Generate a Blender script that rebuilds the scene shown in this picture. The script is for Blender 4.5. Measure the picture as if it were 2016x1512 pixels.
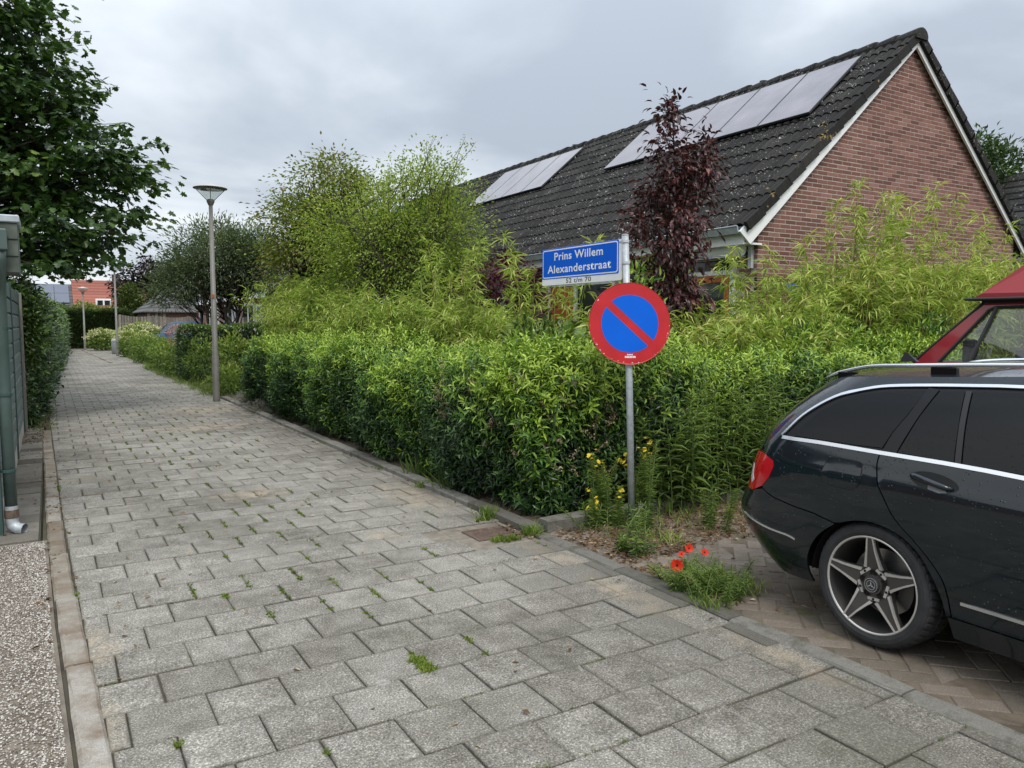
import bpy, math, random
import numpy as np
from mathutils import Vector, Matrix, Quaternion
from mathutils.geometry import delaunay_2d_cdt

# axes: x = across the path (t), y = along the path (s), z = up; metres
for o in list(bpy.data.objects):
    bpy.data.objects.remove(o)
SC = bpy.context.scene
COL = SC.collection
random.seed(7)
RNG = np.random.default_rng(11)
R = math.radians

# ------------------------------------------------------------------ camera
cam = bpy.data.cameras.new('camera')
cam.sensor_fit = 'HORIZONTAL'
cam.sensor_width = 36.0
cam.lens = 36.0 * 1510 / 2016
cam.clip_start = 0.05
cam.clip_end = 1000
camo = bpy.data.objects.new('camera', cam)
COL.objects.link(camo)
camo.location = (0, 0, 1.55)
camo.rotation_euler = (R(90 - 4.544), 0, R(-31.05))
SC.camera = camo

# ------------------------------------------------------------------ world, sun, exposure
SUN_EL, SUN_AZ = 52.0, 192.0           # azimuth clockwise from +y
world = bpy.data.worlds.new('World')
SC.world = world
world.use_nodes = True
wt = world.node_tree
wt.nodes.clear()


def nd(nt, kind, **kw):
    n = nt.nodes.new(kind)
    for k, val in kw.items():
        if k.startswith('_'):
            setattr(n, k[1:], val)
            continue
        key = k
        if k.startswith('i') and k[1:].isdigit():
            key = int(k[1:])
        sock = n.inputs[key] if not isinstance(key, int) else n.inputs[key]
        if isinstance(val, bpy.types.NodeSocket):
            nt.links.new(val, sock)
        elif isinstance(val, bpy.types.Node):
            nt.links.new(val.outputs[0], sock)
        else:
            sock.default_value = val
    return n


def ramp(nt, fac, stops, interp='LINEAR'):
    r = nt.nodes.new('ShaderNodeValToRGB')
    r.color_ramp.interpolation = interp
    el = r.color_ramp.elements
    while len(el) < len(stops):
        el.new(0.5)
    for e, (p, c) in zip(el, stops):
        e.position = p
        e.color = (*c, 1) if len(c) == 3 else c
    if fac is not None:
        nt.links.new(fac.outputs[0] if isinstance(fac, bpy.types.Node) else fac, r.inputs[0])
    return r


def math_n(nt, op, a, b=None, clamp=False):
    n = nt.nodes.new('ShaderNodeMath')
    n.operation = op
    n.use_clamp = clamp
    for i, x in enumerate((a, b)):
        if x is None:
            continue
        if isinstance(x, bpy.types.Node):
            x = x.outputs[0]
        if isinstance(x, bpy.types.NodeSocket):
            nt.links.new(x, n.inputs[i])
        else:
            n.inputs[i].default_value = x
    return n


def mixc(nt, fac, a, b, mode='MIX'):
    n = nt.nodes.new('ShaderNodeMix')
    n.data_type = 'RGBA'
    n.blend_type = mode
    n.clamp_factor = True
    for i, x in ((0, fac), (6, a), (7, b)):
        if isinstance(x, bpy.types.Node):
            x = x.outputs[2] if x.bl_idname == 'ShaderNodeMix' else x.outputs[0]
        if isinstance(x, bpy.types.NodeSocket):
            nt.links.new(x, n.inputs[i])
        elif i == 0:
            n.inputs[i].default_value = x
        else:
            n.inputs[i].default_value = (*x, 1) if len(x) == 3 else x
    return n


tc = nd(wt, 'ShaderNodeTexCoord')
sky = nd(wt, 'ShaderNodeTexSky')
sky.sky_type = 'NISHITA'
sky.sun_disc = False
sky.sun_elevation = R(SUN_EL)
sky.sun_rotation = R(SUN_AZ)
sep = nd(wt, 'ShaderNodeSeparateXYZ', Vector=tc.outputs['Generated'])
zz = math_n(wt, 'ADD', math_n(wt, 'MAXIMUM', sep.outputs[2], 0.0), 0.16)
px = math_n(wt, 'DIVIDE', sep.outputs[0], zz)
py = math_n(wt, 'DIVIDE', sep.outputs[1], zz)
cmb = nd(wt, 'ShaderNodeCombineXYZ', X=px, Y=py)
cn1 = nd(wt, 'ShaderNodeTexNoise', Vector=cmb, Scale=0.8, Detail=6.0, Roughness=0.5, Distortion=0.3)
cn2 = nd(wt, 'ShaderNodeTexNoise', Vector=cmb, Scale=0.28, Detail=3.0, Roughness=0.5)
cf = math_n(wt, 'ADD', math_n(wt, 'MULTIPLY', cn1, 0.6), math_n(wt, 'MULTIPLY', cn2, 0.4))
clouds = ramp(wt, cf, [(0.415, (0.375, 0.42, 0.49)), (0.47, (0.47, 0.52, 0.585)), (0.525, (0.635, 0.685, 0.735)), (0.585, (0.80, 0.835, 0.855))])
# an overcast sky grows brighter towards the zenith
zen = math_n(wt, 'ADD', math_n(wt, 'MULTIPLY', math_n(wt, 'POWER', math_n(wt, 'MAXIMUM', sep.outputs[2], 0.0), 2.0), 1.9), 0.95)
bg_sky = nd(wt, 'ShaderNodeBackground', Color=sky, Strength=0.1)
bg_cl = nd(wt, 'ShaderNodeBackground', Color=clouds, Strength=zen)
mixb = nd(wt, 'ShaderNodeMixShader', Fac=0.94, i1=bg_sky, i2=bg_cl)
nd(wt, 'ShaderNodeOutputWorld', Surface=mixb)

sun = bpy.data.lights.new('sun', 'SUN')
sun.energy = 1.5
sun.angle = R(22)
sun.color = (1.0, 0.95, 0.88)
suno = bpy.data.objects.new('sun', sun)
COL.objects.link(suno)
_el, _az = R(SUN_EL), R(SUN_AZ)
_d = Vector((math.sin(_az) * math.cos(_el), math.cos(_az) * math.cos(_el), math.sin(_el)))
suno.rotation_euler = _d.to_track_quat('Z', 'Y').to_euler()
suno.location = (0, 0, 30)
SC.view_settings.view_transform = 'Standard'
SC.view_settings.look = 'None'
SC.view_settings.gamma = 1.0
SC.view_settings.exposure = 0.38
SC.view_settings.use_curve_mapping = False
SC.render.engine = 'CYCLES'
SC.cycles.max_bounces = 8
SC.cycles.transparent_max_bounces = 12
SC.cycles.use_denoising = True


# ------------------------------------------------------------------ object helpers
def tag(o, label=None, cat=None, group=None, kind=None):
    if label: o['label'] = label
    if cat: o['category'] = cat
    if group: o['group'] = group
    if kind: o['kind'] = kind
    return o


def mesh_data(name, V, F, mat=None, smooth=False, attrs=None):
    """V (n,3); F list of index tuples or list of (m,k) int arrays"""
    V = np.asarray(V, np.float32).reshape(-1, 3)
    if len(F) and isinstance(F, np.ndarray):
        F = [F]
    if len(F) and not isinstance(F[0], np.ndarray):
        sizes = np.array([len(f) for f in F], np.int32)
        flat = np.array([i for f in F for i in f], np.int32)
    else:
        F = [f for f in F if len(f)]
        sizes = np.concatenate([np.full(len(f), f.shape[1], np.int32) for f in F])
        flat = np.concatenate([f.ravel() for f in F]).astype(np.int32)
    me = bpy.data.meshes.new(name)
    me.vertices.add(len(V))
    me.vertices.foreach_set('co', V.ravel())
    me.loops.add(len(flat))
    me.loops.foreach_set('vertex_index', flat)
    me.polygons.add(len(sizes))
    starts = np.zeros(len(sizes), np.int32)
    starts[1:] = np.cumsum(sizes)[:-1]
    me.polygons.foreach_set('loop_start', starts)
    me.polygons.foreach_set('loop_total', sizes)
    me.polygons.foreach_set('use_smooth', np.full(len(sizes), smooth, bool))
    if attrs:
        for k, a in attrs.items():
            at = me.attributes.new(k, 'FLOAT', 'POINT')
            at.data.foreach_set('value', np.asarray(a, np.float32))
    me.update(calc_edges=True)
    me.validate()
    if mat: me.materials.append(mat)
    return me


def put(name, me, parent=None, loc=None, rot=None):
    o = bpy.data.objects.new(name, me)
    COL.objects.link(o)
    if parent:
        o.parent = parent
        if parent.type == 'EMPTY':      # shapes are given in world axes, parents sit at their own base
            o.matrix_parent_inverse = Matrix.Translation(-Vector(parent.location))
    if loc is not None: o.location = loc
    if rot is not None: o.rotation_euler = rot
    return o


def mk(name, V, F, mat=None, parent=None, smooth=False, attrs=None):
    return put(name, mesh_data(name, V, F, mat, smooth, attrs), parent)


def empty(name, loc=(0, 0, 0), label=None, cat=None, group=None, kind=None):
    o = bpy.data.objects.new(name, None)
    COL.objects.link(o)
    o.location = loc
    o.empty_display_size = 0.2
    bpy.context.view_layer.update() if False else None
    return tag(o, label, cat, group, kind)


class MB:
    """collects simple shapes into one mesh"""
    def __init__(s): s.V, s.F, s.T = [], [], []

    def add(s, V, F, tint=0.5):
        b = len(s.V)
        s.V += [tuple(v) for v in V]
        s.F += [tuple(b + i for i in f) for f in F]
        s.T += [tint] * len(V)
        return s

    def box(s, a, b, tint=0.5, M=None, taper=None):
        x0, y0, z0 = a; x1, y1, z1 = b
        V = [(x0, y0, z0), (x1, y0, z0), (x1, y1, z0), (x0, y1, z0), (x0, y0, z1), (x1, y0, z1), (x1, y1, z1), (x0, y1, z1)]
        if M is not None: V = [M @ Vector(v) for v in V]
        return s.add(V, [(3, 2, 1, 0), (4, 5, 6, 7), (0, 1, 5, 4), (1, 2, 6, 5), (2, 3, 7, 6), (3, 0, 4, 7)], tint)

    def bbox(s, a, b, e=0.004, tint=0.5, M=None):
        """box with bevelled edges on every side"""
        x0, y0, z0 = a; x1, y1, z1 = b
        V = []
        for zi, (z, k) in enumerate(((z0, e), (z0 + e, 0), (z1 - e, 0), (z1, e))):
            for px_, py_ in ((x0 + k, y0 + k), (x1 - k, y0 + k), (x1 - k, y1 - k), (x0 + k, y1 - k)):
                V.append((px_, py_, z))
        F = [(3, 2, 1, 0), (12, 13, 14, 15)]
        for r in range(3):
            for i in range(4):
                j = (i + 1) % 4
                F.append((r * 4 + i, r * 4 + j, r * 4 + 4 + j, r * 4 + 4 + i))
        if M is not None: V = [M @ Vector(v) for v in V]
        return s.add(V, F, tint)

    def tube(s, pts, radii, n=8, cap=True, tint=0.5):
        pts = [Vector(p) for p in pts]
        if not hasattr(radii, '__len__'): radii = [radii] * len(pts)
        V, F = [], []
        up = Vector((0.0123, 0.0312, 1)).normalized()
        prev = None
        for i, p in enumerate(pts):
            d = (pts[min(i + 1, len(pts) - 1)] - pts[max(i - 1, 0)]).normalized()
            if prev is None:
                a = d.cross(up)
                if a.length < 0.05: a = d.cross(Vector((1, 0, 0)))
            else:
                a = prev - d * prev.dot(d)
            a.normalize(); prev = a
            b = d.cross(a)
            for k in range(n):
                th = 2 * math.pi * k / n
                V.append(p + (a * math.cos(th) + b * math.sin(th)) * radii[i])
        for i in range(len(pts) - 1):
            for k in range(n):
                k2 = (k + 1) % n
                F.append((i * n + k, i * n + k2, i * n + n + k2, i * n + n + k))
        if cap:
            F.append(tuple(range(n - 1, -1, -1)))
            F.append(tuple(range((len(pts) - 1) * n, len(pts) * n)))
        return s.add(V, F, tint)

    def lathe(s, prof, n=24, M=None, tint=0.5, closed=False):
        """prof list of (r, h) turned round local z"""
        V, F = [], []
        for r, h in prof:
            for k in range(n):
                th = 2 * math.pi * k / n
                V.append(Vector((r * math.cos(th), r * math.sin(th), h)))
        m = len(prof)
        for i in range(m if closed else m - 1):
            i2 = (i + 1) % m
            for k in range(n):
                k2 = (k + 1) % n
                F.append((i * n + k, i * n + k2, i2 * n + k2, i2 * n + k))
        if M is not None: V = [M @ v for v in V]
        return s.add(V, F, tint)

    def prism(s, poly, depth, M=None, tint=0.5):
        """poly list of (x,y), extruded along local z from 0 to depth"""
        n = len(poly)
        V = [Vector((x, y, 0)) for x, y in poly] + [Vector((x, y, depth)) for x, y in poly]
        F = [tuple(range(n - 1, -1, -1)), tuple(range(n, 2 * n))] + [(i, (i + 1) % n, n + (i + 1) % n, n + i) for i in range(n)]
        if M is not None: V = [M @ v for v in V]
        return s.add(V, F, tint)

    def build(s, name, mat, parent=None, smooth=False):
        return mk(name, s.V, s.F, mat, parent, smooth, {'tint': s.T})

    def data(s, name, mat, smooth=False):
        return mesh_data(name, s.V, s.F, mat, smooth, {'tint': s.T})


def copy_tree(o, parent=None):
    c = o.copy()
    COL.objects.link(c)
    if parent is not None: c.parent = parent
    for ch in list(o.children):
        copy_tree(ch, c)
    return c


# ------------------------------------------------------------------ materials
def new_mat(name):
    m = bpy.data.materials.new(name)
    m.use_nodes = True
    nt = m.node_tree
    nt.nodes.clear()
    out = nd(nt, 'ShaderNodeOutputMaterial')
    return m, nt, out


def simple(name, stops, rough=0.6, scale=8.0, detail=4.0, wn=1.0, wr=0.0, wt_=0.0, bump=0.0, bscale=60.0, metallic=0.0, spec=0.5, coat=0.0, coord='pos', rstops=None, stretch=None, bdist=0.01):
    m, nt, out = new_mat(name)
    if coord == 'pos':
        vec = nd(nt, 'ShaderNodeNewGeometry').outputs['Position']
    else:
        vec = nd(nt, 'ShaderNodeTexCoord').outputs['Object']
    if stretch:
        vec = nd(nt, 'ShaderNodeMapping', Vector=vec, Scale=stretch).outputs[0]
    if not isinstance(stops[0], tuple) or len(stops) == 3 and not isinstance(stops[0][1], tuple):
        stops = [(0.0, tuple(c * 0.85 for c in stops)), (1.0, tuple(min(c * 1.12, 1) for c in stops))]
    n = nd(nt, 'ShaderNodeTexNoise', Vector=vec, Scale=scale, Detail=detail, Roughness=0.6)
    f = math_n(nt, 'MULTIPLY_ADD', n, wn)
    f.inputs[2].default_value = 0.5 - 0.5 * (wn + wr + wt_)
    if wr:
        oi = nd(nt, 'ShaderNodeObjectInfo')
        f = math_n(nt, 'ADD', f, math_n(nt, 'MULTIPLY', oi.outputs['Random'], wr))
    if wt_:
        at = nd(nt, 'ShaderNodeAttribute', _attribute_name='tint')
        f = math_n(nt, 'ADD', f, math_n(nt, 'MULTIPLY', at.outputs['Fac'], wt_))
    c = ramp(nt, f, stops)
    bs = nd(nt, 'ShaderNodeBsdfPrincipled', **{'Base Color': c, 'Roughness': rough, 'Metallic': metallic, 'Specular IOR Level': spec, 'Coat Weight': coat, 'Coat Roughness': 0.05})
    if rstops:
        rr = ramp(nt, n, [(p, (q, q, q)) for p, q in rstops])
        nt.links.new(rr.outputs[0], bs.inputs['Roughness'])
    if bump:
        bn = nd(nt, 'ShaderNodeTexNoise', Vector=vec, Scale=bscale, Detail=5.0, Roughness=0.65)
        b = nd(nt, 'ShaderNodeBump', Height=bn, Strength=bump, Distance=bdist)
        nt.links.new(b.outputs[0], bs.inputs['Normal'])
    nt.links.new(bs.outputs[0], out.inputs[0])
    return m


def leaf_mat(name, stops, rough=0.45, trans=0.3, spec=0.4, wn=0.25, tscale=1.6):
    """colour runs with each leaf's own tint (leaf age; in the hedge filler, painted inner shade) and a slow noise through the plant"""
    m, nt, out = new_mat(name)
    pos = nd(nt, 'ShaderNodeNewGeometry').outputs['Position']
    n = nd(nt, 'ShaderNodeTexNoise', Vector=pos, Scale=tscale, Detail=3.0)
    at = nd(nt, 'ShaderNodeAttribute', _attribute_name='tint')
    f = math_n(nt, 'ADD', at.outputs['Fac'], math_n(nt, 'MULTIPLY', math_n(nt, 'SUBTRACT', n, 0.5), wn * 2))
    c = ramp(nt, f, stops)
    bs = nd(nt, 'ShaderNodeBsdfPrincipled', **{'Base Color': c, 'Roughness': rough, 'Specular IOR Level': spec})
    tr = nd(nt, 'ShaderNodeBsdfTranslucent', Color=mixc(nt, 1.0, c, (1.0, 1.0, 0.55), 'MULTIPLY').outputs[2])
    mx = nd(nt, 'ShaderNodeMixShader', Fac=trans, i1=bs, i2=tr)
    nt.links.new(mx.outputs[0], out.inputs[0])
    return m


M = {}
M['soil'] = simple('soil', [(0.25, (0.035, 0.026, 0.018)), (0.55, (0.085, 0.062, 0.042)), (0.8, (0.13, 0.10, 0.07))], 0.95, 3.0, 8.0, bump=0.8, bscale=40, bdist=0.03)
M['ground'] = simple('ground', [(0.3, (0.05, 0.055, 0.025)), (0.6, (0.09, 0.09, 0.04)), (0.8, (0.14, 0.12, 0.07))], 0.95, 0.6, 8.0, bump=0.6, bscale=20, bdist=0.04)
M['joint'] = simple('joint', [(0.3, (0.030, 0.026, 0.018)), (0.55, (0.065, 0.055, 0.038)), (0.68, (0.05, 0.06, 0.02)), (0.8, (0.10, 0.085, 0.06))], 0.95, 5.0, 8.0, bump=0.6, bscale=90)
M['steel'] = simple('galvanised_steel', [(0.3, (0.30, 0.33, 0.35)), (0.7, (0.45, 0.48, 0.50))], 0.5, 30.0, 4.0, metallic=0.35, bump=0.1)
M['white'] = simple('white_paint', [(0.2, (0.66, 0.68, 0.69)), (0.7, (0.80, 0.81, 0.82))], 0.45, 3.0, 6.0)
M['black'] = simple('black_rubber', (0.012, 0.012, 0.013), 0.6)
M['dark_wood'] = simple('bark', [(0.3, (0.022, 0.017, 0.012)), (0.7, (0.07, 0.055, 0.04))], 0.9, 18.0, 6.0, bump=0.9, bscale=40, bdist=0.02)


def slab_mat(name, use_obj):
    m, nt, out = new_mat(name)
    pos = nd(nt, 'ShaderNodeNewGeometry').outputs['Position']
    sx = nd(nt, 'ShaderNodeSeparateXYZ', Vector=pos)
    big = nd(nt, 'ShaderNodeTexNoise', Vector=pos, Scale=0.55, Detail=5.0, Roughness=0.6)
    med = nd(nt, 'ShaderNodeTexNoise', Vector=pos, Scale=7.0, Detail=7.0, Roughness=0.65)
    fine = nd(nt, 'ShaderNodeTexNoise', Vector=pos, Scale=120.0, Detail=3.0, Roughness=0.75)
    if use_obj:
        rnd = nd(nt, 'ShaderNodeObjectInfo').outputs['Random']
    else:
        rnd = nd(nt, 'ShaderNodeAttribute', _attribute_name='tint').outputs['Fac']
    f = math_n(nt, 'ADD', math_n(nt, 'MULTIPLY', big, 0.45), math_n(nt, 'MULTIPLY', med, 0.45))
    f = math_n(nt, 'ADD', f, math_n(nt, 'MULTIPLY', math_n(nt, 'SUBTRACT', rnd, 0.5), 0.085))
    c = ramp(nt, f, [(0.26, (0.085, 0.079, 0.062)), (0.40, (0.186, 0.173, 0.149)), (0.52, (0.276, 0.260, 0.230)), (0.68, (0.37, 0.356, 0.315))])
    # crushed stone in the concrete: dark and pale grains
    g = ramp(nt, fine, [(0.34, (0.30, 0.30, 0.29)), (0.46, (0.80, 0.80, 0.79)), (0.56, (1.08, 1.08, 1.06)), (0.66, (2.3, 2.27, 2.18))])
    c = mixc(nt, 0.95, c, g, 'MULTIPLY')
    vor = nd(nt, 'ShaderNodeTexVoronoi', Vector=pos, Scale=72.0)
    vs = ramp(nt, vor.outputs['Distance'], [(0.10, (1, 1, 1)), (0.20, (0, 0, 0))])
    gate = ramp(nt, vor.outputs['Color'], [(0.72, (0, 0, 0)), (0.75, (1, 1, 1))])
    wsp = math_n(nt, 'MULTIPLY', math_n(nt, 'MULTIPLY', vs, gate), 0.75)
    c = mixc(nt, wsp, c, (0.58, 0.57, 0.54))
    # lichen rings and pale spots
    v2 = nd(nt, 'ShaderNodeTexVoronoi', Vector=pos, Scale=2.6)
    dist = math_n(nt, 'ADD', v2.outputs['Distance'], math_n(nt, 'MULTIPLY', math_n(nt, 'SUBTRACT', med, 0.5), 0.10))
    ring = ramp(nt, dist, [(0.05, (0.25, 0.25, 0.25)), (0.085, (1, 1, 1)), (0.115, (0, 0, 0))])
    rg = ramp(nt, v2.outputs['Color'], [(0.66, (0, 0, 0)), (0.7, (1, 1, 1))])
    c = mixc(nt, math_n(nt, 'MULTIPLY', math_n(nt, 'MULTIPLY', ring, rg), 0.45), c, (0.46, 0.46, 0.42))
    # worn-in dirt at the slab edges
    ed = nd(nt, 'ShaderNodeAttribute', _attribute_name='edge').outputs['Fac']
    e2 = math_n(nt, 'MULTIPLY', ed, ramp(nt, med, [(0.42, (0.05, 0.05, 0.05)), (0.62, (0.75, 0.75, 0.75))]))
    c = mixc(nt, e2, c, (0.07, 0.065, 0.05))
    # sand spilled on the slabs
    spots = [(1.54, 7.1, 0.42, 0.26), (1.9, 12.1, 0.9, 0.5), (2.3, 14.6, 0.8, 0.9), (2.05, 5.2, 0.16, 0.2), (2.78, 3.3, 0.16, 0.5), (2.85, 4.3, 0.14, 0.55), (2.85, 2.3, 0.10, 0.5), (0.10, 4.1, 0.16, 0.35), (0.08, 3.3, 0.13, 0.4), (0.2, 8.7, 0.3, 0.15), (2.75, 6.3, 0.3, 0.8)]
    sm = None
    for cx, cy, rx, ry in spots:
        dx = math_n(nt, 'MULTIPLY', math_n(nt, 'SUBTRACT', sx.outputs[0], cx), 1 / rx)
        dy = math_n(nt, 'MULTIPLY', math_n(nt, 'SUBTRACT', sx.outputs[1], cy), 1 / ry)
        q = math_n(nt, 'ADD', math_n(nt, 'MULTIPLY', dx, dx), math_n(nt, 'MULTIPLY', dy, dy))
        q = math_n(nt, 'SUBTRACT', 1.0, q, True)
        sm = q if sm is None else math_n(nt, 'MAXIMUM', sm, q)
    sm = math_n(nt, 'MULTIPLY', sm, ramp(nt, med, [(0.42, (0.1, 0.1, 0.1)), (0.62, (1, 1, 1))]))
    c = mixc(nt, math_n(nt, 'MULTIPLY', sm, 0.62), c, (0.38, 0.30, 0.205))
    # black-green algae film towards the kerb by the parking bay and in loose patches
    kx = math_n(nt, 'MULTIPLY', math_n(nt, 'SUBTRACT', sx.outputs[0], 2.15), 1.3, True)
    ky = math_n(nt, 'MULTIPLY', math_n(nt, 'SUBTRACT', 6.0, sx.outputs[1]), 0.5, True)
    km = math_n(nt, 'MULTIPLY', math_n(nt, 'MULTIPLY', kx, ky), ramp(nt, math_n(nt, 'ADD', math_n(nt, 'MULTIPLY', med, 0.6), math_n(nt, 'MULTIPLY', rnd, 0.4)), [(0.35, (0.0, 0.0, 0.0)), (0.60, (0.8, 0.8, 0.8))]))
    c = mixc(nt, km, c, (0.085, 0.08, 0.066))
    al = nd(nt, 'ShaderNodeTexNoise', Vector=pos, Scale=0.9, Detail=4.0)
    c = mixc(nt, ramp(nt, al, [(0.55, (0, 0, 0)), (0.75, (0.45, 0.45, 0.45))]), c, (0.075, 0.078, 0.05))
    bs = nd(nt, 'ShaderNodeBsdfPrincipled', **{'Base Color': c.outputs[2], 'Roughness': 0.85, 'Specular IOR Level': 0.25})
    b = nd(nt, 'ShaderNodeBump', Height=math_n(nt, 'ADD', fine, math_n(nt, 'MULTIPLY', med, 0.6)), Strength=0.7, Distance=0.005)
    nt.links.new(b.outputs[0], bs.inputs['Normal'])
    nt.links.new(bs.outputs[0], out.inputs[0])
    return m


M['slab'] = slab_mat('concrete_slab', True)
M['slab_far'] = slab_mat('concrete_slab_far', False)


def stone(name, stops, use, scale=7, fine=180, bump=0.5, w=0.5, rough=0.85, moss=None):
    m, nt, out = new_mat(name)
    pos = nd(nt, 'ShaderNodeNewGeometry').outputs['Position']
    med = nd(nt, 'ShaderNodeTexNoise', Vector=pos, Scale=scale, Detail=7.0, Roughness=0.65)
    fi = nd(nt, 'ShaderNodeTexNoise', Vector=pos, Scale=fine, Detail=3.0, Roughness=0.7)
    rnd = nd(nt, 'ShaderNodeObjectInfo').outputs['Random'] if use == 'obj' else nd(nt, 'ShaderNodeAttribute', _attribute_name='tint').outputs['Fac']
    f = math_n(nt, 'ADD', math_n(nt, 'MULTIPLY', med, 1 - w), math_n(nt, 'MULTIPLY', rnd, w))
    c = ramp(nt, f, stops)
    g = ramp(nt, fi, [(0.3, (0.5, 0.5, 0.5)), (0.5, (0.95, 0.95, 0.95)), (0.72, (1.6, 1.58, 1.52))])
    c = mixc(nt, 0.6, c, g, 'MULTIPLY')
    if moss:
        mn = nd(nt, 'ShaderNodeTexNoise', Vector=pos, Scale=moss[1], Detail=6.0, Roughness=0.7)
        lg = nd(nt, 'ShaderNodeTexNoise', Vector=pos, Scale=moss[1] * 0.09, Detail=3.0)
        gate = ramp(nt, lg, [(0.35, (0.0, 0.0, 0.0)), (0.65, (0.07, 0.07, 0.07))])
        c = mixc(nt, ramp(nt, math_n(nt, 'ADD', mn, gate), [(moss[2] + 0.04, (0, 0, 0)), (moss[2] + (moss[3] if len(moss) > 3 else 0.09), (1, 1, 1))]), c, moss[0])
    bs = nd(nt, 'ShaderNodeBsdfPrincipled', **{'Base Color': c.outputs[2], 'Roughness': rough, 'Specular IOR Level': 0.18})
    b = nd(nt, 'ShaderNodeBump', Height=math_n(nt, 'ADD', fi, med), Strength=bump, Distance=0.005)
    nt.links.new(b.outputs[0], bs.inputs['Normal'])
    nt.links.new(bs.outputs[0], out.inputs[0])
    return m


KS = [(0.25, (0.10, 0.094, 0.08)), (0.5, (0.165, 0.157, 0.138)), (0.75, (0.26, 0.25, 0.225))]
M['kerb'] = stone('kerb_concrete', KS, 'obj', moss=((0.055, 0.05, 0.034), 7.0, 0.47, 0.28))
M['kerb_pale'] = stone('worn_kerb_concrete', [(0.25, (0.15, 0.125, 0.092)), (0.5, (0.235, 0.21, 0.172)), (0.75, (0.33, 0.31, 0.275))], 'obj', moss=((0.15, 0.105, 0.068), 4.0, 0.44, 0.30))
PV = [(0.2, (0.10, 0.085, 0.066)), (0.45, (0.155, 0.130, 0.104)), (0.7, (0.215, 0.18, 0.148)), (0.9, (0.28, 0.24, 0.205))]
M['paver'] = stone('clay_paver', PV, 'obj', 5, 150, w=0.30)
M['paver_t'] = stone('clay_paver_far', PV, 'tint', 5, 150, w=0.30)
M['sand_joint'] = simple('sandy_joint', [(0.3, (0.075, 0.058, 0.04)), (0.55, (0.15, 0.118, 0.085)), (0.66, (0.09, 0.085, 0.035)), (0.8, (0.2, 0.165, 0.125))], 0.95, 4.0, 8.0, bump=0.6, bscale=90)
BR = [(0.15, (0.125, 0.062, 0.050)), (0.4, (0.172, 0.083, 0.067)), (0.65, (0.212, 0.106, 0.087)), (0.9, (0.265, 0.142, 0.118))]
M['brick'] = stone('red_brick', BR, 'obj', 5, 90, w=0.7)
M['brick_t'] = stone('red_brick_far', BR, 'tint', 5, 90, w=0.7)
M['mortar'] = simple('mortar', [(0.3, (0.36, 0.30, 0.265)), (0.7, (0.47, 0.41, 0.37))], 0.9, 6.0, 5.0, bump=0.3)
TL = [(0.2, (0.009, 0.0085, 0.008)), (0.5, (0.019, 0.018, 0.0165)), (0.8, (0.036, 0.034, 0.031))]
M['tile'] = stone('dark_roof_tile', TL, 'obj', 14, 60, w=0.4, rough=0.7, moss=((0.44, 0.44, 0.41), 27.0, 0.61))
M['tile_t'] = stone('dark_roof_tile_far', TL, 'tint', 14, 60, w=0.4, rough=0.7, moss=((0.44, 0.44, 0.41), 24.0, 0.61))
M['tile_verge'] = stone('verge_tile', TL, 'obj', 14, 60, w=0.4, rough=0.7, moss=((0.30, 0.21, 0.06), 7.0, 0.62))
M['pebble'] = simple('pebble', [(0.1, (0.07, 0.052, 0.040)), (0.35, (0.165, 0.13, 0.10)), (0.6, (0.30, 0.265, 0.22)), (0.92, (0.52, 0.49, 0.45))], 0.6, 40, 3, wn=0.3, wt_=0.9)
M['aggregate'] = simple('aggregate_bed', [(0.3, (0.10, 0.08, 0.06)), (0.6, (0.20, 0.17, 0.135)), (0.8, (0.14, 0.13, 0.07))], 0.9, 5, 8, bump=0.8, bscale=120)
M['side_slab'] = stone('side_slab', [(0.25, (0.075, 0.066, 0.052)), (0.5, (0.135, 0.122, 0.102)), (0.8, (0.21, 0.20, 0.175))], 'obj')
M['board'] = simple('green_painted_board', [(0.25, (0.078, 0.105, 0.10)), (0.55, (0.115, 0.148, 0.142)), (0.8, (0.15, 0.18, 0.172))], 0.6, 4, 6, wn=0.7, wr=0.3, bump=0.25, bscale=12, stretch=(8, 1, 8))
M['green_dark'] = simple('dark_green_paint', (0.028, 0.062, 0.055), 0.5, 6)
M['pipe'] = simple('green_grey_pipe', [(0.3, (0.048, 0.078, 0.070)), (0.7, (0.075, 0.11, 0.10))], 0.42, 5, 6)
M['zinc'] = simple('zinc', [(0.3, (0.30, 0.34, 0.37)), (0.7, (0.44, 0.48, 0.51))], 0.45, 10, 5, metallic=0.3)
M['fascia'] = simple('mossy_fascia', [(0.3, (0.038, 0.05, 0.034)), (0.5, (0.075, 0.092, 0.075)), (0.75, (0.13, 0.148, 0.13))], 0.7, 6, 7)
M['post'] = simple('weathered_wood', [(0.3, (0.10, 0.09, 0.075)), (0.6, (0.20, 0.18, 0.155)), (0.8, (0.27, 0.25, 0.22))], 0.85, 10, 6, bump=0.6, bscale=14, stretch=(6, 6, 0.7), wr=0.3, wn=0.8)
M['pale_plinth'] = simple('pale_plinth', [(0.3, (0.30, 0.27, 0.23)), (0.7, (0.46, 0.43, 0.39))], 0.85, 5, 6)
M['lamp_post'] = simple('brown_grey_post', [(0.3, (0.135, 0.130, 0.115)), (0.7, (0.19, 0.184, 0.166))], 0.5, 4, 5)
M['lamp_top'] = simple('pale_lamp_hood', (0.42, 0.41, 0.37), 0.5, 6)
M['sign_blue'] = simple('sign_blue', (0.0, 0.105, 0.62), 0.6, 3, spec=0.2)
M['sign_disc_blue'] = simple('disc_blue', (0.0, 0.115, 0.64), 0.6, 3, spec=0.2)
M['sign_red'] = simple('sign_red', [(0.3, (0.42, 0.012, 0.018)), (0.7, (0.54, 0.018, 0.024))], 0.38, 6, 6)
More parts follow.
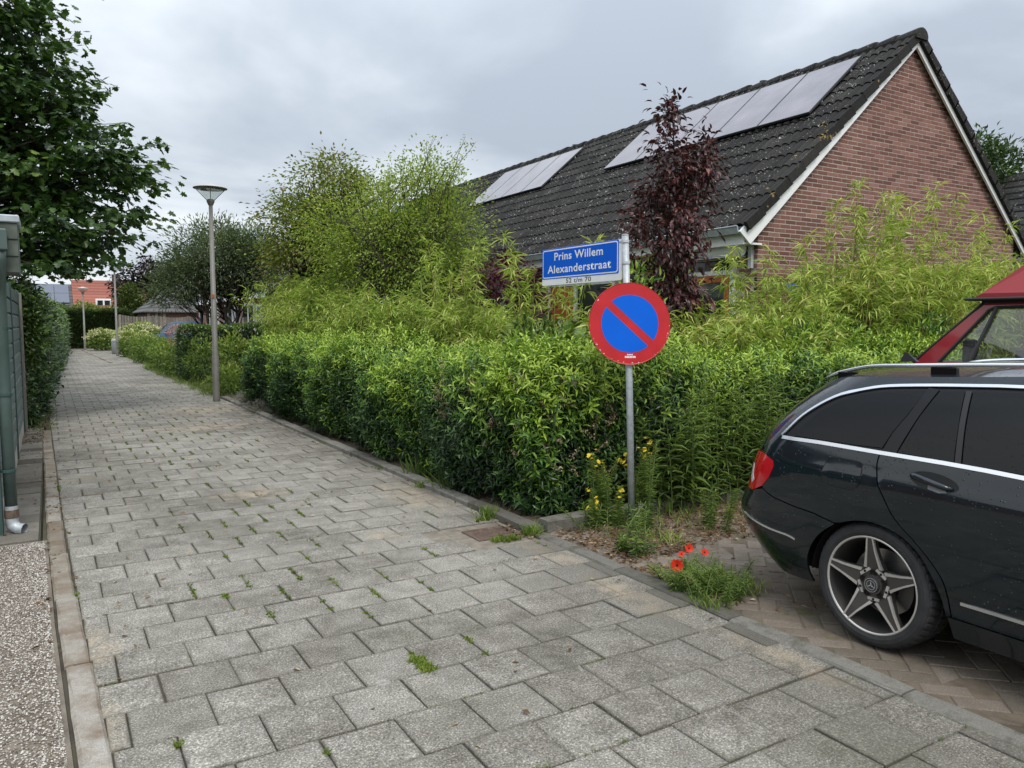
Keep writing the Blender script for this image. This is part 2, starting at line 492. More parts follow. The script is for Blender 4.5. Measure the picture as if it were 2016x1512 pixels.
M['sign_white'] = simple('sign_white', (0.78, 0.80, 0.82), 0.4, 5)
M['sign_black'] = simple('sign_black_print', (0.02, 0.02, 0.02), 0.5)
M['orange'] = simple('orange_brown_paint', [(0.3, (0.34, 0.085, 0.02)), (0.7, (0.46, 0.12, 0.03))], 0.5, 3)
M['alu'] = simple('awning_grey', (0.50, 0.53, 0.56), 0.4, 4, metallic=0.2)
M['roof_under'] = simple('roof_underlay', (0.015, 0.015, 0.015), 0.9)
M['iron'] = simple('rusty_iron', [(0.3, (0.055, 0.036, 0.026)), (0.6, (0.125, 0.085, 0.062)), (0.8, (0.19, 0.14, 0.11))], 0.75, 22, 6, bump=0.4)
M['void'] = simple('dark_pit', (0.006, 0.005, 0.004), 1.0)


def glass_dark(name, col, rough=0.03, wave=0.0):
    m, nt, out = new_mat(name)
    bs = nd(nt, 'ShaderNodeBsdfPrincipled', **{'Base Color': (*col, 1), 'Roughness': rough, 'Specular IOR Level': 0.5})
    nt.links.new(bs.outputs[0], out.inputs[0])
    return m


M['win'] = glass_dark('window_glass', (0.02, 0.027, 0.027), 0.05)


def drops(nt):
    """dried and wet rain drops as fine relief"""
    oc = nd(nt, 'ShaderNodeTexCoord').outputs['Object']
    v = nd(nt, 'ShaderNodeTexVoronoi', Vector=oc, Scale=75.0, Randomness=1.0)
    g = ramp(nt, v.outputs['Color'], [(0.68, (0, 0, 0)), (0.72, (1, 1, 1))])
    d = ramp(nt, v.outputs['Distance'], [(0.10, (1, 1, 1)), (0.30, (0, 0, 0))], 'EASE')
    return math_n(nt, 'MULTIPLY', d, g)


def car_paint(name, col, flake=0.0, with_drops=True, rough=0.28, metallic=0.0, coat=1.0):
    m, nt, out = new_mat(name)
    oc = nd(nt, 'ShaderNodeTexCoord').outputs['Object']
    dn = nd(nt, 'ShaderNodeTexNoise', Vector=oc, Scale=3.0, Detail=7.0, Roughness=0.65)
    rr = ramp(nt, dn, [(0.35, (0.03, 0.03, 0.03)), (0.75, (0.11, 0.11, 0.11))])
    bs = nd(nt, 'ShaderNodeBsdfPrincipled', **{'Base Color': (*col, 1), 'Roughness': rough, 'Metallic': metallic, 'Specular IOR Level': 0.12, 'Coat Weight': coat, 'Coat Roughness': rr})
    if with_drops:
        b = nd(nt, 'ShaderNodeBump', Height=drops(nt), Strength=0.8, Distance=0.0025)
        nt.links.new(b.outputs[0], bs.inputs['Coat Normal'])
        nt.links.new(b.outputs[0], bs.inputs['Normal'])
    nt.links.new(bs.outputs[0], out.inputs[0])
    return m


M['car_black'] = car_paint('black_blue_paint', (0.003, 0.0075, 0.011), rough=0.3, metallic=0.0)
M['car_trim'] = car_paint('gloss_black_trim', (0.005, 0.005, 0.006), with_drops=False, coat=0.3)


def tinted(name):
    m, nt, out = new_mat(name)
    bs = nd(nt, 'ShaderNodeBsdfPrincipled', **{'Base Color': (0.005, 0.0055, 0.006, 1), 'Roughness': 0.02, 'Specular IOR Level': 0.22})
    b = nd(nt, 'ShaderNodeBump', Height=drops(nt), Strength=0.6, Distance=0.002)
    nt.links.new(b.outputs[0], bs.inputs['Normal'])
    nt.links.new(bs.outputs[0], out.inputs[0])
    return m


M['tint_glass'] = tinted('tinted_car_glass')
M['chrome'] = simple('satin_chrome', (0.72, 0.74, 0.76), 0.22, 3, metallic=0.9)
M['tyre'] = simple('tyre_rubber', [(0.3, (0.014, 0.014, 0.015)), (0.7, (0.03, 0.03, 0.031))], 0.7, 20, 5, bump=0.15, coord='obj')
M['rim_dark'] = simple('rim_graphite', (0.082, 0.077, 0.072), 0.38, 8, metallic=0.5)
M['rim_bright'] = simple('rim_machined', (0.55, 0.53, 0.50), 0.35, 8, metallic=0.55)
M['brake'] = simple('brake_disc_steel', (0.30, 0.29, 0.28), 0.35, 8, metallic=0.9)
M['lamp_red'] = car_paint('red_lens', (0.42, 0.006, 0.012), with_drops=False, rough=0.12)
M['lamp_clear'] = car_paint('clear_lens', (0.6, 0.6, 0.62), with_drops=False, rough=0.1)
M['van_red'] = car_paint('van_red', (0.26, 0.02, 0.026), with_drops=False, rough=0.4)
M['van_red_faded'] = car_paint('van_red_faded', (0.30, 0.045, 0.05), with_drops=False, rough=0.55, coat=0.3)
M['plastic'] = simple('dark_plastic', (0.03, 0.031, 0.033), 0.55, 10)
M['grey_plastic'] = simple('grey_plastic', (0.20, 0.21, 0.22), 0.6, 10)
M['blue_car'] = car_paint('blue_car_paint', (0.06, 0.125, 0.24), with_drops=False)


def clear_glass(name):
    m, nt, out = new_mat(name)
    tr = nd(nt, 'ShaderNodeBsdfTransparent', Color=(0.92, 0.94, 0.93, 1))
    gl = nd(nt, 'ShaderNodeBsdfGlossy', Color=(1, 1, 1, 1), Roughness=0.02)
    mx = nd(nt, 'ShaderNodeMixShader', Fac=0.10, i1=tr, i2=gl)
    nt.links.new(mx.outputs[0], out.inputs[0])
    return m


M['clear_glass'] = clear_glass('clear_glass')


def panel_mat():
    """solar cells under glass, faint cell grid, dusty"""
    m, nt, out = new_mat('solar_glass')
    oc = nd(nt, 'ShaderNodeTexCoord').outputs['Object']
    n = nd(nt, 'ShaderNodeTexNoise', Vector=oc, Scale=2.2, Detail=6.0)
    c = ramp(nt, n, [(0.3, (0.10, 0.085, 0.10)), (0.7, (0.19, 0.165, 0.185))])
    br = nd(nt, 'ShaderNodeTexBrick', Vector=oc, Color1=(1, 1, 1, 1), Color2=(0.94, 0.94, 0.95, 1), Mortar=(0.8, 0.8, 0.82, 1), Scale=6.2)
    br.offset = 0
    br.inputs['Mortar Size'].default_value = 0.01
    br.inputs['Brick Width'].default_value = 1.0
    br.inputs['Row Height'].default_value = 1.0
    c2 = mixc(nt, 1.0, c, br, 'MULTIPLY')
    bs = nd(nt, 'ShaderNodeBsdfPrincipled', **{'Base Color': c2.outputs[2], 'Roughness': 0.16, 'Specular IOR Level': 0.5, 'Coat Weight': 0.45, 'Coat Roughness': 0.1})
    nt.links.new(bs.outputs[0], out.inputs[0])
    return m


M['panel'] = panel_mat()
# ------------------------------------------------------------------ ground, path, kerbs, paving
def struct(name, V, F, mat, label=None):
    o = mk(name, V, F, mat)
    return tag(o, label, None, None, 'structure')


def sheet(name, x0, x1, y0, y1, z, mat):
    return struct(name, [(x0, y0, z), (x1, y0, z), (x1, y1, z), (x0, y1, z)], [(0, 1, 2, 3)], mat)


sheet('ground', -300, 300, -200, 400, -0.06, M['ground'])
path = sheet('path', -0.10, 2.98, -3, 52.5, -0.009, M['joint'])


def slab_geom(w, d, b=0.003, r=0.016, h=0.04):
    """one paving slab: bevel, a rim ring that carries the edge wear, centre"""
    V, E = [], []
    for k, z, e in ((0, -h, 1), (0, -b, 1), (b, 0, 1), (r, 0.0, 0.0)):
        x, y = w / 2 - k, d / 2 - k
        V += [(-x, -y, z), (x, -y, z), (x, y, z), (-x, y, z)]
        E += [e] * 4
    F = []
    for q in range(3):
        for i in range(4):
            j = (i + 1) % 4
            F.append((q * 4 + i, q * 4 + j, q * 4 + 4 + j, q * 4 + 4 + i))
    F.append((12, 13, 14, 15))
    return V, F, E


GR = (2.55, 2.93, 4.70, 5.02)       # drain grate footprint


def edge_l(y):
    """inner edge of the shed-side kerb: it bends gently across the path"""
    return float(np.interp(y, [-3, 2.9, 4.47, 7, 10.3, 14.8, 60], [.26, .13, .08, .03, -.01, -.06, -.06]))


cells = []
row = -14
while True:
    y0 = 2.13 + 0.3 * row
    if y0 > 52: break
    x = (0.05 if row % 2 == 0 else -0.10) - .3
    e0 = edge_l(y0 + .15) + .004
    first = True
    while x < 2.93:
        x0, x1 = max(x, e0), min(x + 0.3, 2.985)
        x += 0.3
        if x1 - x0 < 0.07:
            if x1 > x0 and first: e_keep = x0
            continue
        if first and x0 - e0 < .08: x0 = e0
        first = False
        if not (x1 > GR[0] and x0 < GR[1] and y0 + .3 > GR[2] and y0 < GR[3]):
            cells.append((x0, x1, y0, y0 + 0.3))
    row += 1
CAMV = Vector((0, 0, 1.55))


def in_view(x, y, z=0, m=0.02):
    f = Vector((math.sin(R(31.05)) * math.cos(R(4.544)), math.cos(R(31.05)) * math.cos(R(4.544)), -math.sin(R(4.544))))
    r = Vector((math.cos(R(31.05)), -math.sin(R(31.05)), 0))
    u_ = r.cross(f)
    d = Vector((x, y, z)) - CAMV
    c = d.dot(f)
    if c < 0.2: return False
    return abs(d.dot(r) / c) < 0.6676 + m and abs(d.dot(u_) / c) < 0.5007 + m


def cdist(c): return math.hypot((c[0] + c[1]) / 2, (c[2] + c[3]) / 2)


vis = sorted([c for c in cells if in_view((c[0] + c[1]) / 2, (c[2] + c[3]) / 2, 0, 0.08)], key=cdist)
near = set(vis[:300])
slab_cache = {}
for c in vis[:300]:
    w, d = round(c[1] - c[0] - 0.006, 3), 0.3 - 0.005
    if w not in slab_cache:
        V, F, E = slab_geom(w, d)
        slab_cache[w] = mesh_data('paving_slab', V, F, M['slab'], False, {'edge': E})
    o = put('paving_slab', slab_cache[w], path, ((c[0] + c[1]) / 2 + random.gauss(0, .0015), (c[2] + c[3]) / 2 + random.gauss(0, .0015), random.gauss(0, .0022)),
            (random.gauss(0, .005), random.gauss(0, .005), random.gauss(0, .004)))
V, F, E, T = [], [], [], []
for c in cells:
    if c in near: continue
    v, f, e = slab_geom(c[1] - c[0] - 0.007, 0.294)
    b = len(V)
    cx, cy = (c[0] + c[1]) / 2, (c[2] + c[3]) / 2
    dz, tx, ty = random.gauss(0, .002), random.gauss(0, .005), random.gauss(0, .005)
    V += [(p[0] + cx, p[1] + cy, p[2] + dz + p[0] * tx + p[1] * ty) for p in v]
    F += [tuple(b + i for i in q) for q in f]
    E += e
    T += [random.random()] * len(v)
tag(mk('paving_slabs_beyond', V, F, M['slab_far'], path, False, {'edge': E, 'tint': T}), kind='stuff')

# kerbs
def kerb_run(name, pts, w, h, mat, seg=1.0, base=-0.10, jit=0.004):
    """kerbstones laid along pts; each stone is a part of the kerb"""
    k = struct(name, [(pts[0][0] - .03, pts[0][1], base), (pts[0][0] + .03, pts[0][1], base), (pts[-1][0] + .03, pts[-1][1], base), (pts[-1][0] - .03, pts[-1][1], base)], [(0, 1, 2, 3)], M['joint'])
    cache = {}
    for (ax, ay), (bx, by) in zip(pts[:-1], pts[1:]):
        Ld = math.hypot(bx - ax, by - ay)
        n = max(1, round(Ld / seg))
        a = math.atan2(by - ay, bx - ax)
        for i in range(n):
            ln = Ld / n
            key = round(ln, 2)
            if key not in cache:
                mb = MB()
                prof = [(-w / 2, base), (-w / 2, h - .012), (-w / 2 + .012, h), (w / 2 - .012, h), (w / 2, h - .012), (w / 2, base)]
                ns = 7
                VV, FF = [], []
                for q in range(ns):
                    xx = -ln / 2 + .004 + (ln - .008) * q / (ns - 1)
                    for yy, z2 in prof:
                        cut = .006 if q in (0, ns - 1) and z2 > h - .01 else 0
                        VV.append((xx, yy + random.gauss(0, .0015), z2 - cut + random.gauss(0, .0012)))
                m_ = len(prof)
                for q in range(ns - 1):
                    for r_ in range(m_ - 1):
                        FF.append((q * m_ + r_, q * m_ + r_ + 1, q * m_ + m_ + r_ + 1, q * m_ + m_ + r_))
                FF.append(tuple(range(m_)))
                FF.append(tuple(range((ns - 1) * m_ + m_ - 1, (ns - 1) * m_ - 1, -1)))
                cache[key] = mesh_data('kerbstone', VV, FF, mat)
            t = (i + .5) / n
            put('kerbstone', cache[key], k, (ax + (bx - ax) * t + random.gauss(0, jit), ay + (by - ay) * t, random.gauss(0, jit)), (0, 0, a + random.gauss(0, .004)))
    return k


kerb_run('kerb', [(edge_l(y_) - .057, y_) for y_ in (-2.0, .95, 1.93, 2.9, 3.9, 4.9, 5.9, 6.9, 7.9, 8.9, 9.9, 10.9, 11.9, 12.9)], 0.105, 0.012, M['kerb_pale'], 0.98, jit=.003)
kerb_run('kerb', [(3.045, -2.0), (3.035, 4.66)], 0.11, 0.014, M['kerb'], 0.98)
kerb_run('kerb', [(3.03, 4.67), (3.03, 16.6)], 0.12, 0.05, M['kerb'], 0.99)
kerb_run('kerb', [(3.10, 4.72), (9.5, 4.72)], 0.13, 0.085, M['kerb'], 0.99)
kerb_run('kerb', [(2.02, 33.5), (1.55, 51.6)], 0.10, 0.03, M['kerb_pale'], 1.0)
kerb_run('kerb', [(-0.10, 51.9), (3.5, 51.9)], 0.10, 0.05, M['kerb'], 1.0)

# garden bed behind the kerb and beside the path
def rough_sheet(name, x0, x1, y0, y1, nx, ny, z, amp, mat):
    xs, ys = np.linspace(x0, x1, nx), np.linspace(y0, y1, ny)
    X, Y = np.meshgrid(xs, ys, indexing='ij')
    Z = z + amp * (RNG.random((nx, ny)) - .5) * 2
    V = np.stack([X, Y, Z], -1).reshape(-1, 3)
    i = (np.arange(nx - 1)[:, None] * ny + np.arange(ny - 1)[None, :]).ravel()
    o = mk(name, V, np.stack([i, i + ny, i + ny + 1, i + 1], 1), mat, None, True)
    return tag(o, kind='structure')


rough_sheet('garden_bed', 3.09, 12.0, 4.79, 33, 60, 160, 0.02, 0.03, M['soil'])
rough_sheet('garden_bed', 2.99, 3.95, 16.6, 33, 10, 80, 0.0, 0.015, M['soil'])
rough_sheet('garden_bed', -1.6, -0.02, 13.4, 52, 10, 120, 0.0, 0.02, M['soil'])
sheet('driveway', 2.2, 9.0, 40.6, 47.5, -0.004, simple('sandy_drive', [(0.3, (0.25, 0.21, 0.14)), (0.7, (0.40, 0.35, 0.25))], 0.95, 4, 7))

# parking bay of clay pavers in a herringbone
bay = sheet('parking_bay', 3.09, 10.0, -5, 4.66, -0.006, M['sand_joint'])
pv = []
L_, W_ = 0.2, 0.1
# herringbone: an infinite zig-zag of L pairs
C45 = math.sqrt(.5)
for a in range(-90, 110):
    for b in range(-90, 110):
        m4 = (a - b) % 4
        if m4 == 0: p0, hz = (a * W_ + L_ / 2, b * W_ + W_ / 2), 0
        elif m4 == 2: p0, hz = (a * W_ + W_ / 2, b * W_), 1
        else: continue
        cx_, cy_ = 5.0 + (p0[0] - p0[1]) * C45, 1.0 + (p0[0] + p0[1]) * C45
        if 3.13 < cx_ < 9.6 and -3 < cy_ < 4.62: pv.append((cx_, cy_, hz))
pv3 = pv


def car_over(x, y): return x > 3.75 and y < 2.75
visb = sorted([c for c in pv3 if in_view(c[0], c[1], 0, .05) and not car_over(c[0], c[1])], key=lambda c: math.hypot(c[0], c[1]))
pnear = set(visb[:300])
pv_v, pv_f, pv_e = slab_geom(L_ - .007, W_ - .007, .004, .012, .03)
pme = mesh_data('paver', pv_v, pv_f, M['paver'], False, {'edge': pv_e})
for c in visb[:300]:
    put('paver', pme, bay, (c[0], c[1], random.gauss(-.002, .003)), (random.gauss(0, .016), random.gauss(0, .012), R(45 + 90 * c[2]) + random.gauss(0, .014)))
V, F, T = [], [], []
for c in pv3:
    if c in pnear: continue
    b = len(V)
    a_ = R(45 + 90 * c[2])
    V += [(p[0] * math.cos(a_) - p[1] * math.sin(a_) + c[0], p[0] * math.sin(a_) + p[1] * math.cos(a_) + c[1], p[2] - .002) for p in pv_v]
    F += [tuple(b + i for i in q) for q in pv_f]
    T += [random.random()] * len(pv_v)
tag(mk('pavers_beyond', V, F, M['paver_t'], bay, False, {'tint': T}), kind='stuff')

# exposed aggregate forecourt
fore = struct('forecourt', [(-12, -6, 0)] + [(edge_l(y_) - .116, y_, 0) for y_ in (-6, -3, 1, 2.9, 4.47, 6.33)] + [(-12, 6.33, 0)], [tuple(range(8))], M['aggregate'])
N = 60000
P = np.stack([-0.135 - RNG.random(N) ** 1.3 * 1.6, 1.9 + RNG.random(N) * 4.40, RNG.random(N) * .003 + .001], 1)
P[:, 0] += np.interp(P[:, 1], [-3, 2.9, 4.47, 7], [.26, .13, .08, .03])
S = RNG.uniform(.003, .0068, N)
ang = RNG.uniform(0, 6.28, N)
asp = RNG.uniform(.6, 1.0, N)
oct_ = np.array([(1, 0, 0), (0, 1, 0), (-1, 0, 0), (0, -1, 0), (0, 0, .75)])
ca, sa = np.cos(ang)[:, None], np.sin(ang)[:, None]
lx, ly = oct_[None, :, 0] * S[:, None], oct_[None, :, 1] * (S * asp)[:, None]
PV_ = np.stack([P[:, :1] + lx * ca - ly * sa, P[:, 1:2] + lx * sa + ly * ca, P[:, 2:3] + oct_[None, :, 2] * S[:, None]], -1).reshape(-1, 3)
fb = (np.arange(N) * 5)[:, None]
PF = np.concatenate([fb + np.array([[0, 1, 4]]), fb + np.array([[1, 2, 4]]), fb + np.array([[2, 3, 4]]), fb + np.array([[3, 0, 4]])])
tag(mk('pebbles', PV_, PF, M['pebble'], fore, True, {'tint': np.repeat(RNG.random(N), 5)}), kind='stuff')

side = sheet('side_pavement', -0.42, -0.115, 6.34, 13.2, -0.012, M['joint'])
y = 6.36
while y < 13.0:
    w_ = 0.27
    V, F, E = slab_geom(w_, 0.29)
    put('side_slab', mesh_data('side_slab', V, F, M['side_slab'], False), side, (-0.262, y + .15, random.gauss(0, .003)), (random.gauss(0, .008), random.gauss(0, .008), 0))
    y += .3

# cast-iron drain grate
g = empty('drain_grate', (2.74, 4.86, 0), 'rusty square iron drain grate set in the path beside the hedge kerb', 'drain')
mb = MB()
x0, x1, y0, y1 = 2.57, 2.91, 4.72, 5.00
mb.bbox((x0, y0, -.05), (x1, y0 + .03, .004)); mb.bbox((x0, y1 - .03, -.05), (x1, y1, .004))
mb.bbox((x0, y0 + .031, -.05), (x0 + .03, y1 - .031, .004)); mb.bbox((x1 - .03, y0 + .031, -.05), (x1, y1 - .031, .004))
mb.build('frame', M['iron'], g)
MB().box((x0 - .03, y0 - .04, -.30), (x1 + .03, y1 + .04, -.26)).build('pit', M['void'], g)
bar = None
for i in range(7):
    mb = MB()
    yy = y0 + .034 + i * .0322
    mb.bbox((x0 + .03, yy, -.045), (x1 - .03, yy + .018, .001), .003)
    mb.build('bar', M['iron'], g)
# sand bed where slabs were taken out round the grate
mb = MB()
mb.box((2.303, 4.834, -.05), (2.449, 5.127, -.007)).box((2.45, 4.53, -.05), (2.568, 5.13, -.006)).box((2.912, 4.53, -.05), (2.96, 5.13, -.006)).box((2.569, 4.53, -.05), (2.911, 4.718, -.006)).box((2.569, 5.002, -.05), (2.911, 5.13, -.006))
mb.build('mortar_bed', simple('sandy_mortar', [(0.3, (0.12, 0.10, 0.075)), (0.55, (0.20, 0.175, 0.14)), (0.8, (0.30, 0.26, 0.2))], 0.9, 12, 7, bump=.5), path)

# ------------------------------------------------------------------ foliage tools
def unit(a): return a / np.maximum(np.linalg.norm(a, axis=-1, keepdims=True), 1e-9)


# leaf templates: rows (along, side, up); faces
T_BLADE = (np.array([(0, 0, 0), (.42, -.5, .06), (.42, .5, .06), (.40, 0, 0), (1, 0, -.16)]), [np.array([(0, 3, 1), (0, 2, 3), (1, 3, 4), (3, 2, 4)])])
T_LEAF = (np.array([(0, 0, 0), (.22, -.42, .10), (.22, 0, .03), (.22, .42, .10), (.62, -.40, .06), (.62, 0, -.02), (.62, .40, .06), (1, 0, -.20)]),
          [np.array([(0, 2, 1), (0, 3, 2), (4, 5, 7), (5, 6, 7)]), np.array([(1, 2, 5, 4), (2, 3, 6, 5)])])
T_DIA = (np.array([(0, 0, 0), (.45, -.5, .10), (.45, .5, .10), (1, 0, -.08)]), [np.array([(0, 3, 1), (0, 2, 3)])])
_m = [(0, 0), (.10, -.10), (-.02, -.42), (.26, -.34), (.42, -.62), (.52, -.26), (.72, -.34), (1.0, 0), (.72, .34), (.52, .26), (.42, .62), (.26, .34), (-.02, .42), (.10, .10)]
T_MAPLE = (np.array([(.35, 0, .05)] + [(a, b, -.10 * (abs(b) + max(a - .4, 0))) for a, b in _m]), [np.array([(0, i + 1, (i + 1) % 14 + 1) for i in range(14)])])


def leaves(name, P, D, Nv, L, W, tmpl, mat, tint, parent=None, kind='stuff', smooth=False, droop=0.0, build=True):
    P, D = np.asarray(P, float), unit(np.asarray(D, float))
    Nv = np.asarray(Nv, float)
    S = unit(np.cross(D, Nv))
    Nn = np.cross(S, D)
    tv, tf = tmpl
    n, k = len(P), len(tv)
    L = np.broadcast_to(L, n)[:, None, None]; W = np.broadcast_to(W, n)[:, None, None]
    V = P[:, None] + tv[None, :, 0:1] * L * D[:, None] + tv[None, :, 1:2] * W * S[:, None] + tv[None, :, 2:3] * L * Nn[:, None]
    V = V.reshape(-1, 3)
    b = (np.arange(n) * k)[:, None, None]
    F = [(b + f[None]).reshape(-1, f.shape[1]) for f in tf]
    tt = np.repeat(np.broadcast_to(tint, n), k)
    if not build: return V, F, tt
    o = mk(name, V, F, mat, parent, smooth, {'tint': tt})
    if kind: o['kind'] = kind
    return o


def rnd_dir(n, up=0.0, rng=RNG):
    d = rng.normal(size=(n, 3))
    d = unit(d)
    d[:, 2] += up
    return unit(d)


def limb(mb, a, b, r0, r1, sag=0.0, wob=0.1, n=4, seg=4, tint=.5):
    a, b = Vector(a), Vector(b)
    L = (b - a).length
    pts, rad = [], []
    for i in range(seg + 1):
        t = i / seg
        p = a.lerp(b, t)
        k = math.sin(math.pi * t)
        p += Vector((random.gauss(0, wob * L * .25), random.gauss(0, wob * L * .25), sag * L)) * k
        pts.append(p)
        rad.append(r0 + (r1 - r0) * t ** .8)
    mb.tube(pts, rad, n, False, tint)
    return pts


def blob_points(lobes, n, rng, shell=0.6):
    """points inside a union of ellipsoids, crowded towards the outside"""
    w = np.array([l[3] * l[4] * l[5] for l in lobes]) ** .75
    idx = rng.choice(len(lobes), n, p=w / w.sum())
    lb = np.array([l[:6] for l in lobes])[idx]
    d = unit(rng.normal(size=(n, 3)))
    r = rng.random(n) ** (1 / 3 * (1 - shell) + .02 * 0 + .12)
    return lb[:, :3] + d * r[:, None] * lb[:, 3:6], d


def tree(name, label, cat, base, lobes, n_cl, per, tmpl, L, W, mat, bark, seed, trunk_r=.12, stems=1, cl_r=.35, hang=.35, group=None, fork=.45, tint=(.35, .18), limbs=60, top_young=0.0, flat=0.6, shell=.6, spread=.3, twigs=True):
    rng = np.random.default_rng(seed)
    random.seed(seed)
    lobes = [tuple(l) for l in lobes]
    t = empty(name, base, label, cat, group)
    C, dirs = blob_points(lobes, n_cl, rng, shell)
    C[:, 2] = np.maximum(C[:, 2], base[2] + .12)
    top = max(l[2] + l[5] for l in lobes)
    cx, cy = np.mean([l[0] for l in lobes]), np.mean([l[1] for l in lobes])
    mb = MB()
    stem_pts = []
    for k in range(stems):
        aa = 6.28 * k / stems + rng.random()
        sp = spread if stems > 1 else .06
        b0 = Vector((base[0] + math.cos(aa) * trunk_r * (1.5 if stems > 1 else 0), base[1] + math.sin(aa) * trunk_r * (1.5 if stems > 1 else 0), base[2] - .05))
        e = Vector((cx + math.cos(aa) * sp * (top - base[2]) * .5, cy + math.sin(aa) * sp * (top - base[2]) * .5, base[2] + (top - base[2]) * .82))
        pts = limb(mb, b0, e, trunk_r, trunk_r * .15, 0, .10, 7, 8)
        stem_pts.append(pts)
    order = rng.permutation(n_cl)[:limbs]
    for i in order:
        c = Vector(C[i])
        st_ = stem_pts[int(rng.integers(stems))]
        h = base[2] + (c.z - base[2]) * rng.uniform(fork, .85)
        a = min(st_, key=lambda p: abs(p.z - h) + .2 * (p - c).length)
        limb(mb, a, c, trunk_r * .28, .006, .06, .12, 4, 4)
    tr = mb.build('trunk', bark, t, True)
    n = n_cl * per
    ci = np.repeat(np.arange(n_cl), per)
    off = rng.normal(size=(n, 3)) * cl_r * .5
    off[:, 2] *= flat
    P = C[ci] + off
    P[:, 2] = np.maximum(P[:, 2], base[2] + .05)
    out = unit(off + dirs[ci] * cl_r * .6 + rng.normal(size=(n, 3)) * cl_r * .35)
    out[:, 2] -= hang
    Nv = unit(np.array([0, 0, 1.]) + rng.normal(size=(n, 3)) * .45)
    hh = (P[:, 2] - base[2]) / (top - base[2])
    tt = rng.normal(tint[0], tint[1], n) + rng.normal(0, tint[1] * .6, n_cl)[ci] + top_young * (hh - .5)
    leaves('crown', P, out, Nv, L * rng.uniform(.7, 1.25, n), W * rng.uniform(.75, 1.2, n), tmpl, mat, np.clip(tt, 0, 1), t)
    return t
# ------------------------------------------------------------------ the brick house with the solar roof
TE, ZE = 8.02, 2.85          # eave line of the tile plane
TR, ZR = 11.70, 6.00         # ridge
SG, SEND = 7.36, 27.0        # gable plane near the camera, far end
TW0, TW1 = 8.36, 15.04       # front and back wall
SLP = (ZR - ZE) / (TR - TE)
ANG = math.atan(SLP)
house = empty('brick_house', (11.7, 16, 0), 'long red brick bungalow with dark tiled roof, solar panels and white-edged gable', 'house')


def roof_z(t): return ZE + SLP * (t - TE) if t <= TR else ZR - SLP * (t - TR)


# mortar core: gable pentagon extruded, front openings are set proud of it
zt0 = roof_z(TW0) - .06
V = [(TW0, SG, -.05), (TW1, SG, -.05), (TW1, SG, zt0), (TR, SG, ZR - .10), (TW0, SG, zt0)]
V += [(x, SEND, z) for x, _, z in V]
wall = mk('wall', V, [(0, 1, 2, 3, 4), (9, 8, 7, 6, 5), (0, 4, 9, 5), (1, 6, 7, 2)], M['mortar'], house)
BL, BH, CO = 0.208, 0.0495, 0.0625
bk = []
for r in range(2, 96):
    z0 = r * CO
    x = TW0 - (0 if r % 2 == 0 else .11)
    while x < TW1:
        xa, xb = max(x, TW0 - .006), min(x + BL, TW1)
        x += BL + .012
        if xb - xa < .03: continue
        lim = min(roof_z(xa), roof_z(xb)) - .015
        if z0 + BH > lim: continue
        bk.append((xa, xb, z0))


def brick_vis(b):
    x = (b[0] + b[1]) / 2
    if b[2] < 2.2 + .0 * x: return 0
    return 1.0 / math.hypot(x, SG)


order = sorted(bk, key=lambda b: -brick_vis(b))
bc = {}
for b in order[:300]:
    key = round(b[1] - b[0], 3)
    if key not in bc:
        bc[key] = MB().bbox((-key / 2, -.0035, 0), (key / 2, .05, BH), .002).data('brick', M['brick'])
    put('brick', bc[key], wall, ((b[0] + b[1]) / 2, SG + random.gauss(0, .0006), b[2]), (0, 0, random.gauss(0, .004)))
mb = MB()
for b in order[300:]:
    mb.box((b[0], SG - .0035 + random.gauss(0, .0006), b[2]), (b[1], SG + .05, b[2] + BH), random.random())
# front wall bricks round the openings
OPEN = [(7.72, 8.66, 0.1, 2.52), (9.1, 10.2, 0.9, 2.52), (10.38, 12.42, 0.1, 2.30), (14.2, 16.2, .9, 2.4), (17.5, 18.6, .1, 2.4), (20, 22, .9, 2.4)]
for r in range(8, 46):
    z0 = r * CO
    y = SG + (.0 if r % 2 else .11)
    while y < 24:
        ya, yb = y, y + BL
        y += BL + .01
        if z0 + BH > roof_z(TW0) - .1: continue
        if any(ya < o[1] + .01 and yb > o[0] - .01 and z0 < o[3] and z0 + BH > o[2] for o in OPEN): continue
        mb.box((TW0 - .0035, ya, z0), (TW0 + .05, yb, z0 + BH), random.random())
tag(mb.build('brickwork', M['brick_t'], wall), kind='stuff')

# roof deck
rf = MB()
for sgn in (0, 1):
    if sgn == 0: q = [(TE, ZE - .03), (TR, ZR - .03)]
    else: q = [(TR, ZR - .03), (2 * TR - TE, ZE - .03)]
    (xa, za), (xb, zb) = q
    rf.add([(xa, SG - .12, za), (xb, SG - .12, zb), (xb, SEND + .1, zb), (xa, SEND + .1, za), (xa, SG - .12, za - .06), (xb, SG - .12, zb - .06), (xb, SEND + .1, zb - .06), (xa, SEND + .1, za - .06)],
           [(0, 1, 2, 3), (7, 6, 5, 4), (0, 4, 5, 1), (2, 6, 7, 3), (0, 3, 7, 4)])
roof = rf.build('roof', M['roof_under'], house)

TWd, TEx = 0.30, 0.345      # tile width, exposed length
SLEN = math.hypot(TR - TE, ZR - ZE)
NR = int(SLEN / TEx)
TEx = SLEN / NR


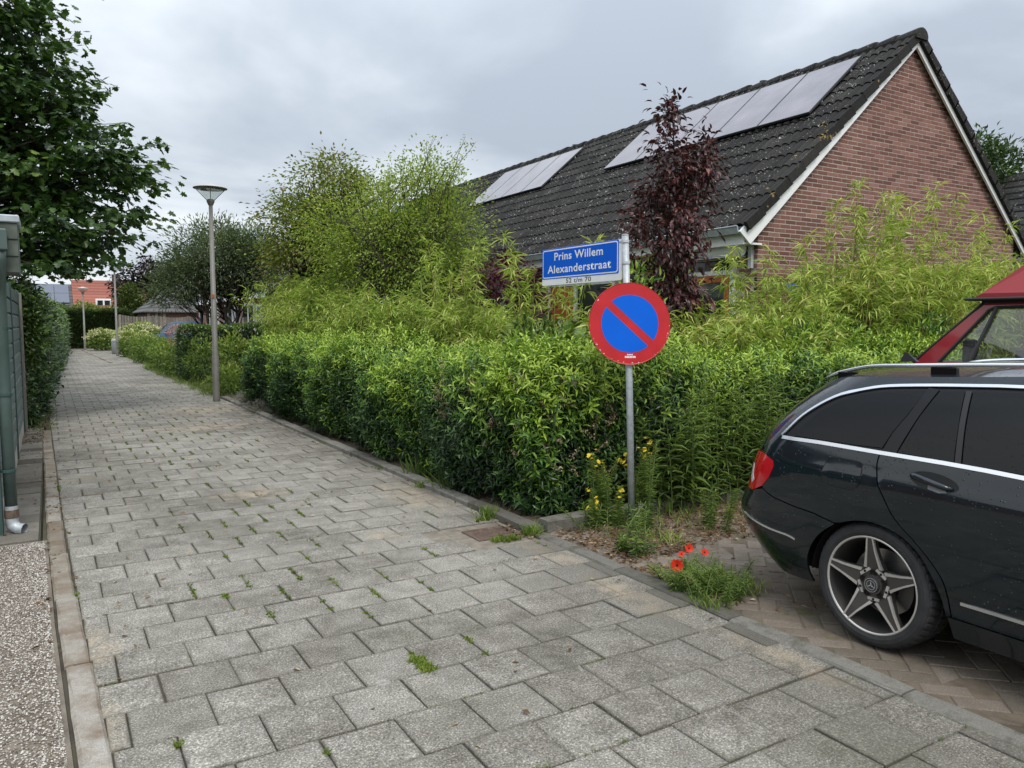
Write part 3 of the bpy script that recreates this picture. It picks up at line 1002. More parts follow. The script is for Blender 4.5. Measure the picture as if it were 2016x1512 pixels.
def tile_shape(mat_name, verge=False):
    """interlocking double-roll concrete tile in its own axes: x along the eave, y up the slope, z out"""
    n = 13
    prof = []
    for i in range(n):
        f = i / (n - 1)
        zz_ = .048 * abs(math.sin(2 * math.pi * f)) ** .75
        prof.append((f * TWd * 1.01, zz_))
    V, F = [], []
    for (yy, lift) in ((-.03, .022), (TEx, .0)):
        V += [(x, yy, z + lift) for x, z in prof]
    V += [(x, -.028, z + .022 - .02) for x, z in prof]
    for i in range(n - 1):
        F.append((i, i + 1, n + i + 1, n + i))
        F.append((2 * n + i + 1, i + 1, i, 2 * n + i)[::-1] if False else (2 * n + i, 2 * n + i + 1, i + 1, i))
    if verge:
        # upturned outer edge closing over the gable board (x = 0 side)
        b = len(V)
        V += [(-.012, -.03, .075), (-.012, TEx, .05), (-.055, -.03, .075), (-.055, TEx, .05), (-.055, -.03, -.06), (-.055, TEx, -.085), (.0, -.03, .03), (.0, TEx, .004)]
        F += [(b, b + 1, b + 3, b + 2), (b + 2, b + 3, b + 5, b + 4), (b + 6, b + 7, b + 1, b), (b, b + 2, b + 4), (b, b + 4, b + 6), (b + 6, b + 4, 2 * n)]
    return V, F


# front slope frame: x' = along +s, y' up-slope, z' outward
Mf = Matrix(((0, math.cos(ANG), -math.sin(ANG), TE), (1, 0, 0, SG - .10), (0, math.sin(ANG), math.cos(ANG), ZE), (0, 0, 0, 1)))
PAN = [(7.93, 5, 1.02), (15.40, 4, 0.935)]
NC = int((SEND - SG + .2) / TWd)
V0, F0 = tile_shape('t')
V1, F1 = tile_shape('t', True)
tm = mesh_data('roof_tile', V0, F0, M['tile'], False)
tv = mesh_data('verge_tile', V1, F1, M['tile_verge'], False)


def under_panel(s, up):
    t = TE + up * math.cos(ANG)
    return any(a + .1 < s < a + n * w - .3 and 10.25 < t < 11.1 for a, n, w in PAN)


tl = []
for c in range(NC):
    for r in range(NR):
        s0 = SG - .10 + c * TWd
        up = r * TEx
        if under_panel(s0, up): continue
        tl.append((c, r, math.hypot(TE + up * .76, s0)))
tl.sort(key=lambda q: q[2])
cnt = 0
VV, FF, TT = [], [], []
V0a = np.array(V0)
for c, r, d in tl:
    loc = Mf @ Vector((c * TWd, r * TEx, 0))
    rot = Mf.to_3x3() @ Matrix.Rotation(random.gauss(0, .006), 3, 'Z') @ Matrix.Rotation(random.gauss(0, .004), 3, 'X')
    if c == 0 or cnt < 285:
        o = put('verge_tile' if c == 0 else 'roof_tile', tv if c == 0 else tm, roof)
        if c: cnt += 1
        o.matrix_basis = Matrix.Translation(loc) @ rot.to_4x4()
    else:
        v = V0a @ np.array(rot).T + np.array(loc)
        b = len(VV)
        VV += v.tolist()
        FF += [tuple(b + i for i in f) for f in F0]
        TT += [random.random()] * len(v)
tag(mk('roof_tiles_beyond', VV, FF, M['tile_t'], roof, False, {'tint': TT}), kind='stuff')
# back slope: a few columns of tiles by the gable, the same shapes
Mb = Matrix(((0, -math.cos(ANG), math.sin(ANG), 2 * TR - TE), (-1, 0, 0, SG + 1.4), (0, math.sin(ANG), math.cos(ANG), ZE), (0, 0, 0, 1)))
VV, FF, TT = [], [], []
for c in range(5):
    for r in range(NR):
        mt = Mb @ Matrix.Translation((c * TWd, r * TEx, 0))
        b = len(VV)
        VV += [tuple(mt @ Vector(v)) for v in V0]
        FF += [tuple(b + i for i in f) for f in F0]
        TT += [random.random()] * len(V0)
for r in range(NR):       # verge tiles of the back slope
    b = len(VV)
    pts = []
    for up in (r * TEx - .03, (r + 1) * TEx):
        k = .075 if up < (r + .5) * TEx else .05
        for yy in (SG - .155, SG - .05):
            for off_ in (k, -.06):
                pts.append(tuple(Mb @ Vector((SG + 1.4 - yy, up, off_))))
    VV += pts
    FF += [tuple(b + i for i in f) for f in ((0, 2, 6, 4), (1, 5, 7, 3), (0, 4, 5, 1), (2, 3, 7, 6), (0, 1, 3, 2), (4, 6, 7, 5))]
    TT += [.5] * 8
tag(mk('back_slope_tiles', VV, FF, M['tile_t'], roof, False, {'tint': TT}), kind='stuff')
# ridge caps
rc = MB()
n = 9
VV, FF = [], []
for yy, rr in ((0, .145), (.03, .15), (.40, .125)):
    for i in range(n):
        a = math.pi * (i / (n - 1)) * 1.16 - .08 * math.pi
        VV.append((math.cos(a) * rr * 1.05, yy, math.sin(a) * rr * .95))
for q in range(2):
    for i in range(n - 1):
        FF.append((q * n + i, q * n + i + 1, q * n + n + i + 1, q * n + n + i))
FF.append(tuple(range(n - 1, -1, -1)))
rm = mesh_data('ridge_tile', VV, FF, M['tile'])
y = SG - .18
while y < SEND:
    put('ridge_tile', rm, roof, (TR, y, ZR - .055 + random.gauss(0, .005)), (random.gauss(0, .012), 0, random.gauss(0, .012)))
    y += .375
# verge boards
for sgn in (1, -1):
    mb = MB()
    x0 = TE - .10 if sgn == 1 else 2 * TR - TE + .10
    def pt(up, off_, yy):
        x = x0 + sgn * math.cos(ANG) * up - sgn * math.sin(ANG) * off_
        z = ZE - .13 + math.sin(ANG) * up + math.cos(ANG) * off_ + (.02)
        return (x, yy, z)
    U = (TR - TE + .10) / math.cos(ANG)
    prof = [(0.0, -.125), (U, -.125), (U, .03), (0.0, .03)]
    V = [pt(u_, o_, SG - .10) for u_, o_ in prof] + [pt(u_, o_, SG - .065) for u_, o_ in prof]
    if sgn == 1:   # boxed foot of the board where it meets the gutter
        V[0] = (V[0][0] + .10, V[0][1], V[0][2] - .04); V[4] = (V[0][0], V[4][1], V[0][2])
    # mitre at the ridge
    for k in (1, 2, 5, 6):
        V[k] = (TR - sgn * .001, V[k][1], V[k][2] + (TR - V[k][0]) * math.tan(ANG) * sgn)
    mb.add(V, [(0, 1, 2, 3), (7, 6, 5, 4), (0, 4, 5, 1), (2, 6, 7, 3), (0, 3, 7, 4), (1, 5, 6, 2)])
    mb.build('bargeboard', M['white'], house)
# eave: gutter, white board, soffit
gx = TE - .10
mb = MB()
prof = [(.11, .045), (.11, -.05), (-.01, -.06), (-.035, .02), (-.05, .035), (-.045, .047), (-.02, .035), (0.0, -.045), (.10, -.04), (.10, .045)]
n = len(prof)
V = [(gx + x, SG - .06, ZE - .05 + z) for x, z in prof] + [(gx + x, SEND, ZE - .05 + z) for x, z in prof]
mb.add(V, [(i, (i + 1) % n, n + (i + 1) % n, n + i) for i in range(n)] + [tuple(range(n))])
gut = mb.build('gutter', M['zinc'], house)
for k in range(26):
    MB().box((gx - .056, SG + .3 + k * .75, ZE - .118), (gx + .10, SG + .325 + k * .75, ZE - .112)).build('bracket', M['zinc'], gut) if k < 14 else None
MB().box((TE + .02, SG - .055, ZE - .24), (TW0 + .02, SEND, ZE - .215)).build('soffit', M['white'], house)
MB().box((TE - .005, SG - .055, ZE - .245), (TE + .018, SEND, ZE - .105)).build('fascia_board', M['white'], house)
# solar panels
for a, n_, w in PAN:
    for k in range(n_):
        p = MB()
        u0, u1 = 2.80, 4.42
        y0_ = a - (SG - .10) + k * w + .008
        p.bbox((y0_, u0, .085), (y0_ + w - .016, u1, .12), .003)
        p.V = [tuple(Mf @ Vector(v)) for v in p.V]
        fr = p.build('solar_panel', M['plastic'], house)
        q = MB().add([tuple(Mf @ Vector(v)) for v in ((y0_ + .012, u0 + .012, .1215), (y0_ + w - .028, u0 + .012, .1215), (y0_ + w - .028, u1 - .012, .1215), (y0_ + .012, u1 - .012, .1215))], [(0, 1, 2, 3)])
        q.build('cell_glass', M['panel'], fr)
    rl = MB()
    for uu in (3.15, 4.05):
        rl.box((a - (SG - .10) + .02, uu, .045), (a - (SG - .10) + n_ * w - .02, uu + .04, .083))
    rl.V = [tuple(Mf @ Vector(v)) for v in rl.V]
    rl.build('mounting_rail', M['steel'], house)
# little vents behind the ridge
for yy in (10.45, 16.6):
    MB().tube([(TR + .2, yy, ZR - .3), (TR + .2, yy, ZR + .16), (TR + .2, yy, ZR + .165)], [.055, .055, .07], 10).build('roof_vent', M['plastic'], house)


# openings of the front wall
def opening(y0, y1, z0, z1, lights, fr=.07):
    """lights: list of (ya, yb, za, zb, kind)"""
    f = MB()
    xo = TW0 - .075
    f.box((xo, y0, z0), (xo + .06, y0 + fr, z1)); f.box((xo, y1 - fr, z0), (xo + .06, y1, z1))
    f.box((xo, y0 + fr + .001, z1 - fr), (xo + .06, y1 - fr - .001, z1)); f.box((xo, y0 + fr + .001, z0), (xo + .06, y1 - fr - .001, z0 + fr))
    w = f.build('window', M['white'], house)
    for ya, yb, za, zb, kd in lights:
        if kd == 'glass':
            MB().box((xo + .03, ya, za), (xo + .036, yb, zb)).build('pane', M['win'], w)
        elif kd == 'panel':
            MB().bbox((xo + .012, ya, za), (xo + .045, yb, zb), .004).build('door_panel', M['orange'], w)
        elif kd == 'bar':
            MB().box((xo - .004, ya, za), (xo + .058, yb, zb)).build('frame_bar', M['white'], w)
        elif kd == 'orange':
            s_ = MB()
            e = .095
            s_.box((xo - .002, ya, za), (xo + .045, ya + e, zb)); s_.box((xo - .002, yb - e, za), (xo + .045, yb, zb))
            s_.box((xo - .002, ya + e + .001, zb - e), (xo + .045, yb - e - .001, zb)); s_.box((xo - .002, ya + e + .001, za), (xo + .045, yb - e - .001, za + e))
            s2 = s_.build('sash', M['orange'], w)
            MB().box((xo + .02, ya + e, za + e), (xo + .026, yb - e, zb - e)).build('pane', M['win'], w)
    return w


opening(7.72, 8.66, .1, 2.52, [(7.79, 8.59, 2.30, 2.45, 'glass'), (7.79, 8.59, 2.235, 2.30, 'bar'), (7.80, 8.58, .18, 2.23, 'orange')])
opening(9.1, 10.2, .9, 2.52, [(9.17, 9.62, .97, 2.45, 'glass'), (9.62, 9.68, .97, 2.45, 'bar'), (9.68, 10.13, .97, 2.45, 'glass')])
opening(10.38, 12.42, .1, 2.30, [(10.45, 11.48, .17, 2.23, 'glass'), (11.48, 11.57, .17, 2.23, 'bar'), (11.58, 12.34, .18, 2.22, 'panel')])
opening(14.2, 16.2, .9, 2.4, [(14.27, 16.13, .97, 2.33, 'glass')])
opening(17.5, 18.6, .1, 2.4, [(17.57, 18.53, .17, 2.33, 'panel')])
opening(20, 22, .9, 2.4, [(20.07, 21.93, .97, 2.33, 'glass')])
# rolled awning in its cassette over the first windows
aw = empty('awning', (8.2, 9, 2.6), 'pale grey rolled awning cassette under the gutter above the orange-framed door', 'awning')
mb = MB()
n = 12
pr = [(.095 * math.cos(2 * math.pi * i / n), .105 * math.sin(2 * math.pi * i / n)) for i in range(n)]
V = []
for yy in (7.50, 11.0):
    V += [(8.20 + x, yy, 2.575 + z) for x, z in pr]
mb.add(V, [(i, (i + 1) % n, n + (i + 1) % n, n + i) for i in range(n)] + [tuple(range(n)), tuple(range(2 * n - 1, n - 1, -1))])
mb.build('cassette', M['white'], aw)
MB().box((8.09, 7.52, 2.462), (8.30, 10.98, 2.474)).build('front_bar', M['alu'], aw)
MB().bbox((8.30, 7.42, 2.30), (8.35, 7.48, 2.70)).build('bracket', M['alu'], aw)
# wall lamp / number plate: blue house sign on the gable
pl = MB().bbox((8.93, SG - .022, 2.00), (9.25, SG - .008, 2.10), .003).build('house_name_plate', M['sign_blue'], house)
# ------------------------------------------------------------------ sign post
def frame(right, up, origin):
    r, u_ = Vector(right).normalized(), Vector(up).normalized()
    n = r.cross(u_)
    return Matrix(((r.x, u_.x, n.x, origin[0]), (r.y, u_.y, n.y, origin[1]), (r.z, u_.z, n.z, origin[2]), (0, 0, 0, 1)))


def lettering(text, Mx, width, height, mat, parent, name='lettering', depth=.0006, bold=.016):
    """a line of print, fitted to width x height (cap height), centred on Mx"""
    cu = bpy.data.curves.new('lettering', 'FONT')
    cu.body = text
    cu.align_x = 'CENTER'
    cu.size = 1.0
    cu.offset = bold
    cu.resolution_u = 3
    cu.space_character = 1.06
    o = bpy.data.objects.new('lettering', cu)
    COL.objects.link(o)
    dg = bpy.context.evaluated_depsgraph_get()
    me = bpy.data.meshes.new_from_object(o.evaluated_get(dg))
    bpy.data.objects.remove(o)
    bpy.data.curves.remove(cu)
    co = np.zeros(len(me.vertices) * 3, np.float32)
    me.vertices.foreach_get('co', co)
    co = co.reshape(-1, 3)
    kx = width / (co[:, 0].max() - co[:, 0].min())
    ky = height / 0.73
    co[:, 0] = (co[:, 0] - (co[:, 0].max() + co[:, 0].min()) / 2) * kx
    co[:, 1] *= ky
    co[:, 2] = co[:, 2] * 0 + depth
    A = np.array(Mx)
    co = co @ A[:3, :3].T + A[:3, 3]
    me.vertices.foreach_set('co', co.ravel().astype(np.float32))
    me.update()
    me.materials.clear()
    me.materials.append(mat)
    me.name = name
    return put(name, me, parent)


def rrect(x0, x1, y0, y1, r, n=5):
    pts = []
    for cx, cy, a0 in ((x1 - r, y1 - r, 0), (x0 + r, y1 - r, 90), (x0 + r, y0 + r, 180), (x1 - r, y0 + r, 270)):
        for i in range(n + 1):
            a = R(a0 + 90 * i / n)
            pts.append((cx + r * math.cos(a), cy + r * math.sin(a)))
    return pts


sp = empty('traffic_sign', (3.72, 4.42, 0), 'galvanised pole with blue street name board and round red and blue no-parking disc', 'sign')
mb = MB()
mb.tube([(3.722, 4.418, -.1), (3.70, 4.44, 1.0), (3.662, 4.468, 2.20)], .0255, 14)
mb.build('pole', M['steel'], sp, True)
MB().lathe([(.026, 0), (.0265, .008), (.02, .012), (.0, .013)], 14, Matrix.Translation((3.662, 4.468, 2.19))).build('pole_cap', M['steel'], sp)
for z_ in (2.14, 1.985, 1.66, 1.42):
    x_ = 3.722 + (3.662 - 3.722) * z_ / 2.2; y_ = 4.418 + .05 * z_ / 2.2
    MB().lathe([(.026, 0), (.030, 0), (.030, .018), (.026, .018)], 14, Matrix.Translation((x_, y_, z_))).bbox((x_ - .012, y_ + .028, z_ + .001), (x_ + .012, y_ + .06, z_ + .017), .002).build('clamp', M['alu'], sp)
BM_ = frame((0, -1, 0), (0, 0, 1), (3.655, 5.03, 2.02))
BMi = BM_
W2, H2 = .535, .152
nb = MB().prism(rrect(-W2, W2, -H2, H2, .012), -.006, BM_)
nb.add([BM_ @ Vector(v) for v in ((-W2, -H2, -.006), (W2, -H2, -.006), (W2, -H2 - .001, -.03), (-W2, -H2 - .001, -.03))], [(0, 1, 2, 3)])
nb.add([BM_ @ Vector(v) for v in ((-W2, H2, -.006), (W2, H2, -.006), (W2, H2 + .001, -.03), (-W2, H2 + .001, -.03))], [(3, 2, 1, 0)])
board = nb.build('name_board', M['sign_white'], sp)
MB().prism(rrect(-W2 + .002, W2 - .034, -H2 + .052, H2 - .001, .012), .0012, BM_).build('blue_ground', M['sign_blue'], board)
MB().prism(rrect(-W2 + .011, W2 - .044, -H2 + .060, H2 - .009, .022), .0018, BM_).build('white_line', M['sign_white'], board)
MB().prism(rrect(-W2 + .020, W2 - .053, -H2 + .069, H2 - .018, .017), .0024, BM_).build('blue_field', M['sign_blue'], board)
lettering('Prins Willem', BM_ @ Matrix.Translation((-.018, .052, .0026)), .66, .066, M['sign_white'], board)
lettering('Alexanderstraat', BM_ @ Matrix.Translation((-.018, -.052, .0026)), .86, .066, M['sign_white'], board)
lettering('52 t/m 70', BM_ @ Matrix.Translation((-.01, -.141, .0005)), .34, .038, M['sign_black'], board, bold=.008)
# round disc
DN = Vector((-.473, -.883, 0)).normalized()
DR = Vector((.883, -.473, 0)).normalized()
DM = frame(DR, (-.02, .012, 1), (3.665, 4.405, 1.545))
DD = .302
red = MB().lathe([(0, 0), (DD - .006, 0), (DD - .001, .002), (DD, -.004), (DD, -.024), (DD - .008, -.026), (DD - .01, -.006), (0, -.006)], 72, DM).build('disc', M['sign_red'], sp)
al = R(-43)
hw = .028


def seg_poly(sign, r=.212, n=40):
    a0 = math.asin(hw / r)
    pts = [(r * math.cos(a0 + (math.pi - 2 * a0) * i / n), r * math.sin(a0 + (math.pi - 2 * a0) * i / n)) for i in range(n + 1)]
    if sign < 0: pts = [(-x, -y) for x, y in pts]
    return [(x * math.cos(al) - y * math.sin(al), x * math.sin(al) + y * math.cos(al)) for x, y in pts]


for sg in (1, -1):
    MB().prism(seg_poly(sg), .0009, DM).build('blue_half', M['sign_disc_blue'], red)
st = MB()
for i in range(7):
    st.prism([(-.04 + i * .0118, -.252), (-.031 + i * .0118, -.252), (-.031 + i * .0118, -.236 + .004 * ((i * 3) % 3 - 1)), (-.04 + i * .0118, -.236)], .0008, DM)
for i in range(4):
    st.prism([(-.022 + i * .011, -.232), (-.014 + i * .011, -.232), (-.0155 + i * .011, -.222), (-.022 + i * .011, -.224)], .0008, DM)
st.build('sticker', M['sign_white'], red)
ch = MB()
for i in range(26):       # chipped paint on the rim
    a = random.uniform(math.pi, 2 * math.pi) if i < 20 else random.uniform(0, 6.28)
    r = random.uniform(.285, .298)
    w = random.uniform(.002, .006)
    ch.prism([(r * math.cos(a) - w, r * math.sin(a) - w * .5), (r * math.cos(a) + w, r * math.sin(a) - w * .6), (r * math.cos(a) + w * .4, r * math.sin(a) + w * .6)], .0007, DM)
tag(ch.build('paint_chips', M['sign_white'], red), kind='stuff')


# ------------------------------------------------------------------ street lamps
def street_lamp(x, y, k, label):
    t = empty('street_lamp', (x, y, 0), label, 'street lamp', 'street lamps along the path')
    mb = MB()
    mb.tube([(x, y, -.1), (x, y, .05), (x, y, .9 * k), (x, y, .92 * k), (x, y, 3.86 * k)], [.066, .066, .064, .056, .037], 14)
    pole = mb.build('pole', M['lamp_post'], t, True)
    MB().lathe([(.043, 0), (.055, .02), (.075, .07), (.078, .10), (.06, .112), (.0, .114)], 16, Matrix.Translation((x, y, 3.84 * k))).build('socket', M['lamp_post'], t, True)
    MB().lathe([(.072, 0), (.296, .215), (.29, .215), (.066, .003)], 28, Matrix.Translation((x, y, 3.945 * k))).build('glass_cone', M['clear_glass'], t, True)
    for q in range(3):
        a = 2.1 * q + .35
        MB().tube([(x + .075 * math.cos(a), y + .075 * math.sin(a), 3.94 * k), (x + .305 * math.cos(a), y + .305 * math.sin(a), 3.94 * k + .225)], .007, 6).build('strut', M['lamp_post'], t)
    hz = 3.94 * k + .215
    MB().lathe([(0, .02), (.20, .012), (.30, -.002), (.315, .003), (.318, .012)], 32, Matrix.Translation((x, y, hz))).build('reflector', M['lamp_post'], t, True)
    MB().lathe([(.318, .012), (.30, .028), (.20, .055), (.10, .075), (.06, .105), (0, .112)], 32, Matrix.Translation((x, y, hz))).build('hood', M['lamp_top'], t, True)
    if k == 1.0:
        MB().prism([(-.03, 0), (.03, 0), (.03, .07), (-.03, .07)], .004, frame((math.cos(R(31)), -math.sin(R(31)), 0), (0, 0, 1), (x - .020, y - .054, 2.04))).build('sticker', M['orange'], pole)
    return t


street_lamp(2.80, 16.05, 1.0, 'nearest street lamp, tall brown-grey post with hat-shaped head, at the end of the laurel hedge')
street_lamp(2.72, 40.5, 1.02, 'street lamp standing beside the garden plants half way down the path, head touching maple leaves')
street_lamp(1.75, 50.9, .84, 'farthest street lamp, small and thin, in front of the clipped conifer hedge')

# ------------------------------------------------------------------ shed at the edge of the path
sh = empty('shed', (-2, 9.6, 0), 'green board-clad shed with deep mossy fascia and green downpipe beside the path', 'shed')
XW = -0.36
core = MB()
core.box((-3.6, 6.86, 0), (XW - .03, 12.70, 1.93))
core.build('wall', M['green_dark'], sh)
MB().box((-3.7, 6.9, 1.94), (XW - .03, 12.8, 1.99)).build('roof', M['roof_under'], sh)
MB().box((XW - .028, 6.80, -.02), (XW - .002, 12.78, .20)).build('plinth', M['pale_plinth'], sh)
BSEG = [(6.80, 8.45), (8.49, 10.18), (10.22, 12.74)]
bh = .162
for ya, yb in BSEG:
    for i in range(11):
        z0 = .205 + i * bh
        mb = MB()
        V = []
        for yy in (ya + .003, yb - .003):
            V += [(XW - .026, yy, z0), (XW + .004, yy, z0 + .002), (XW + .004, yy, z0 + bh * .80), (XW - .012, yy, z0 + bh * .93), (XW - .012, yy, z0 + bh - .003), (XW - .026, yy, z0 + bh - .003)]
        mb.add(V, [(i_, (i_ + 1) % 6, 6 + (i_ + 1) % 6, 6 + i_) for i_ in range(6)] + [(5, 4, 3, 2, 1, 0), (6, 7, 8, 9, 10, 11)])
        mb.build('board', M['board'], sh)
for yy in (8.45, 10.18, 12.74):
    MB().box((XW - .02, yy + .001, .02), (XW + .016, yy + .039, 2.0)).build('batten', M['green_dark'], sh)
MB().box((XW - .10, 6.62, -.02), (XW + .012, 6.795, 1.92)).build('corner_post', M['green_dark'], sh)
fa = MB()
fa.bbox((-3.7, 6.52, 1.905), (-.165, 6.95, 2.255), .006)
fas = fa.build('fascia', M['fascia'], sh)
for z_ in (2.02, 2.14):
    MB().box((-3.7, 6.513, z_), (-.160, 6.5195, z_ + .004)).build('joint_strip', M['roof_under'], fas)
MB().bbox((-3.72, 6.50, 2.256), (-.150, 6.97, 2.31), .008).build('roof_edge', M['zinc'], sh)
dp = MB()
hop = MB().bbox((-.33, 6.38, 2.05), (-.225, 6.50, 2.20), .01).build('hopper', M['pipe'], sh)
dp.tube([(-.278, 6.44, 2.06), (-.279, 6.45, 1.99), (-.286, 6.52, 1.90), (-.292, 6.60, 1.83), (-.296, 6.65, 1.74), (-.296, 6.66, 1.0), (-.292, 6.67, .16)], [.045, .044, .043, .043, .043, .041, .041], 14)
pipe = dp.build('downpipe', M['pipe'], sh, True)
for z_ in (1.50, 1.02, .46):
    MB().lathe([(.042, 0), (.049, .002), (.049, .022), (.042, .024)], 14, Matrix.Translation((-.296, 6.66, z_))).box((-.36, 6.65, z_ + .003), (-.335, 6.67, z_ + .02)).build('pipe_clip', M['green_dark'], pipe)
MB().tube([(-.292, 6.67, .21), (-.292, 6.67, .10), (-.285, 6.66, .06), (-.255, 6.64, .038), (-.215, 6.615, .033)], [.044, .044, .043, .041, .042], 14, False).build('outlet_shoe', M['steel'], pipe, True)
MB().lathe([(.0465, 0), (.0475, .002), (.0475, .06), (.0465, .062)], 14, Matrix.Translation((-.292, 6.67, .12))).build('rust_band', M['iron'], pipe)
po = empty('wooden_post', (-.36, 13.1, 0), 'grey weathered wooden post between the green shed and the evergreen hedge', 'post')
MB().bbox((-.42, 13.03, -.1), (-.32, 13.15, 1.98), .008).build('post', M['post'], po)
MB().bbox((-.80, 13.06, .1), (-.421, 13.10, 1.93), .004).build('panel_board', M['post'], po)

# house out of frame, known by reflection; height exaggerated to show in the car windows
rh = empty('neighbour_house', (-13, 16, 0), 'unseen brick house with dark roof, heightened to be mirrored in the estate car windows', 'house')
V = [(-8.5, 10, 0), (-8.5, 23, 0), (-8.5, 23, 4.6), (-8.5, 16.5, 9.6), (-8.5, 10, 4.6)]
V += [(-18, y, z) for _, y, z in V]
mk('wall', V, [(0, 1, 2, 3, 4), (9, 8, 7, 6, 5), (0, 4, 9, 5), (1, 6, 7, 2)], M['brick'], rh)
mk('roof', [(-8.1, 9.6, 4.4), (-8.1, 16.5, 9.75), (-8.1, 23.4, 4.4), (-18.4, 9.6, 4.4), (-18.4, 16.5, 9.75), (-18.4, 23.4, 4.4)], [(0, 3, 4, 1), (1, 4, 5, 2)], M['tile'], rh)
for ya, za in ((11.2, .9), (14, .9), (19, .9), (15.4, 4.2)):
    w = MB().bbox((-8.53, ya, za), (-8.48, ya + 1.7, za + 1.4), .004).build('window', M['white'], rh)
    MB().box((-8.479, ya + .1, za + .1), (-8.475, ya + 1.6, za + 1.3)).build('pane', M['win'], w)
# ------------------------------------------------------------------ curved car panels
def pip(poly, P):
    x, y = P[:, 0], P[:, 1]
    ins = np.zeros(len(P), bool)
    dm = np.full(len(P), 1e9)
    n = len(poly)
    for i in range(n):
        ax, ay = poly[i]; bx, by = poly[(i + 1) % n]
        c = ((ay > y) != (by > y))
        with np.errstate(divide='ignore', invalid='ignore'):
            ins ^= c & (x < (bx - ax) * (y - ay) / ((by - ay) if by != ay else 1e-12) + ax)
        L2 = (bx - ax) ** 2 + (by - ay) ** 2 + 1e-12
        t = np.clip(((x - ax) * (bx - ax) + (y - ay) * (by - ay)) / L2, 0, 1)
        dm = np.minimum(dm, np.hypot(x - ax - t * (bx - ax), y - ay - t * (by - ay)))
    return ins, dm


def catmull(pts, n=4):
    out = []
    for i in range(len(pts) - 1):
        p0, p1, p2, p3 = (np.array(pts[max(i - 1, 0)]), np.array(pts[i]), np.array(pts[i + 1]), np.array(pts[min(i + 2, len(pts) - 1)]))
        for k in range(n):
            t = k / n
            out.append(tuple(0.5 * ((2 * p1) + (-p0 + p2) * t + (2 * p0 - 5 * p1 + 4 * p2 - p3) * t * t + (-p0 + 3 * p1 - 3 * p2 + p3) * t ** 3)))
    out.append(tuple(pts[-1]))
    return out


def panel_2d(poly, grid):
    P = []
    n = len(poly)
    for i in range(n):
        a, b = np.array(poly[i]), np.array(poly[(i + 1) % n])
        m = max(1, int(np.hypot(*(b - a)) / grid))
        for k in range(m): P.append(tuple(a + (b - a) * k / m))
    nb = len(P)
    arr = np.array(P)
    gx = np.arange(arr[:, 0].min() + grid / 2, arr[:, 0].max(), grid)
    gy = np.arange(arr[:, 1].min() + grid / 2, arr[:, 1].max(), grid)
    G = np.stack(np.meshgrid(gx, gy), -1).reshape(-1, 2)
    ins, dm = pip(P, G)
    G = G[ins & (dm > grid * .45)]
    pts = [Vector(p) for p in P] + [Vector(p) for p in G.tolist()]
    r = delaunay_2d_cdt(pts, [(i, (i + 1) % nb) for i in range(nb)], [], 1, 1e-5)
    V2 = np.array([tuple(v) for v in r[0]])
    F = [tuple(f) for f in r[2]]
    # boundary order in output
    origm = {}
    for i, os_ in enumerate(r[3]):
        for o in os_: origm[o] = i
    return V2, F, [origm[i] for i in range(nb)]


def panel(name, poly, surf, mat, parent, off=0.0, grid=.035, rim=.012, flip=False):
    """a body panel cut from the surface 'surf' by a 2D outline, with its folded edge"""
    V2, F, bd = panel_2d(poly, grid)
    e = 1e-3
    def pos(A, o):
        p = surf(A[:, 0], A[:, 1])
        du = surf(A[:, 0] + e, A[:, 1]) - surf(A[:, 0] - e, A[:, 1])
        dv = surf(A[:, 0], A[:, 1] + e) - surf(A[:, 0], A[:, 1] - e)
        n = unit(np.cross(du, dv))
        if not flip: n = -n      # the outlines run so that the plain normal points inwards
        return p + n * o
    V = pos(V2, off)
    # orient triangles along the normal
    FF = []
    nv = len(V)
    nrm = pos(V2, off + .01) - V
    Fa = np.array(F)
    fn = np.cross(V[Fa[:, 1]] - V[Fa[:, 0]], V[Fa[:, 2]] - V[Fa[:, 0]])
    s = (fn * nrm[Fa[:, 0]]).sum(1) < 0
    Fa[s] = Fa[s][:, ::-1]
    FF = [tuple(f) for f in Fa]
    if rim:
        B = V2[bd]
        top, bot = pos(B, off), pos(B, off - rim)
        V = np.concatenate([V, top, bot])
        m = len(bd)
        q = [(nv + i, nv + (i + 1) % m, nv + m + (i + 1) % m, nv + m + i) for i in range(m)]
        FF += q
    return mk(name, V, FF, mat, parent, True)


TZ = np.array([[.16, 3.36], [.25, 3.325], [.40, 3.29], [.60, 3.27], [.75, 3.265], [.85, 3.28], [.95, 3.315], [1.05, 3.358], [1.15, 3.408], [1.25, 3.473], [1.30, 3.512], [1.37, 3.59]])
SR = np.array([[.16, 2.92], [.3, 3.08], [.45, 3.19], [.55, 3.20], [.62, 3.13], [.75, 3.10], [.9, 3.06], [1.0, 3.01], [1.15, 2.87], [1.28, 2.71], [1.37, 2.55]])
SF = np.array([[.16, -1.38], [.3, -1.48], [.5, -1.52], [.7, -1.47], [.85, -1.35], [.95, -1.0], [1.4, -1.0]])
CA, CB, CN, CL, CT = .40, .62, 2.4, .75, 4.155


def smt(tab, z):
    o = 0
    for d in (-.05, -.025, 0, .025, .05): o = o + .2 * np.interp(z + d, tab[:, 0], tab[:, 1])
    return o


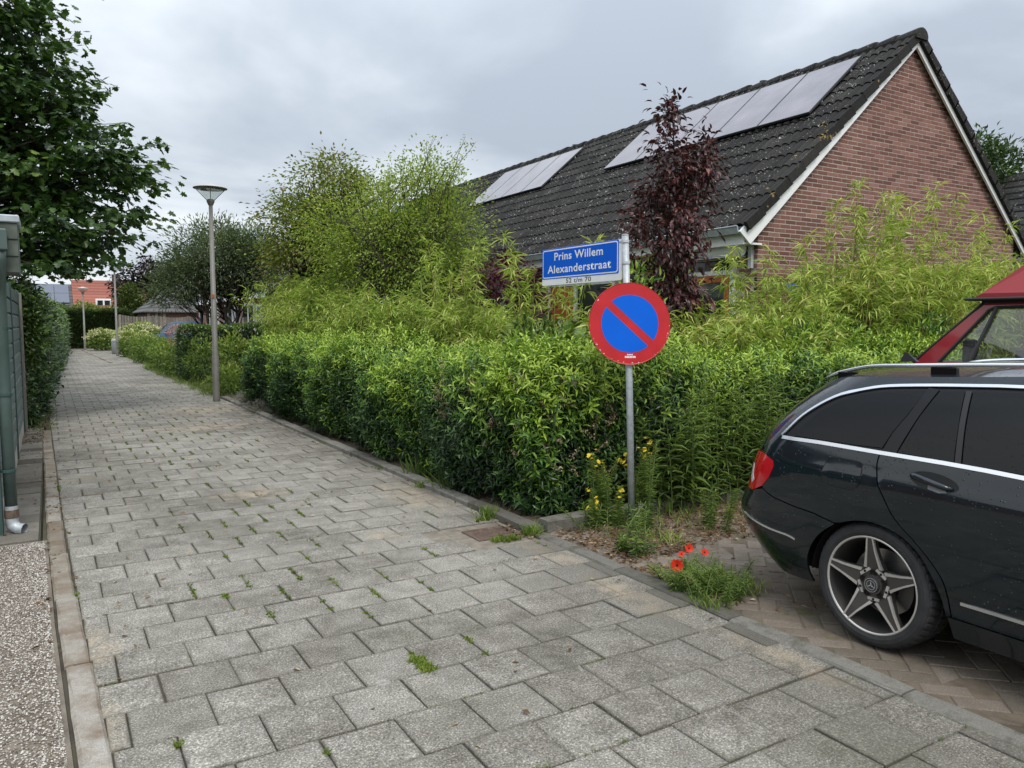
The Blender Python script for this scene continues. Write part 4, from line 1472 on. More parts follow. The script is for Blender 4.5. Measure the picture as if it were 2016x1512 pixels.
def body(w, z):
    w, z = np.asarray(w, float), np.asarray(z, float)
    t0, sr, sf = smt(TZ, z), smt(SR, z), smt(SF, z)
    sc, fc = sr - CA, sf + CA
    x = np.clip(w - sc, 0, CL) / CL * math.pi / 2
    xf = np.clip(fc - w, 0, CL) / CL * math.pi / 2
    s = np.where(w > sc, sc + CA * np.sin(x) ** (2 / CN), np.where(w < fc, fc - CA * np.sin(xf) ** (2 / CN), w))
    c = np.where(w > sc, np.cos(x), np.where(w < fc, np.cos(xf), 1.0))
    t = t0 + CB - CB * np.maximum(c, 0) ** (2 / CN) + np.maximum(w - sc - CL, 0) + np.maximum(fc - CL - w, 0)
    # light shoulder line in the flank
    t = t - .010 * np.exp(-((z - (.80 + .012 * (w - 2))) / .03) ** 2) * np.clip((2.75 - w) * 4, 0, 1)
    return np.stack([t, s, z], -1)


def body_far(w, z):
    p = body(w, z)
    p[..., 0] = 2 * CT - p[..., 0]
    return p


def wend(z): return float(smt(SR, np.array([z]))[0]) - CA + CL + (CT - float(smt(TZ, np.array([z]))[0]) - CB)


car = empty('estate_car', (4.15, .8, 0), 'black estate car with tinted windows, parked with its tail towards the hedge', 'car')
ARCH = [(2.516, .216), (2.536, .272), (2.530, .36), (2.475, .464), (2.40, .535), (2.324, .580), (2.224, .612), (2.124, .616), (2.012, .584), (1.928, .520), (1.866, .42), (1.834, .336), (1.824, .268)]
ARCH = catmull(ARCH, 3)
ia = min(range(len(ARCH)), key=lambda i: abs(ARCH[i][0] - 2.36) + (0 if ARCH[i][1] > .5 else 9))
BLINE = [(2.36, .568), (2.48, .592), (2.608, .604), (2.728, .624), (2.80, .66)]
GAP = [(2.158, .944), (2.160, .892), (2.14, .82), (2.1, .74), (2.044, .656), (1.956, .58), (1.88, .504), (1.828, .432), (1.808, .36), (1.80, .272)]
GAP = catmull(GAP, 3)
CLOW = [(2.712, .944), (2.64, .944), (2.492, .946), (2.312, .944), (2.158, .942), (1.996, .941), (1.856, .940), (1.68, .936), (1.532, .930), (1.2, .922), (.6, .91), (.05, .90)]
CUP = [(2.724, .956), (2.688, 1.0), (2.632, 1.068), (2.544, 1.136), (2.448, 1.19), (2.336, 1.225), (2.224, 1.246), (2.024, 1.262), (1.844, 1.272), (1.652, 1.28), (1.2, 1.284), (.85, 1.25), (.45, 1.12), (.08, .94)]
CUP = catmull(CUP, 3)
ROOF = [(2.74, 1.225), (2.60, 1.262), (2.296, 1.288), (1.996, 1.302), (1.668, 1.322), (1.2, 1.338), (.8, 1.32), (.35, 1.14), (0.0, .95)]
LAMP_IN = [(2.86, .846), (2.80, .838), (2.735, .818), (2.724, .792), (2.748, .732), (2.80, .672)]
e = .0035
# quarter panel with the roof rail side
q = []
q += [(2.36, .571)] + [p for p in ARCH[ia + 1:]] + [(1.806, .272)]
q += [(x + e, z) for x, z in GAP[::-1]]
q += [(2.312, .940), (2.492, .942), (2.64, .940), (2.722, .940)]
q += [(x + .004, z + .004) for x, z in CUP] + ROOF[::-1]
q += [(2.86, 1.10), (2.90, .98), (2.89, .90)] + [(x + .0, z) for x, z in LAMP_IN] + [(x, z + e) for x, z in BLINE[::-1][0:-1]]
panel('quarter_panel', q, body, M['car_black'], car)
# bumper
bmp = [(x, z - e) for x, z in BLINE] + [(2.90, .632), (3.1, .622), (3.3, .622), (wend(.62), .622), (wend(.40), .40), (wend(.22), .20), (2.9, .205), (2.52, .212)]
bmp += ARCH[:ia][0:]
bumper = panel('bumper', bmp, body, M['car_black'], car)
panel('bumper_far_half', bmp, body_far, M['car_black'], car, flip=True)
# tail lamp
lamp_p = [(x + .003, z) for x, z in LAMP_IN] + [(2.90, .632), (3.0, .632), (3.18, .64), (3.22, .72), (3.18, .80), (3.02, .842)]
lo = panel('tail_light', lamp_p, body, M['lamp_red'], car, .002, .03)
panel('clear_strip', [(2.90, .69), (2.935, .72), (2.95, .76), (2.98, .77), (2.97, .70), (2.93, .665)], body, M['lamp_clear'], lo, .004, .02, .002)
panel('tail_light', lamp_p, body_far, M['lamp_red'], car, .002, .03, flip=True)
# tailgate
tg = [(2.905, .635), (3.19, .636), (3.225, .72), (3.185, .804), (3.02, .848), (2.895, .852), (2.896, .90), (2.906, .98), (2.866, 1.10), (2.746, 1.228), (3.0, 1.262), (wend(1.30), 1.30), (wend(1.1), 1.1), (wend(.9), .9), (wend(.628), .628), (3.3, .626), (3.1, .626)]
tg = [(3.195, .630), (3.23, .72), (3.19, .806), (3.02, .850), (2.895, .852), (2.896, .90), (2.906, .98), (2.866, 1.10), (2.75, 1.222), (3.0, 1.262), (wend(1.29), 1.29), (wend(1.1), 1.1), (wend(.9), .9), (wend(.628), .630)]
tgo = panel('tailgate', tg, body, M['car_black'], car)
panel('tailgate_far_half', tg, body_far, M['car_black'], car, flip=True)
rwn = [(3.02, 1.0), (3.0, 1.14), (2.98, 1.23), (wend(1.25), 1.25), (wend(1.0), .96)]
panel('rear_window', rwn, body, M['tint_glass'], tgo, .003, .05, .002)
panel('rear_window', rwn, body_far, M['tint_glass'], tgo, .003, .05, .002, flip=True)
# doors
GF = catmull([(.93, .926), (.925, .80), (.91, .6), (.90, .27)], 3)
d1 = [(x - e, z) for x, z in GAP] + [(.905, .272)] + [(x + e, z) for x, z in GF[::-1]] + [(x, z - .006) for x, z in CLOW if .95 < x < 2.14][::-1]
door = panel('rear_door', d1, body, M['car_black'], car)
GF2 = catmull([(-.12, .90), (-.13, .75), (-.10, .5), (-.08, .27)], 3)
d2 = [(x - e, z) for x, z in GF] + [(-.075, .272)] + [(x + e, z) for x, z in GF2[::-1]] + [(x, z - .006) for x, z in CLOW if -.1 < x < .9][::-1]
panel('front_door', d2, body, M['car_black'], car)
fa_ = [(-.62 + .345 * math.cos(R(a)), .30 + .325 * math.sin(R(a))) for a in range(-10, 191, 10)]
fen = [(x - e, z) for x, z in GF2] + [p for p in fa_] + [(-1.02, .22), (-1.25, .20), (-1.86, .20), (-1.86, .60), (-1.6, .80), (-1.3, .86), (-.6, .90)]
panel('front_wing', fen, body, M['car_black'], car)
panel('front_wing_far_half', fen, body_far, M['car_black'], car, flip=True)
sill = [(1.816, .266), (-.26, .266), (-.26, .17), (1.80, .17)]
panel('sill', sill, body, M['car_black'], car, .003)
# glasshouse: black frame panel, panes, trims
gh = [p for p in CLOW if p[0] > .06] + [(.10, .905)] + CUP[::-1]
gfr = panel('window_surround', gh, body, M['car_trim'], car, -.006, .045, .004)
pn = [[(2.648, .962), (2.604, 1.024), (2.532, 1.10), (2.444, 1.162), (2.344, 1.200), (2.2, 1.222), (2.036, 1.238), (2.082, 1.128), (2.128, 1.04), (2.155, .966), (2.308, .962)],
      [(1.976, 1.240), (1.868, 1.246), (1.840, 1.092), (1.818, .952), (2.075, .956), (2.06, 1.0), (2.024, 1.12)],
      [(1.832, 1.248), (1.640, 1.256), (1.2, 1.262), (1.0, 1.25), (.985, .93), (1.54, .945), (1.780, .950), (1.806, 1.092)],
      [(.95, 1.245), (.82, 1.22), (.45, 1.085), (.2, .96), (.2, .92), (.94, .93)]]
for p_ in pn: panel('side_window', p_, body, M['tint_glass'], gfr, .0015, .04, .003)
pil = [(2.030, 1.250), (1.980, 1.246), (2.028, 1.12), (2.066, 1.0), (2.080, .952), (2.150, .952), (2.122, 1.04), (2.076, 1.128)]
panel('pillar_trim', pil, body, M['car_trim'], gfr, .004, .03, .004)
pil2 = [(1.862, 1.248), (1.838, 1.250), (1.812, 1.092), (1.786, .950), (1.812, .950), (1.836, 1.092)]
panel('pillar_trim', pil2, body, M['black'], gfr, .004, .03, .004)


def strip(name, line, h0, h1, mat, off, parent, surf=body, flip=False):
    pts = [(x, z + h1) for x, z in line] + [(x, z + h0) for x, z in line[::-1]]
    return panel(name, pts, surf, mat, parent, off, .03, off + .004, flip)


strip('chrome_trim', [p for p in CLOW if p[0] > .9], -.007, .010, M['chrome'], .006, car)
cu = [p for p in CUP if p[0] > .8]
pts = []
for i, (x, z) in enumerate(cu):
    d = np.array(cu[min(i + 1, len(cu) - 1)]) - np.array(cu[max(i - 1, 0)])
    d = d / np.hypot(*d)
    pts.append((x - d[1] * .006, z + d[0] * .006))
pin = [(2 * x - a, 2 * z - b) for (x, z), (a, b) in zip(cu, pts)]
panel('chrome_trim', pts + pin[::-1], body, M['chrome'], car, .005, .03, .008)
bc_ = catmull([(2.995, .494), (2.876, .470), (2.76, .446), (2.652, .438), (2.60, .426)], 3)
strip('chrome_strip', bc_, -.004, .005, M['chrome'], .004, bumper)
strip('chrome_strip', [(1.752, .352), (1.70, .352), (1.6, .352), (1.5, .351), (1.0, .348)], -.007, .007, M['chrome'], .006, door)
# fuel flap, its gap and the handle
fl = catmull([(2.42, .880), (2.376, .889), (2.30, .889), (2.25, .887), (2.232, .870), (2.228, .812), (2.24, .766), (2.264, .752), (2.34, .752), (2.396, .757), (2.426, .766), (2.434, .79), (2.434, .828), (2.42, .880)], 3)
cf_ = np.mean(fl, 0)
panel('flap_gap', [tuple(cf_ + (np.array(p) - cf_) * 1.025) for p in fl[:-1]], body, M['void'], car, .0008, .03, 0)
panel('fuel_flap', [tuple(cf_ + (np.array(p) - cf_) * .985) for p in fl[:-1]], body, M['car_black'], car, .0016, .03, 0)
hd = [(1.882 + .110 * math.cos(R(a)), .857 + .038 * math.sin(R(a)) + .06 * math.cos(R(a)) * .16) for a in range(0, 360, 15)]
panel('handle_recess', hd, body, M['car_trim'], door, .0012, .03, 0)
hb = body(np.array([1.985, 1.975, 1.94, 1.88, 1.83, 1.795]), np.array([.872, .873, .868, .857, .846, .838]))
hb[:, 0] += np.array([.004, -.010, -.020, -.022, -.016, .002])
MB().tube([tuple(p) for p in hb], [.012, .0145, .015, .015, .0135, .009], 10).build('door_handle', M['car_black'], door, True)
panel('handle_key_piece', [(1.905, .842), (1.83, .832), (1.815, .822), (1.85, .815), (1.90, .824)], body, M['grey_plastic'], door, .0025, .02, .001)  # silver-grey key piece beside the handle bar
# roof skin from rail to rail
ws = np.linspace(2.70, .80, 28)
rz = np.interp(ws[::-1], [p[0] for p in ROOF[::-1]], [p[1] for p in ROOF[::-1]])[::-1]
ed = body(ws, rz)
ed[:, 1] = np.where(ws > 2.4, ed[:, 1], ws)
V, F = [], []
nx = 15
for i in range(len(ws)):
    for j in range(nx):
        f = j / (nx - 1)
        x = ed[i, 0] + (2 * CT - 2 * ed[i, 0]) * f
        V.append((x, ed[i, 1] + (.10 if i == 0 else .0) * math.sin(math.pi * f), ed[i, 2] + .055 * math.sin(math.pi * f) ** .7 * (0.55 if i == 0 else 1)))
for i in range(len(ws) - 1):
    for j in range(nx - 1):
        F.append((i * nx + j, i * nx + j + 1, (i + 1) * nx + j + 1, (i + 1) * nx + j))
mk('roof_panel', V, F, M['car_black'], car, True)
for far in (0, 1):
    rp = [(2.74, 1.243), (2.64, 1.280), (2.50, 1.314), (2.384, 1.332), (2.216, 1.343), (1.95, 1.358), (1.684, 1.370), (1.2, 1.388), (.95, 1.385), (.82, 1.35)]
    pp = body(np.array([p[0] for p in rp]), np.array([min(p[1], 1.34) for p in rp]))
    pp[:, 1] = [p[0] for p in rp]; pp[:, 2] = [p[1] for p in rp]; pp[:, 0] += .02
    pp[0, 0] += .02
    if far: pp[:, 0] = 2 * CT - pp[:, 0]
    rail = MB().tube([tuple(p) for p in catmull(pp.tolist(), 3)], [.004, .006, .008] + [.010] * 25, 10).build('roof_rail', M['chrome'] if not far else M['chrome'], car, True)
    for w_ in (2.02, 1.0, 2.56):
        x_ = float(np.interp(w_, pp[::-1, 1], pp[::-1, 0])); z_ = float(np.interp(w_, pp[::-1, 1], pp[::-1, 2]))
        MB().bbox((x_ - .010, w_ - .06, z_ - .065), (x_ + .014, w_ + .06, z_ - .008), .004).build('rail_foot', M['car_trim'], rail)
# fin aerial
mk('aerial', [(4.155 - .014, 2.60, 1.33), (4.155 + .014, 2.60, 1.33), (4.155 + .014, 2.50, 1.335), (4.155 - .014, 2.50, 1.335), (4.155, 2.58, 1.385), (4.155, 2.565, 1.385)], [(0, 1, 4), (1, 2, 5, 4), (2, 3, 5), (3, 0, 4, 5)], M['car_trim'], car)
# bonnet and windscreen (out of frame)
V = []
for s_, z0, zc in ((.02, .935, .97), (-.4, .90, .955), (-.8, .875, .93), (-1.2, .83, .875), (-1.42, .74, .78)):
    a = body(np.array([s_ if s_ > -1.0 else -1.0]), np.array([z0]))[0, 0] + (.0 if s_ > -1 else .12)
    for f in np.linspace(0, 1, 9): V.append((a + (2 * CT - 2 * a) * f, s_ - .08 * math.sin(math.pi * f) * (1 if s_ < -1 else .6), z0 + (zc - z0) * math.sin(math.pi * f) ** .6))
mk('bonnet', V, [(i * 9 + j, i * 9 + j + 1, i * 9 + 10 + j, i * 9 + 9 + j) for i in range(4) for j in range(8)], M['car_black'], car, True)
V = []
for s_, z0 in ((.80, 1.325), (.42, 1.16), (.02, .945)):
    a = body(np.array([s_]), np.array([z0]))[0, 0] + .03
    for f in np.linspace(0, 1, 9): V.append((a + (2 * CT - 2 * a) * f, s_ - .10 * math.sin(math.pi * f), z0 + .045 * math.sin(math.pi * f)))
mk('windscreen', V, [(i * 9 + j, i * 9 + j + 1, i * 9 + 10 + j, i * 9 + 9 + j) for i in range(2) for j in range(8)], M['tint_glass'], car, True)
# far flank in one piece and dark inner body
fl_ = [p for p in ARCH[ia + 1:]] + [(1.8, .2), (-.26, .2)] + [p for p in fa_] + [(-1.02, .62)] + [(-.9, .88), (.0, .92), (.1, .95)] + [(x, z) for x, z in ROOF[::-1]][1:] + [(2.87, 1.10), (2.90, .98), (2.89, .85)] + BLINE[::-1]
panel('far_flank', fl_, body_far, M['car_black'], car, flip=True)
for p_ in pn: panel('side_window', p_, body_far, M['tint_glass'], car, .004, .06, .003, flip=True)
V = []
mbx = MB()
mbx.box((3.58, 2.50, .20), (4.73, 2.98, .60)).box((3.40, -.24, .20), (4.91, 1.76, .88)).box((3.62, 1.76, .20), (4.69, 2.50, .90)).box((3.6, -1.2, .2), (4.7, -.25, .78)).box((3.40, 1.72, .64), (4.91, 2.72, .90))
mbx.box((3.62, .4, .9), (4.69, 2.45, 1.2)).box((3.42, 2.50, .66), (4.89, 2.9, .86))
mbx.build('inner_body', M['void'], car)


def wheel(y, z, x, outer=1):
    w = empty('wheel', (x, y, z))
    w.parent = car
    w.matrix_parent_inverse = Matrix.Translation(-Vector(car.location))
    WM = Matrix.Translation((x, y, z)) @ (frame((0, -1, 0), (0, 0, 1), (0, 0, 0)) if outer > 0 else frame((0, 1, 0), (0, 0, 1), (0, 0, 0))) @ Matrix.Diagonal((.962, .962, 1.0, 1.0))
    k = 192
    prof = [(.236, -.02, 0), (.243, -.002, 0), (.262, .006, 0), (.281, .005, 0), (.297, -.003, 0), (.306, -.014, .004), (.313, -.030, .008), (.316, -.052, .008), (.3165, -.076, .006), (.309, -.080, 0), (.309, -.086, 0), (.3165, -.090, .005), (.317, -.135, .005), (.309, -.139, 0), (.309, -.145, 0), (.3165, -.149, .006), (.315, -.185, .008), (.308, -.205, .005), (.29, -.222, 0), (.25, -.226, 0), (.236, -.20, 0)]
    V, F = [], []
    for r, h, g_ in prof:
        for i in range(k):
            a = 2 * math.pi * (i + (3.0 * (h + .1) * 8 if g_ else 0)) / k
            rr = r - (g_ if i % 4 == 0 else 0)
            V.append(WM @ Vector((rr * math.cos(a), rr * math.sin(a), h)))
    for q_ in range(len(prof) - 1):
        for i in range(k):
            j = (i + 1) % k
            F.append((q_ * k + i, q_ * k + j, q_ * k + k + j, q_ * k + k + i))
    mk('tyre', V, F, M['tyre'], w, False)
    MB().lathe([(.240, -.018), (.246, -.006), (.244, .000), (.238, .001), (.2335, -.005)], 96, WM).build('rim_lip', M['rim_bright'], w, True)
    rim = MB().lathe([(.2335, -.005), (.229, -.018), (.222, -.05), (.214, -.12), (.212, -.2)], 64, WM).build('rim', M['rim_dark'], w, True)
    MB().lathe([(0, -.115), (.165, -.115), (.168, -.125), (.168, -.14)], 40, WM).build('brake_disc', M['brake'], w)
    MB().lathe([(.0, -.20), (.21, -.2)], 40, WM).build('wheel_back', M['void'], w)
    cal = []
    for a in range(-35, 36, 10): cal.append((.175 * math.cos(R(a)), .175 * math.sin(R(a))))
    for a in range(35, -36, -10): cal.append((.10 * math.cos(R(a)), .10 * math.sin(R(a))))
    MB().prism(cal, .03, WM @ Matrix.Translation((0, 0, -.112))).build('brake_caliper', M['rim_dark'], w)
    for s_ in range(5):
        SM = WM @ Matrix.Rotation(R(93 + 72 * s_), 4, 'Z')
        # dark spoke body, bright machined edges
        def ring(r, hwid, ztop, dep): return [(r, -hwid, ztop), (r, hwid, ztop), (r, hwid * 1.12, ztop - dep), (r, -hwid * 1.12, ztop - dep)]
        rings = [ring(.03, .044, -.034, .04), ring(.075, .046, -.030, .04), ring(.11, .036, -.023, .035), ring(.17, .0245, -.012, .03), ring(.234, .0165, -.006, .03)]
        V = [SM @ Vector(v) for r_ in rings for v in r_]
        F = []
        for i in range(4):
            for j in range(4):
                F.append((i * 4 + j, i * 4 + (j + 1) % 4, i * 4 + 4 + (j + 1) % 4, i * 4 + 4 + j))
        F = [f[::-1] for f in F]
        spk = mk('spoke', V, F, M['rim_dark'], w)
        for sg in (1, -1):
            e0 = [(.080, .034, .050, -.024), (.11, .029, .041, -.018), (.17, .0185, .0275, -.008), (.236, .0105, .0185, -.001)]
            V = []
            for r, a_, b_, zt in e0:
                V += [(r, a_ * sg, zt), (r, b_ * sg, zt), (r, b_ * sg * 1.02, zt - .012), (r, a_ * sg * .98, zt - .012)]
            # shoulder towards the next spoke
            V = [SM @ Vector(v) for v in V]
            F = []
            for i in range(3):
                for j in range(4):
                    f = (i * 4 + j, i * 4 + (j + 1) % 4, i * 4 + 4 + (j + 1) % 4, i * 4 + 4 + j)
                    F.append(f if sg < 0 else f[::-1])
            F += [(0, 1, 2, 3), (15, 14, 13, 12)]
            mk('spoke_edge', V, F, M['rim_bright'], spk)
        a = R(93 + 36 + 72 * s_)
        # machined saddle between two spokes with its small hole, and the wheel bolt
        SM2 = WM @ Matrix.Rotation(a, 4, 'Z')
        MB().prism([(.066, -.032), (.0805, -.030), (.0805, .030), (.066, .032)], .012, SM2 @ Matrix.Translation((0, 0, -.036))).build('saddle', M['rim_bright'], w)
        MB().lathe([(0, .001), (.0065, .001), (.0065, -.004)], 10, SM2 @ Matrix.Translation((.0735, 0, -.0235))).build('hole', M['void'], w)
        SM3 = WM @ Matrix.Rotation(a - R(36), 4, 'Z')
        MB().lathe([(0, 0), (.0125, 0), (.0125, .004), (.0165, .0045)], 12, SM3 @ Matrix.Translation((.059, 0, -.0275))).build('wheel_bolt', M['void'], w)
    MB().lathe([(.0, -.02), (.048, -.02), (.050, -.03), (.05, -.06)], 30, WM).build('hub', M['rim_dark'], w)
    cap = MB().lathe([(0, -.008), (.035, -.008), (.0375, -.012), (.0375, -.02)], 30, WM).build('hub_cap', M['plastic'], w)
    em = MB().lathe([(.0345, -.0078), (.0345, -.0066), (.0325, -.0066), (.0325, -.0078)], 30, WM).lathe([(.0235, -.0078), (.0235, -.0062), (.0215, -.0062), (.0215, -.0078)], 30, WM)
    for q_ in range(3):
        em.prism([(0, -.0035), (.022, -.0006), (.022, .0006), (0, .0035)], .0016, WM @ Matrix.Translation((0, 0, -.0078)) @ Matrix.Rotation(R(90 + 120 * q_), 4, 'Z'))
    em.build('emblem', M['chrome'], cap)
    return w


wheel(2.176, .304, 3.300)
w0 = wheel(-.62, .304, 3.300)
wheel(2.176, .304, 5.01, -1)
wheel(-.62, .304, 5.01, -1)
# dark wheel housings
for y_ in (2.165, -.62):
    for x_, sg in ((3.345, 1), (4.965, -1)):
        V, F = [], []
        for k_, dx in enumerate((0, .30)):
            for a in range(0, 181, 12):
                V.append((x_ + sg * dx, y_ + .372 * math.cos(R(a)), .28 + .345 * math.sin(R(a))))
        n = 16
        F = [(i, i + 1, n + i + 1, n + i) for i in range(n - 1)] + [tuple(range(n, 2 * n))]
        mk('wheel_housing', V, F, M['void'], car)

# ------------------------------------------------------------------ red camper van behind it
van = empty('camper_van', (6.9, 1.4, 0), 'red camper van with high roof parked behind the black estate car', 'van')
VX, VWID = 6.10, 1.80


def vside(s, z):
    s, z = np.asarray(s, float), np.asarray(z, float)
    return np.stack([VX + np.maximum(z - 1.1, 0) ** 1.3 * .20 + np.maximum(.5 - z, 0) * .1 + np.clip(s - 3.5, 0, 1) ** 2 * .5, s, z], -1)


def vfar(s, z):
    p = vside(s, z)
    p[..., 0] = 2 * VX + VWID - p[..., 0]
    return p


WO = [(3.545, 1.225), (3.52, 1.215), (2.15, 1.205), (2.12, 1.24), (2.15, 1.62), (2.20, 1.665), (2.90, 1.672), (3.20, 1.665), (3.245, 1.645)]
BODY = [(3.99, .36), (4.02, .75), (3.93, 1.02), (3.72, 1.22), (3.225, 1.695), (3.19, 1.712), (-.6, 1.73), (-.62, .36), (.2, .36)]
win_p = [(3.545, 1.228), (2.13, 1.208), (2.15, 1.655), (2.90, 1.668), (3.20, 1.662), (3.25, 1.640)]
# body side round the window: below, pillar, above, behind
lower = [(3.95, .36), (4.02, .75), (3.93, 1.02), (3.72, 1.215), (3.60, 1.205), (2.1, 1.19), (-.62, 1.19), (-.62, .36)]
pill = [(3.72, 1.218), (3.225, 1.695), (3.19, 1.712), (2.1, 1.72), (2.1, 1.672), (2.90, 1.678), (3.13, 1.674), (3.175, 1.658), (3.52, 1.235), (3.55, 1.208)]
back = [(2.095, 1.193), (2.095, 1.72), (-.6, 1.73), (-.62, 1.193)]
for sf_, fl2 in ((vside, False), (vfar, True)):
    bs_ = panel('body_side', lower, sf_, M['van_red'], van, 0, .09, .02, fl2)
    panel('door_pillar', pill, sf_, M['van_red'], van, 0, .05, .04, fl2)
    panel('rear_side', back, sf_, M['van_red'], van, 0, .09, .02, fl2)
    # rubber seal ring and divider
    seal = [(3.52, 1.220), (2.115, 1.195), (2.13, 1.660), (2.90, 1.672), (3.13, 1.668), (3.18, 1.645)]
    for a_, b_ in zip(seal, seal[1:] + seal[:1]):
        p0, p1 = sf_(np.array([a_[0], b_[0]]), np.array([a_[1], b_[1]]))
        MB().tube([tuple(p0), tuple(p1)], .014, 6).build('window_seal', M['black'], van)
    p0, p1 = sf_(np.array([3.28, 3.125]), np.array([1.215, 1.668]))
    MB().tube([tuple(p0), tuple(p1)], .017, 6).build('divider_bar', M['plastic'], van)
    panel('side_window', [(3.515, 1.225), (2.12, 1.200), (2.14, 1.662), (2.90, 1.672), (3.13, 1.666), (3.18, 1.642)], sf_, M['clear_glass'], van, -.012, .12, 0, fl2)
    panel('gutter', [(3.235, 1.70), (3.235, 1.722), (-.6, 1.745), (-.6, 1.725)], sf_, M['black'], van, .02, .1, .03, fl2)
# front: lower face, windscreen, far pillars handled by the sides
def cross(s0, z0, s1, z1, name, mat, inset=0.0, n=9, bulge=.06):
    a = vside(np.array([s0, s1]), np.array([z0, z1]))
    V = []
    for k_ in range(2):
        x0 = a[k_, 0] + inset
        x1 = 2 * VX + VWID - x0
        for f in np.linspace(0, 1, n): V.append((x0 + (x1 - x0) * f, a[k_, 1] + bulge * math.sin(math.pi * f), a[k_, 2]))
    return mk(name, V, [(i, i + 1, n + i + 1, n + i) for i in range(n - 1)], mat, van, True)


cross(4.02, .75, 3.72, 1.215, 'front_panel', M['van_red'])
cross(3.97, .36, 4.02, .75, 'bumper_panel', M['plastic'])
cross(3.70, 1.235, 3.235, 1.685, 'windscreen', M['clear_glass'], .05)
cross(3.235, 1.69, 3.19, 1.72, 'windscreen_header', M['van_red'])
# black A pillar edge seal
for sf_ in (vside, vfar):
    p0, p1 = sf_(np.array([3.735, 3.232]), np.array([1.225, 1.70]))
    MB().tube([tuple(p0), tuple(p1)], .013, 6).build('screen_seal', M['black'], van)
# high roof shell
V = []
prof = [(3.33, 1.735), (3.25, 1.780), (3.00, 1.985), (2.90, 2.005), (-.5, 2.015), (-.62, 1.735)]
ins = [(.06), (.055), (.20), (.24), (.25), (.06)]
pr = [(0, 0), (.035, .0)]
rows = []
for (s_, z_), i_ in zip(prof, ins):
    x0 = float(vside(np.array([s_]), np.array([1.72]))[0, 0]) - .03 + i_ * .6
    x1 = 2 * VX + VWID - x0
    rows.append([(x0 + (x1 - x0) * f, s_, z_ + (.04 * math.sin(math.pi * f) if z_ > 1.95 else 0)) for f in (0, .12, .3, .5, .7, .88, 1)])
V = [p for r_ in rows for p in r_]
F = [(i * 7 + j, i * 7 + j + 1, i * 7 + 8 + j, i * 7 + 7 + j) for i in range(5) for j in range(6)]
b = len(V)
for e_ in (0, 6):       # sloping flanks of the shell
    idx = [i * 7 + e_ for i in range(6)]
    low0 = len(V)
    sgn = 1 if e_ == 0 else -1
    for (s_, z_) in ((3.33, 1.735), (-.62, 1.735)):
        x0 = float(vside(np.array([s_]), np.array([1.72]))[0, 0]) - .03
        V.append((x0 if e_ == 0 else 2 * VX + VWID - x0, s_, z_))
    F.append((low0, idx[0], idx[1], idx[2], idx[3], idx[4], idx[5], low0 + 1))
hr = mk('high_roof', V, [f if True else f for f in F], M['van_red_faded'], van, False)
mk('roof_lip', *(lambda m: (m.V, m.F))(MB().bbox((VX + .02, -.6, 1.722), (VX + VWID - .02, 3.335, 1.745), .008)), M['black'], van)
MB().lathe([(0, .006), (.006, .005), (.008, 0)], 8, frame((0, -1, 0), (0, 0, 1), (VX + .115, 2.88, 1.86))).build('rivet', M['chrome'], hr)
# cab
MB().bbox((VX + .12, 3.30, .95), (VX + VWID - .12, 3.66, 1.235), .03).build('dashboard', M['plastic'], van)
MB().bbox((VX + .08, -.5, .35), (VX + VWID - .08, 3.6, .50), .03).build('cab_floor', M['plastic'], van)
swc = Vector((VX + .46, 3.00, 1.255))
SW = Matrix.Translation(swc) @ Matrix.Rotation(R(-28), 4, 'X')
V, F = [], []
n1, n2 = 32, 8
for i in range(n1):
    a = 2 * math.pi * i / n1
    for j in range(n2):
        b_ = 2 * math.pi * j / n2
        V.append(SW @ Vector(((.20 + .015 * math.cos(b_)) * math.cos(a), (.20 + .015 * math.cos(b_)) * math.sin(a), .015 * math.sin(b_))))
for i in range(n1):
    for j in range(n2):
        F.append((i * n2 + j, ((i + 1) % n1) * n2 + j, ((i + 1) % n1) * n2 + (j + 1) % n2, i * n2 + (j + 1) % n2))
sw = mk('steering_wheel', V, F, M['black'], van, True)
MB().tube([SW @ Vector((-.19, 0, 0)), SW @ Vector((0, -.01, -.03)), SW @ Vector((.19, 0, 0))], .014, 6).tube([SW @ Vector((0, 0, -.03)), SW @ Vector((0, .1, -.35))], .022, 8).build('steering_spoke', M['black'], sw)
for x_ in (VX + .22, VX + 1.10):
    MB().bbox((x_, 2.15, .5), (x_ + .5, 2.62, .85), .05).bbox((x_ + .02, 2.05, .85), (x_ + .48, 2.2, 1.33), .05).build('seat', M['grey_plastic'], van)
MB().bbox((VX + .10, 3.27, 1.235), (VX + .135, 3.37, 1.42), .012).build('door_mirror_inside', M['black'], van)
MB().tube([(VX + .75, 3.22, 1.24), (VX + .75, 3.20, 1.42), (VX + .74, 3.12, 1.52), (VX + .72, 3.06, 1.55)], .008, 6).bbox((VX + .66, 3.02, 1.52), (VX + .78, 3.06, 1.60), .01).bbox((VX + .68, 3.16, 1.25), (VX + .82, 3.26, 1.35), .02).build('phone_holder', M['plastic'], van)
MB().bbox((VX + .55, 2.86, 1.60), (VX + .85, 2.89, 1.66), .012).build('sun_visor', M['grey_plastic'], van)
for y_ in (3.3, .3):
    for x_ in (VX + .04, VX + VWID - .22):
        MB().lathe([(0, 0), (.2, 0), (.3, .01), (.32, .06), (.3, .16), (0, .18)], 24, Matrix.Translation((x_ + .18, y_, .32)) @ Matrix.Rotation(R(-90), 4, 'Y')).build('wheel', M['tyre'], van)
gl = empty('garland', (VX + .9, 2.9, 1.62), 'small multicoloured garland hanging inside the red van by the windscreen', 'garland')
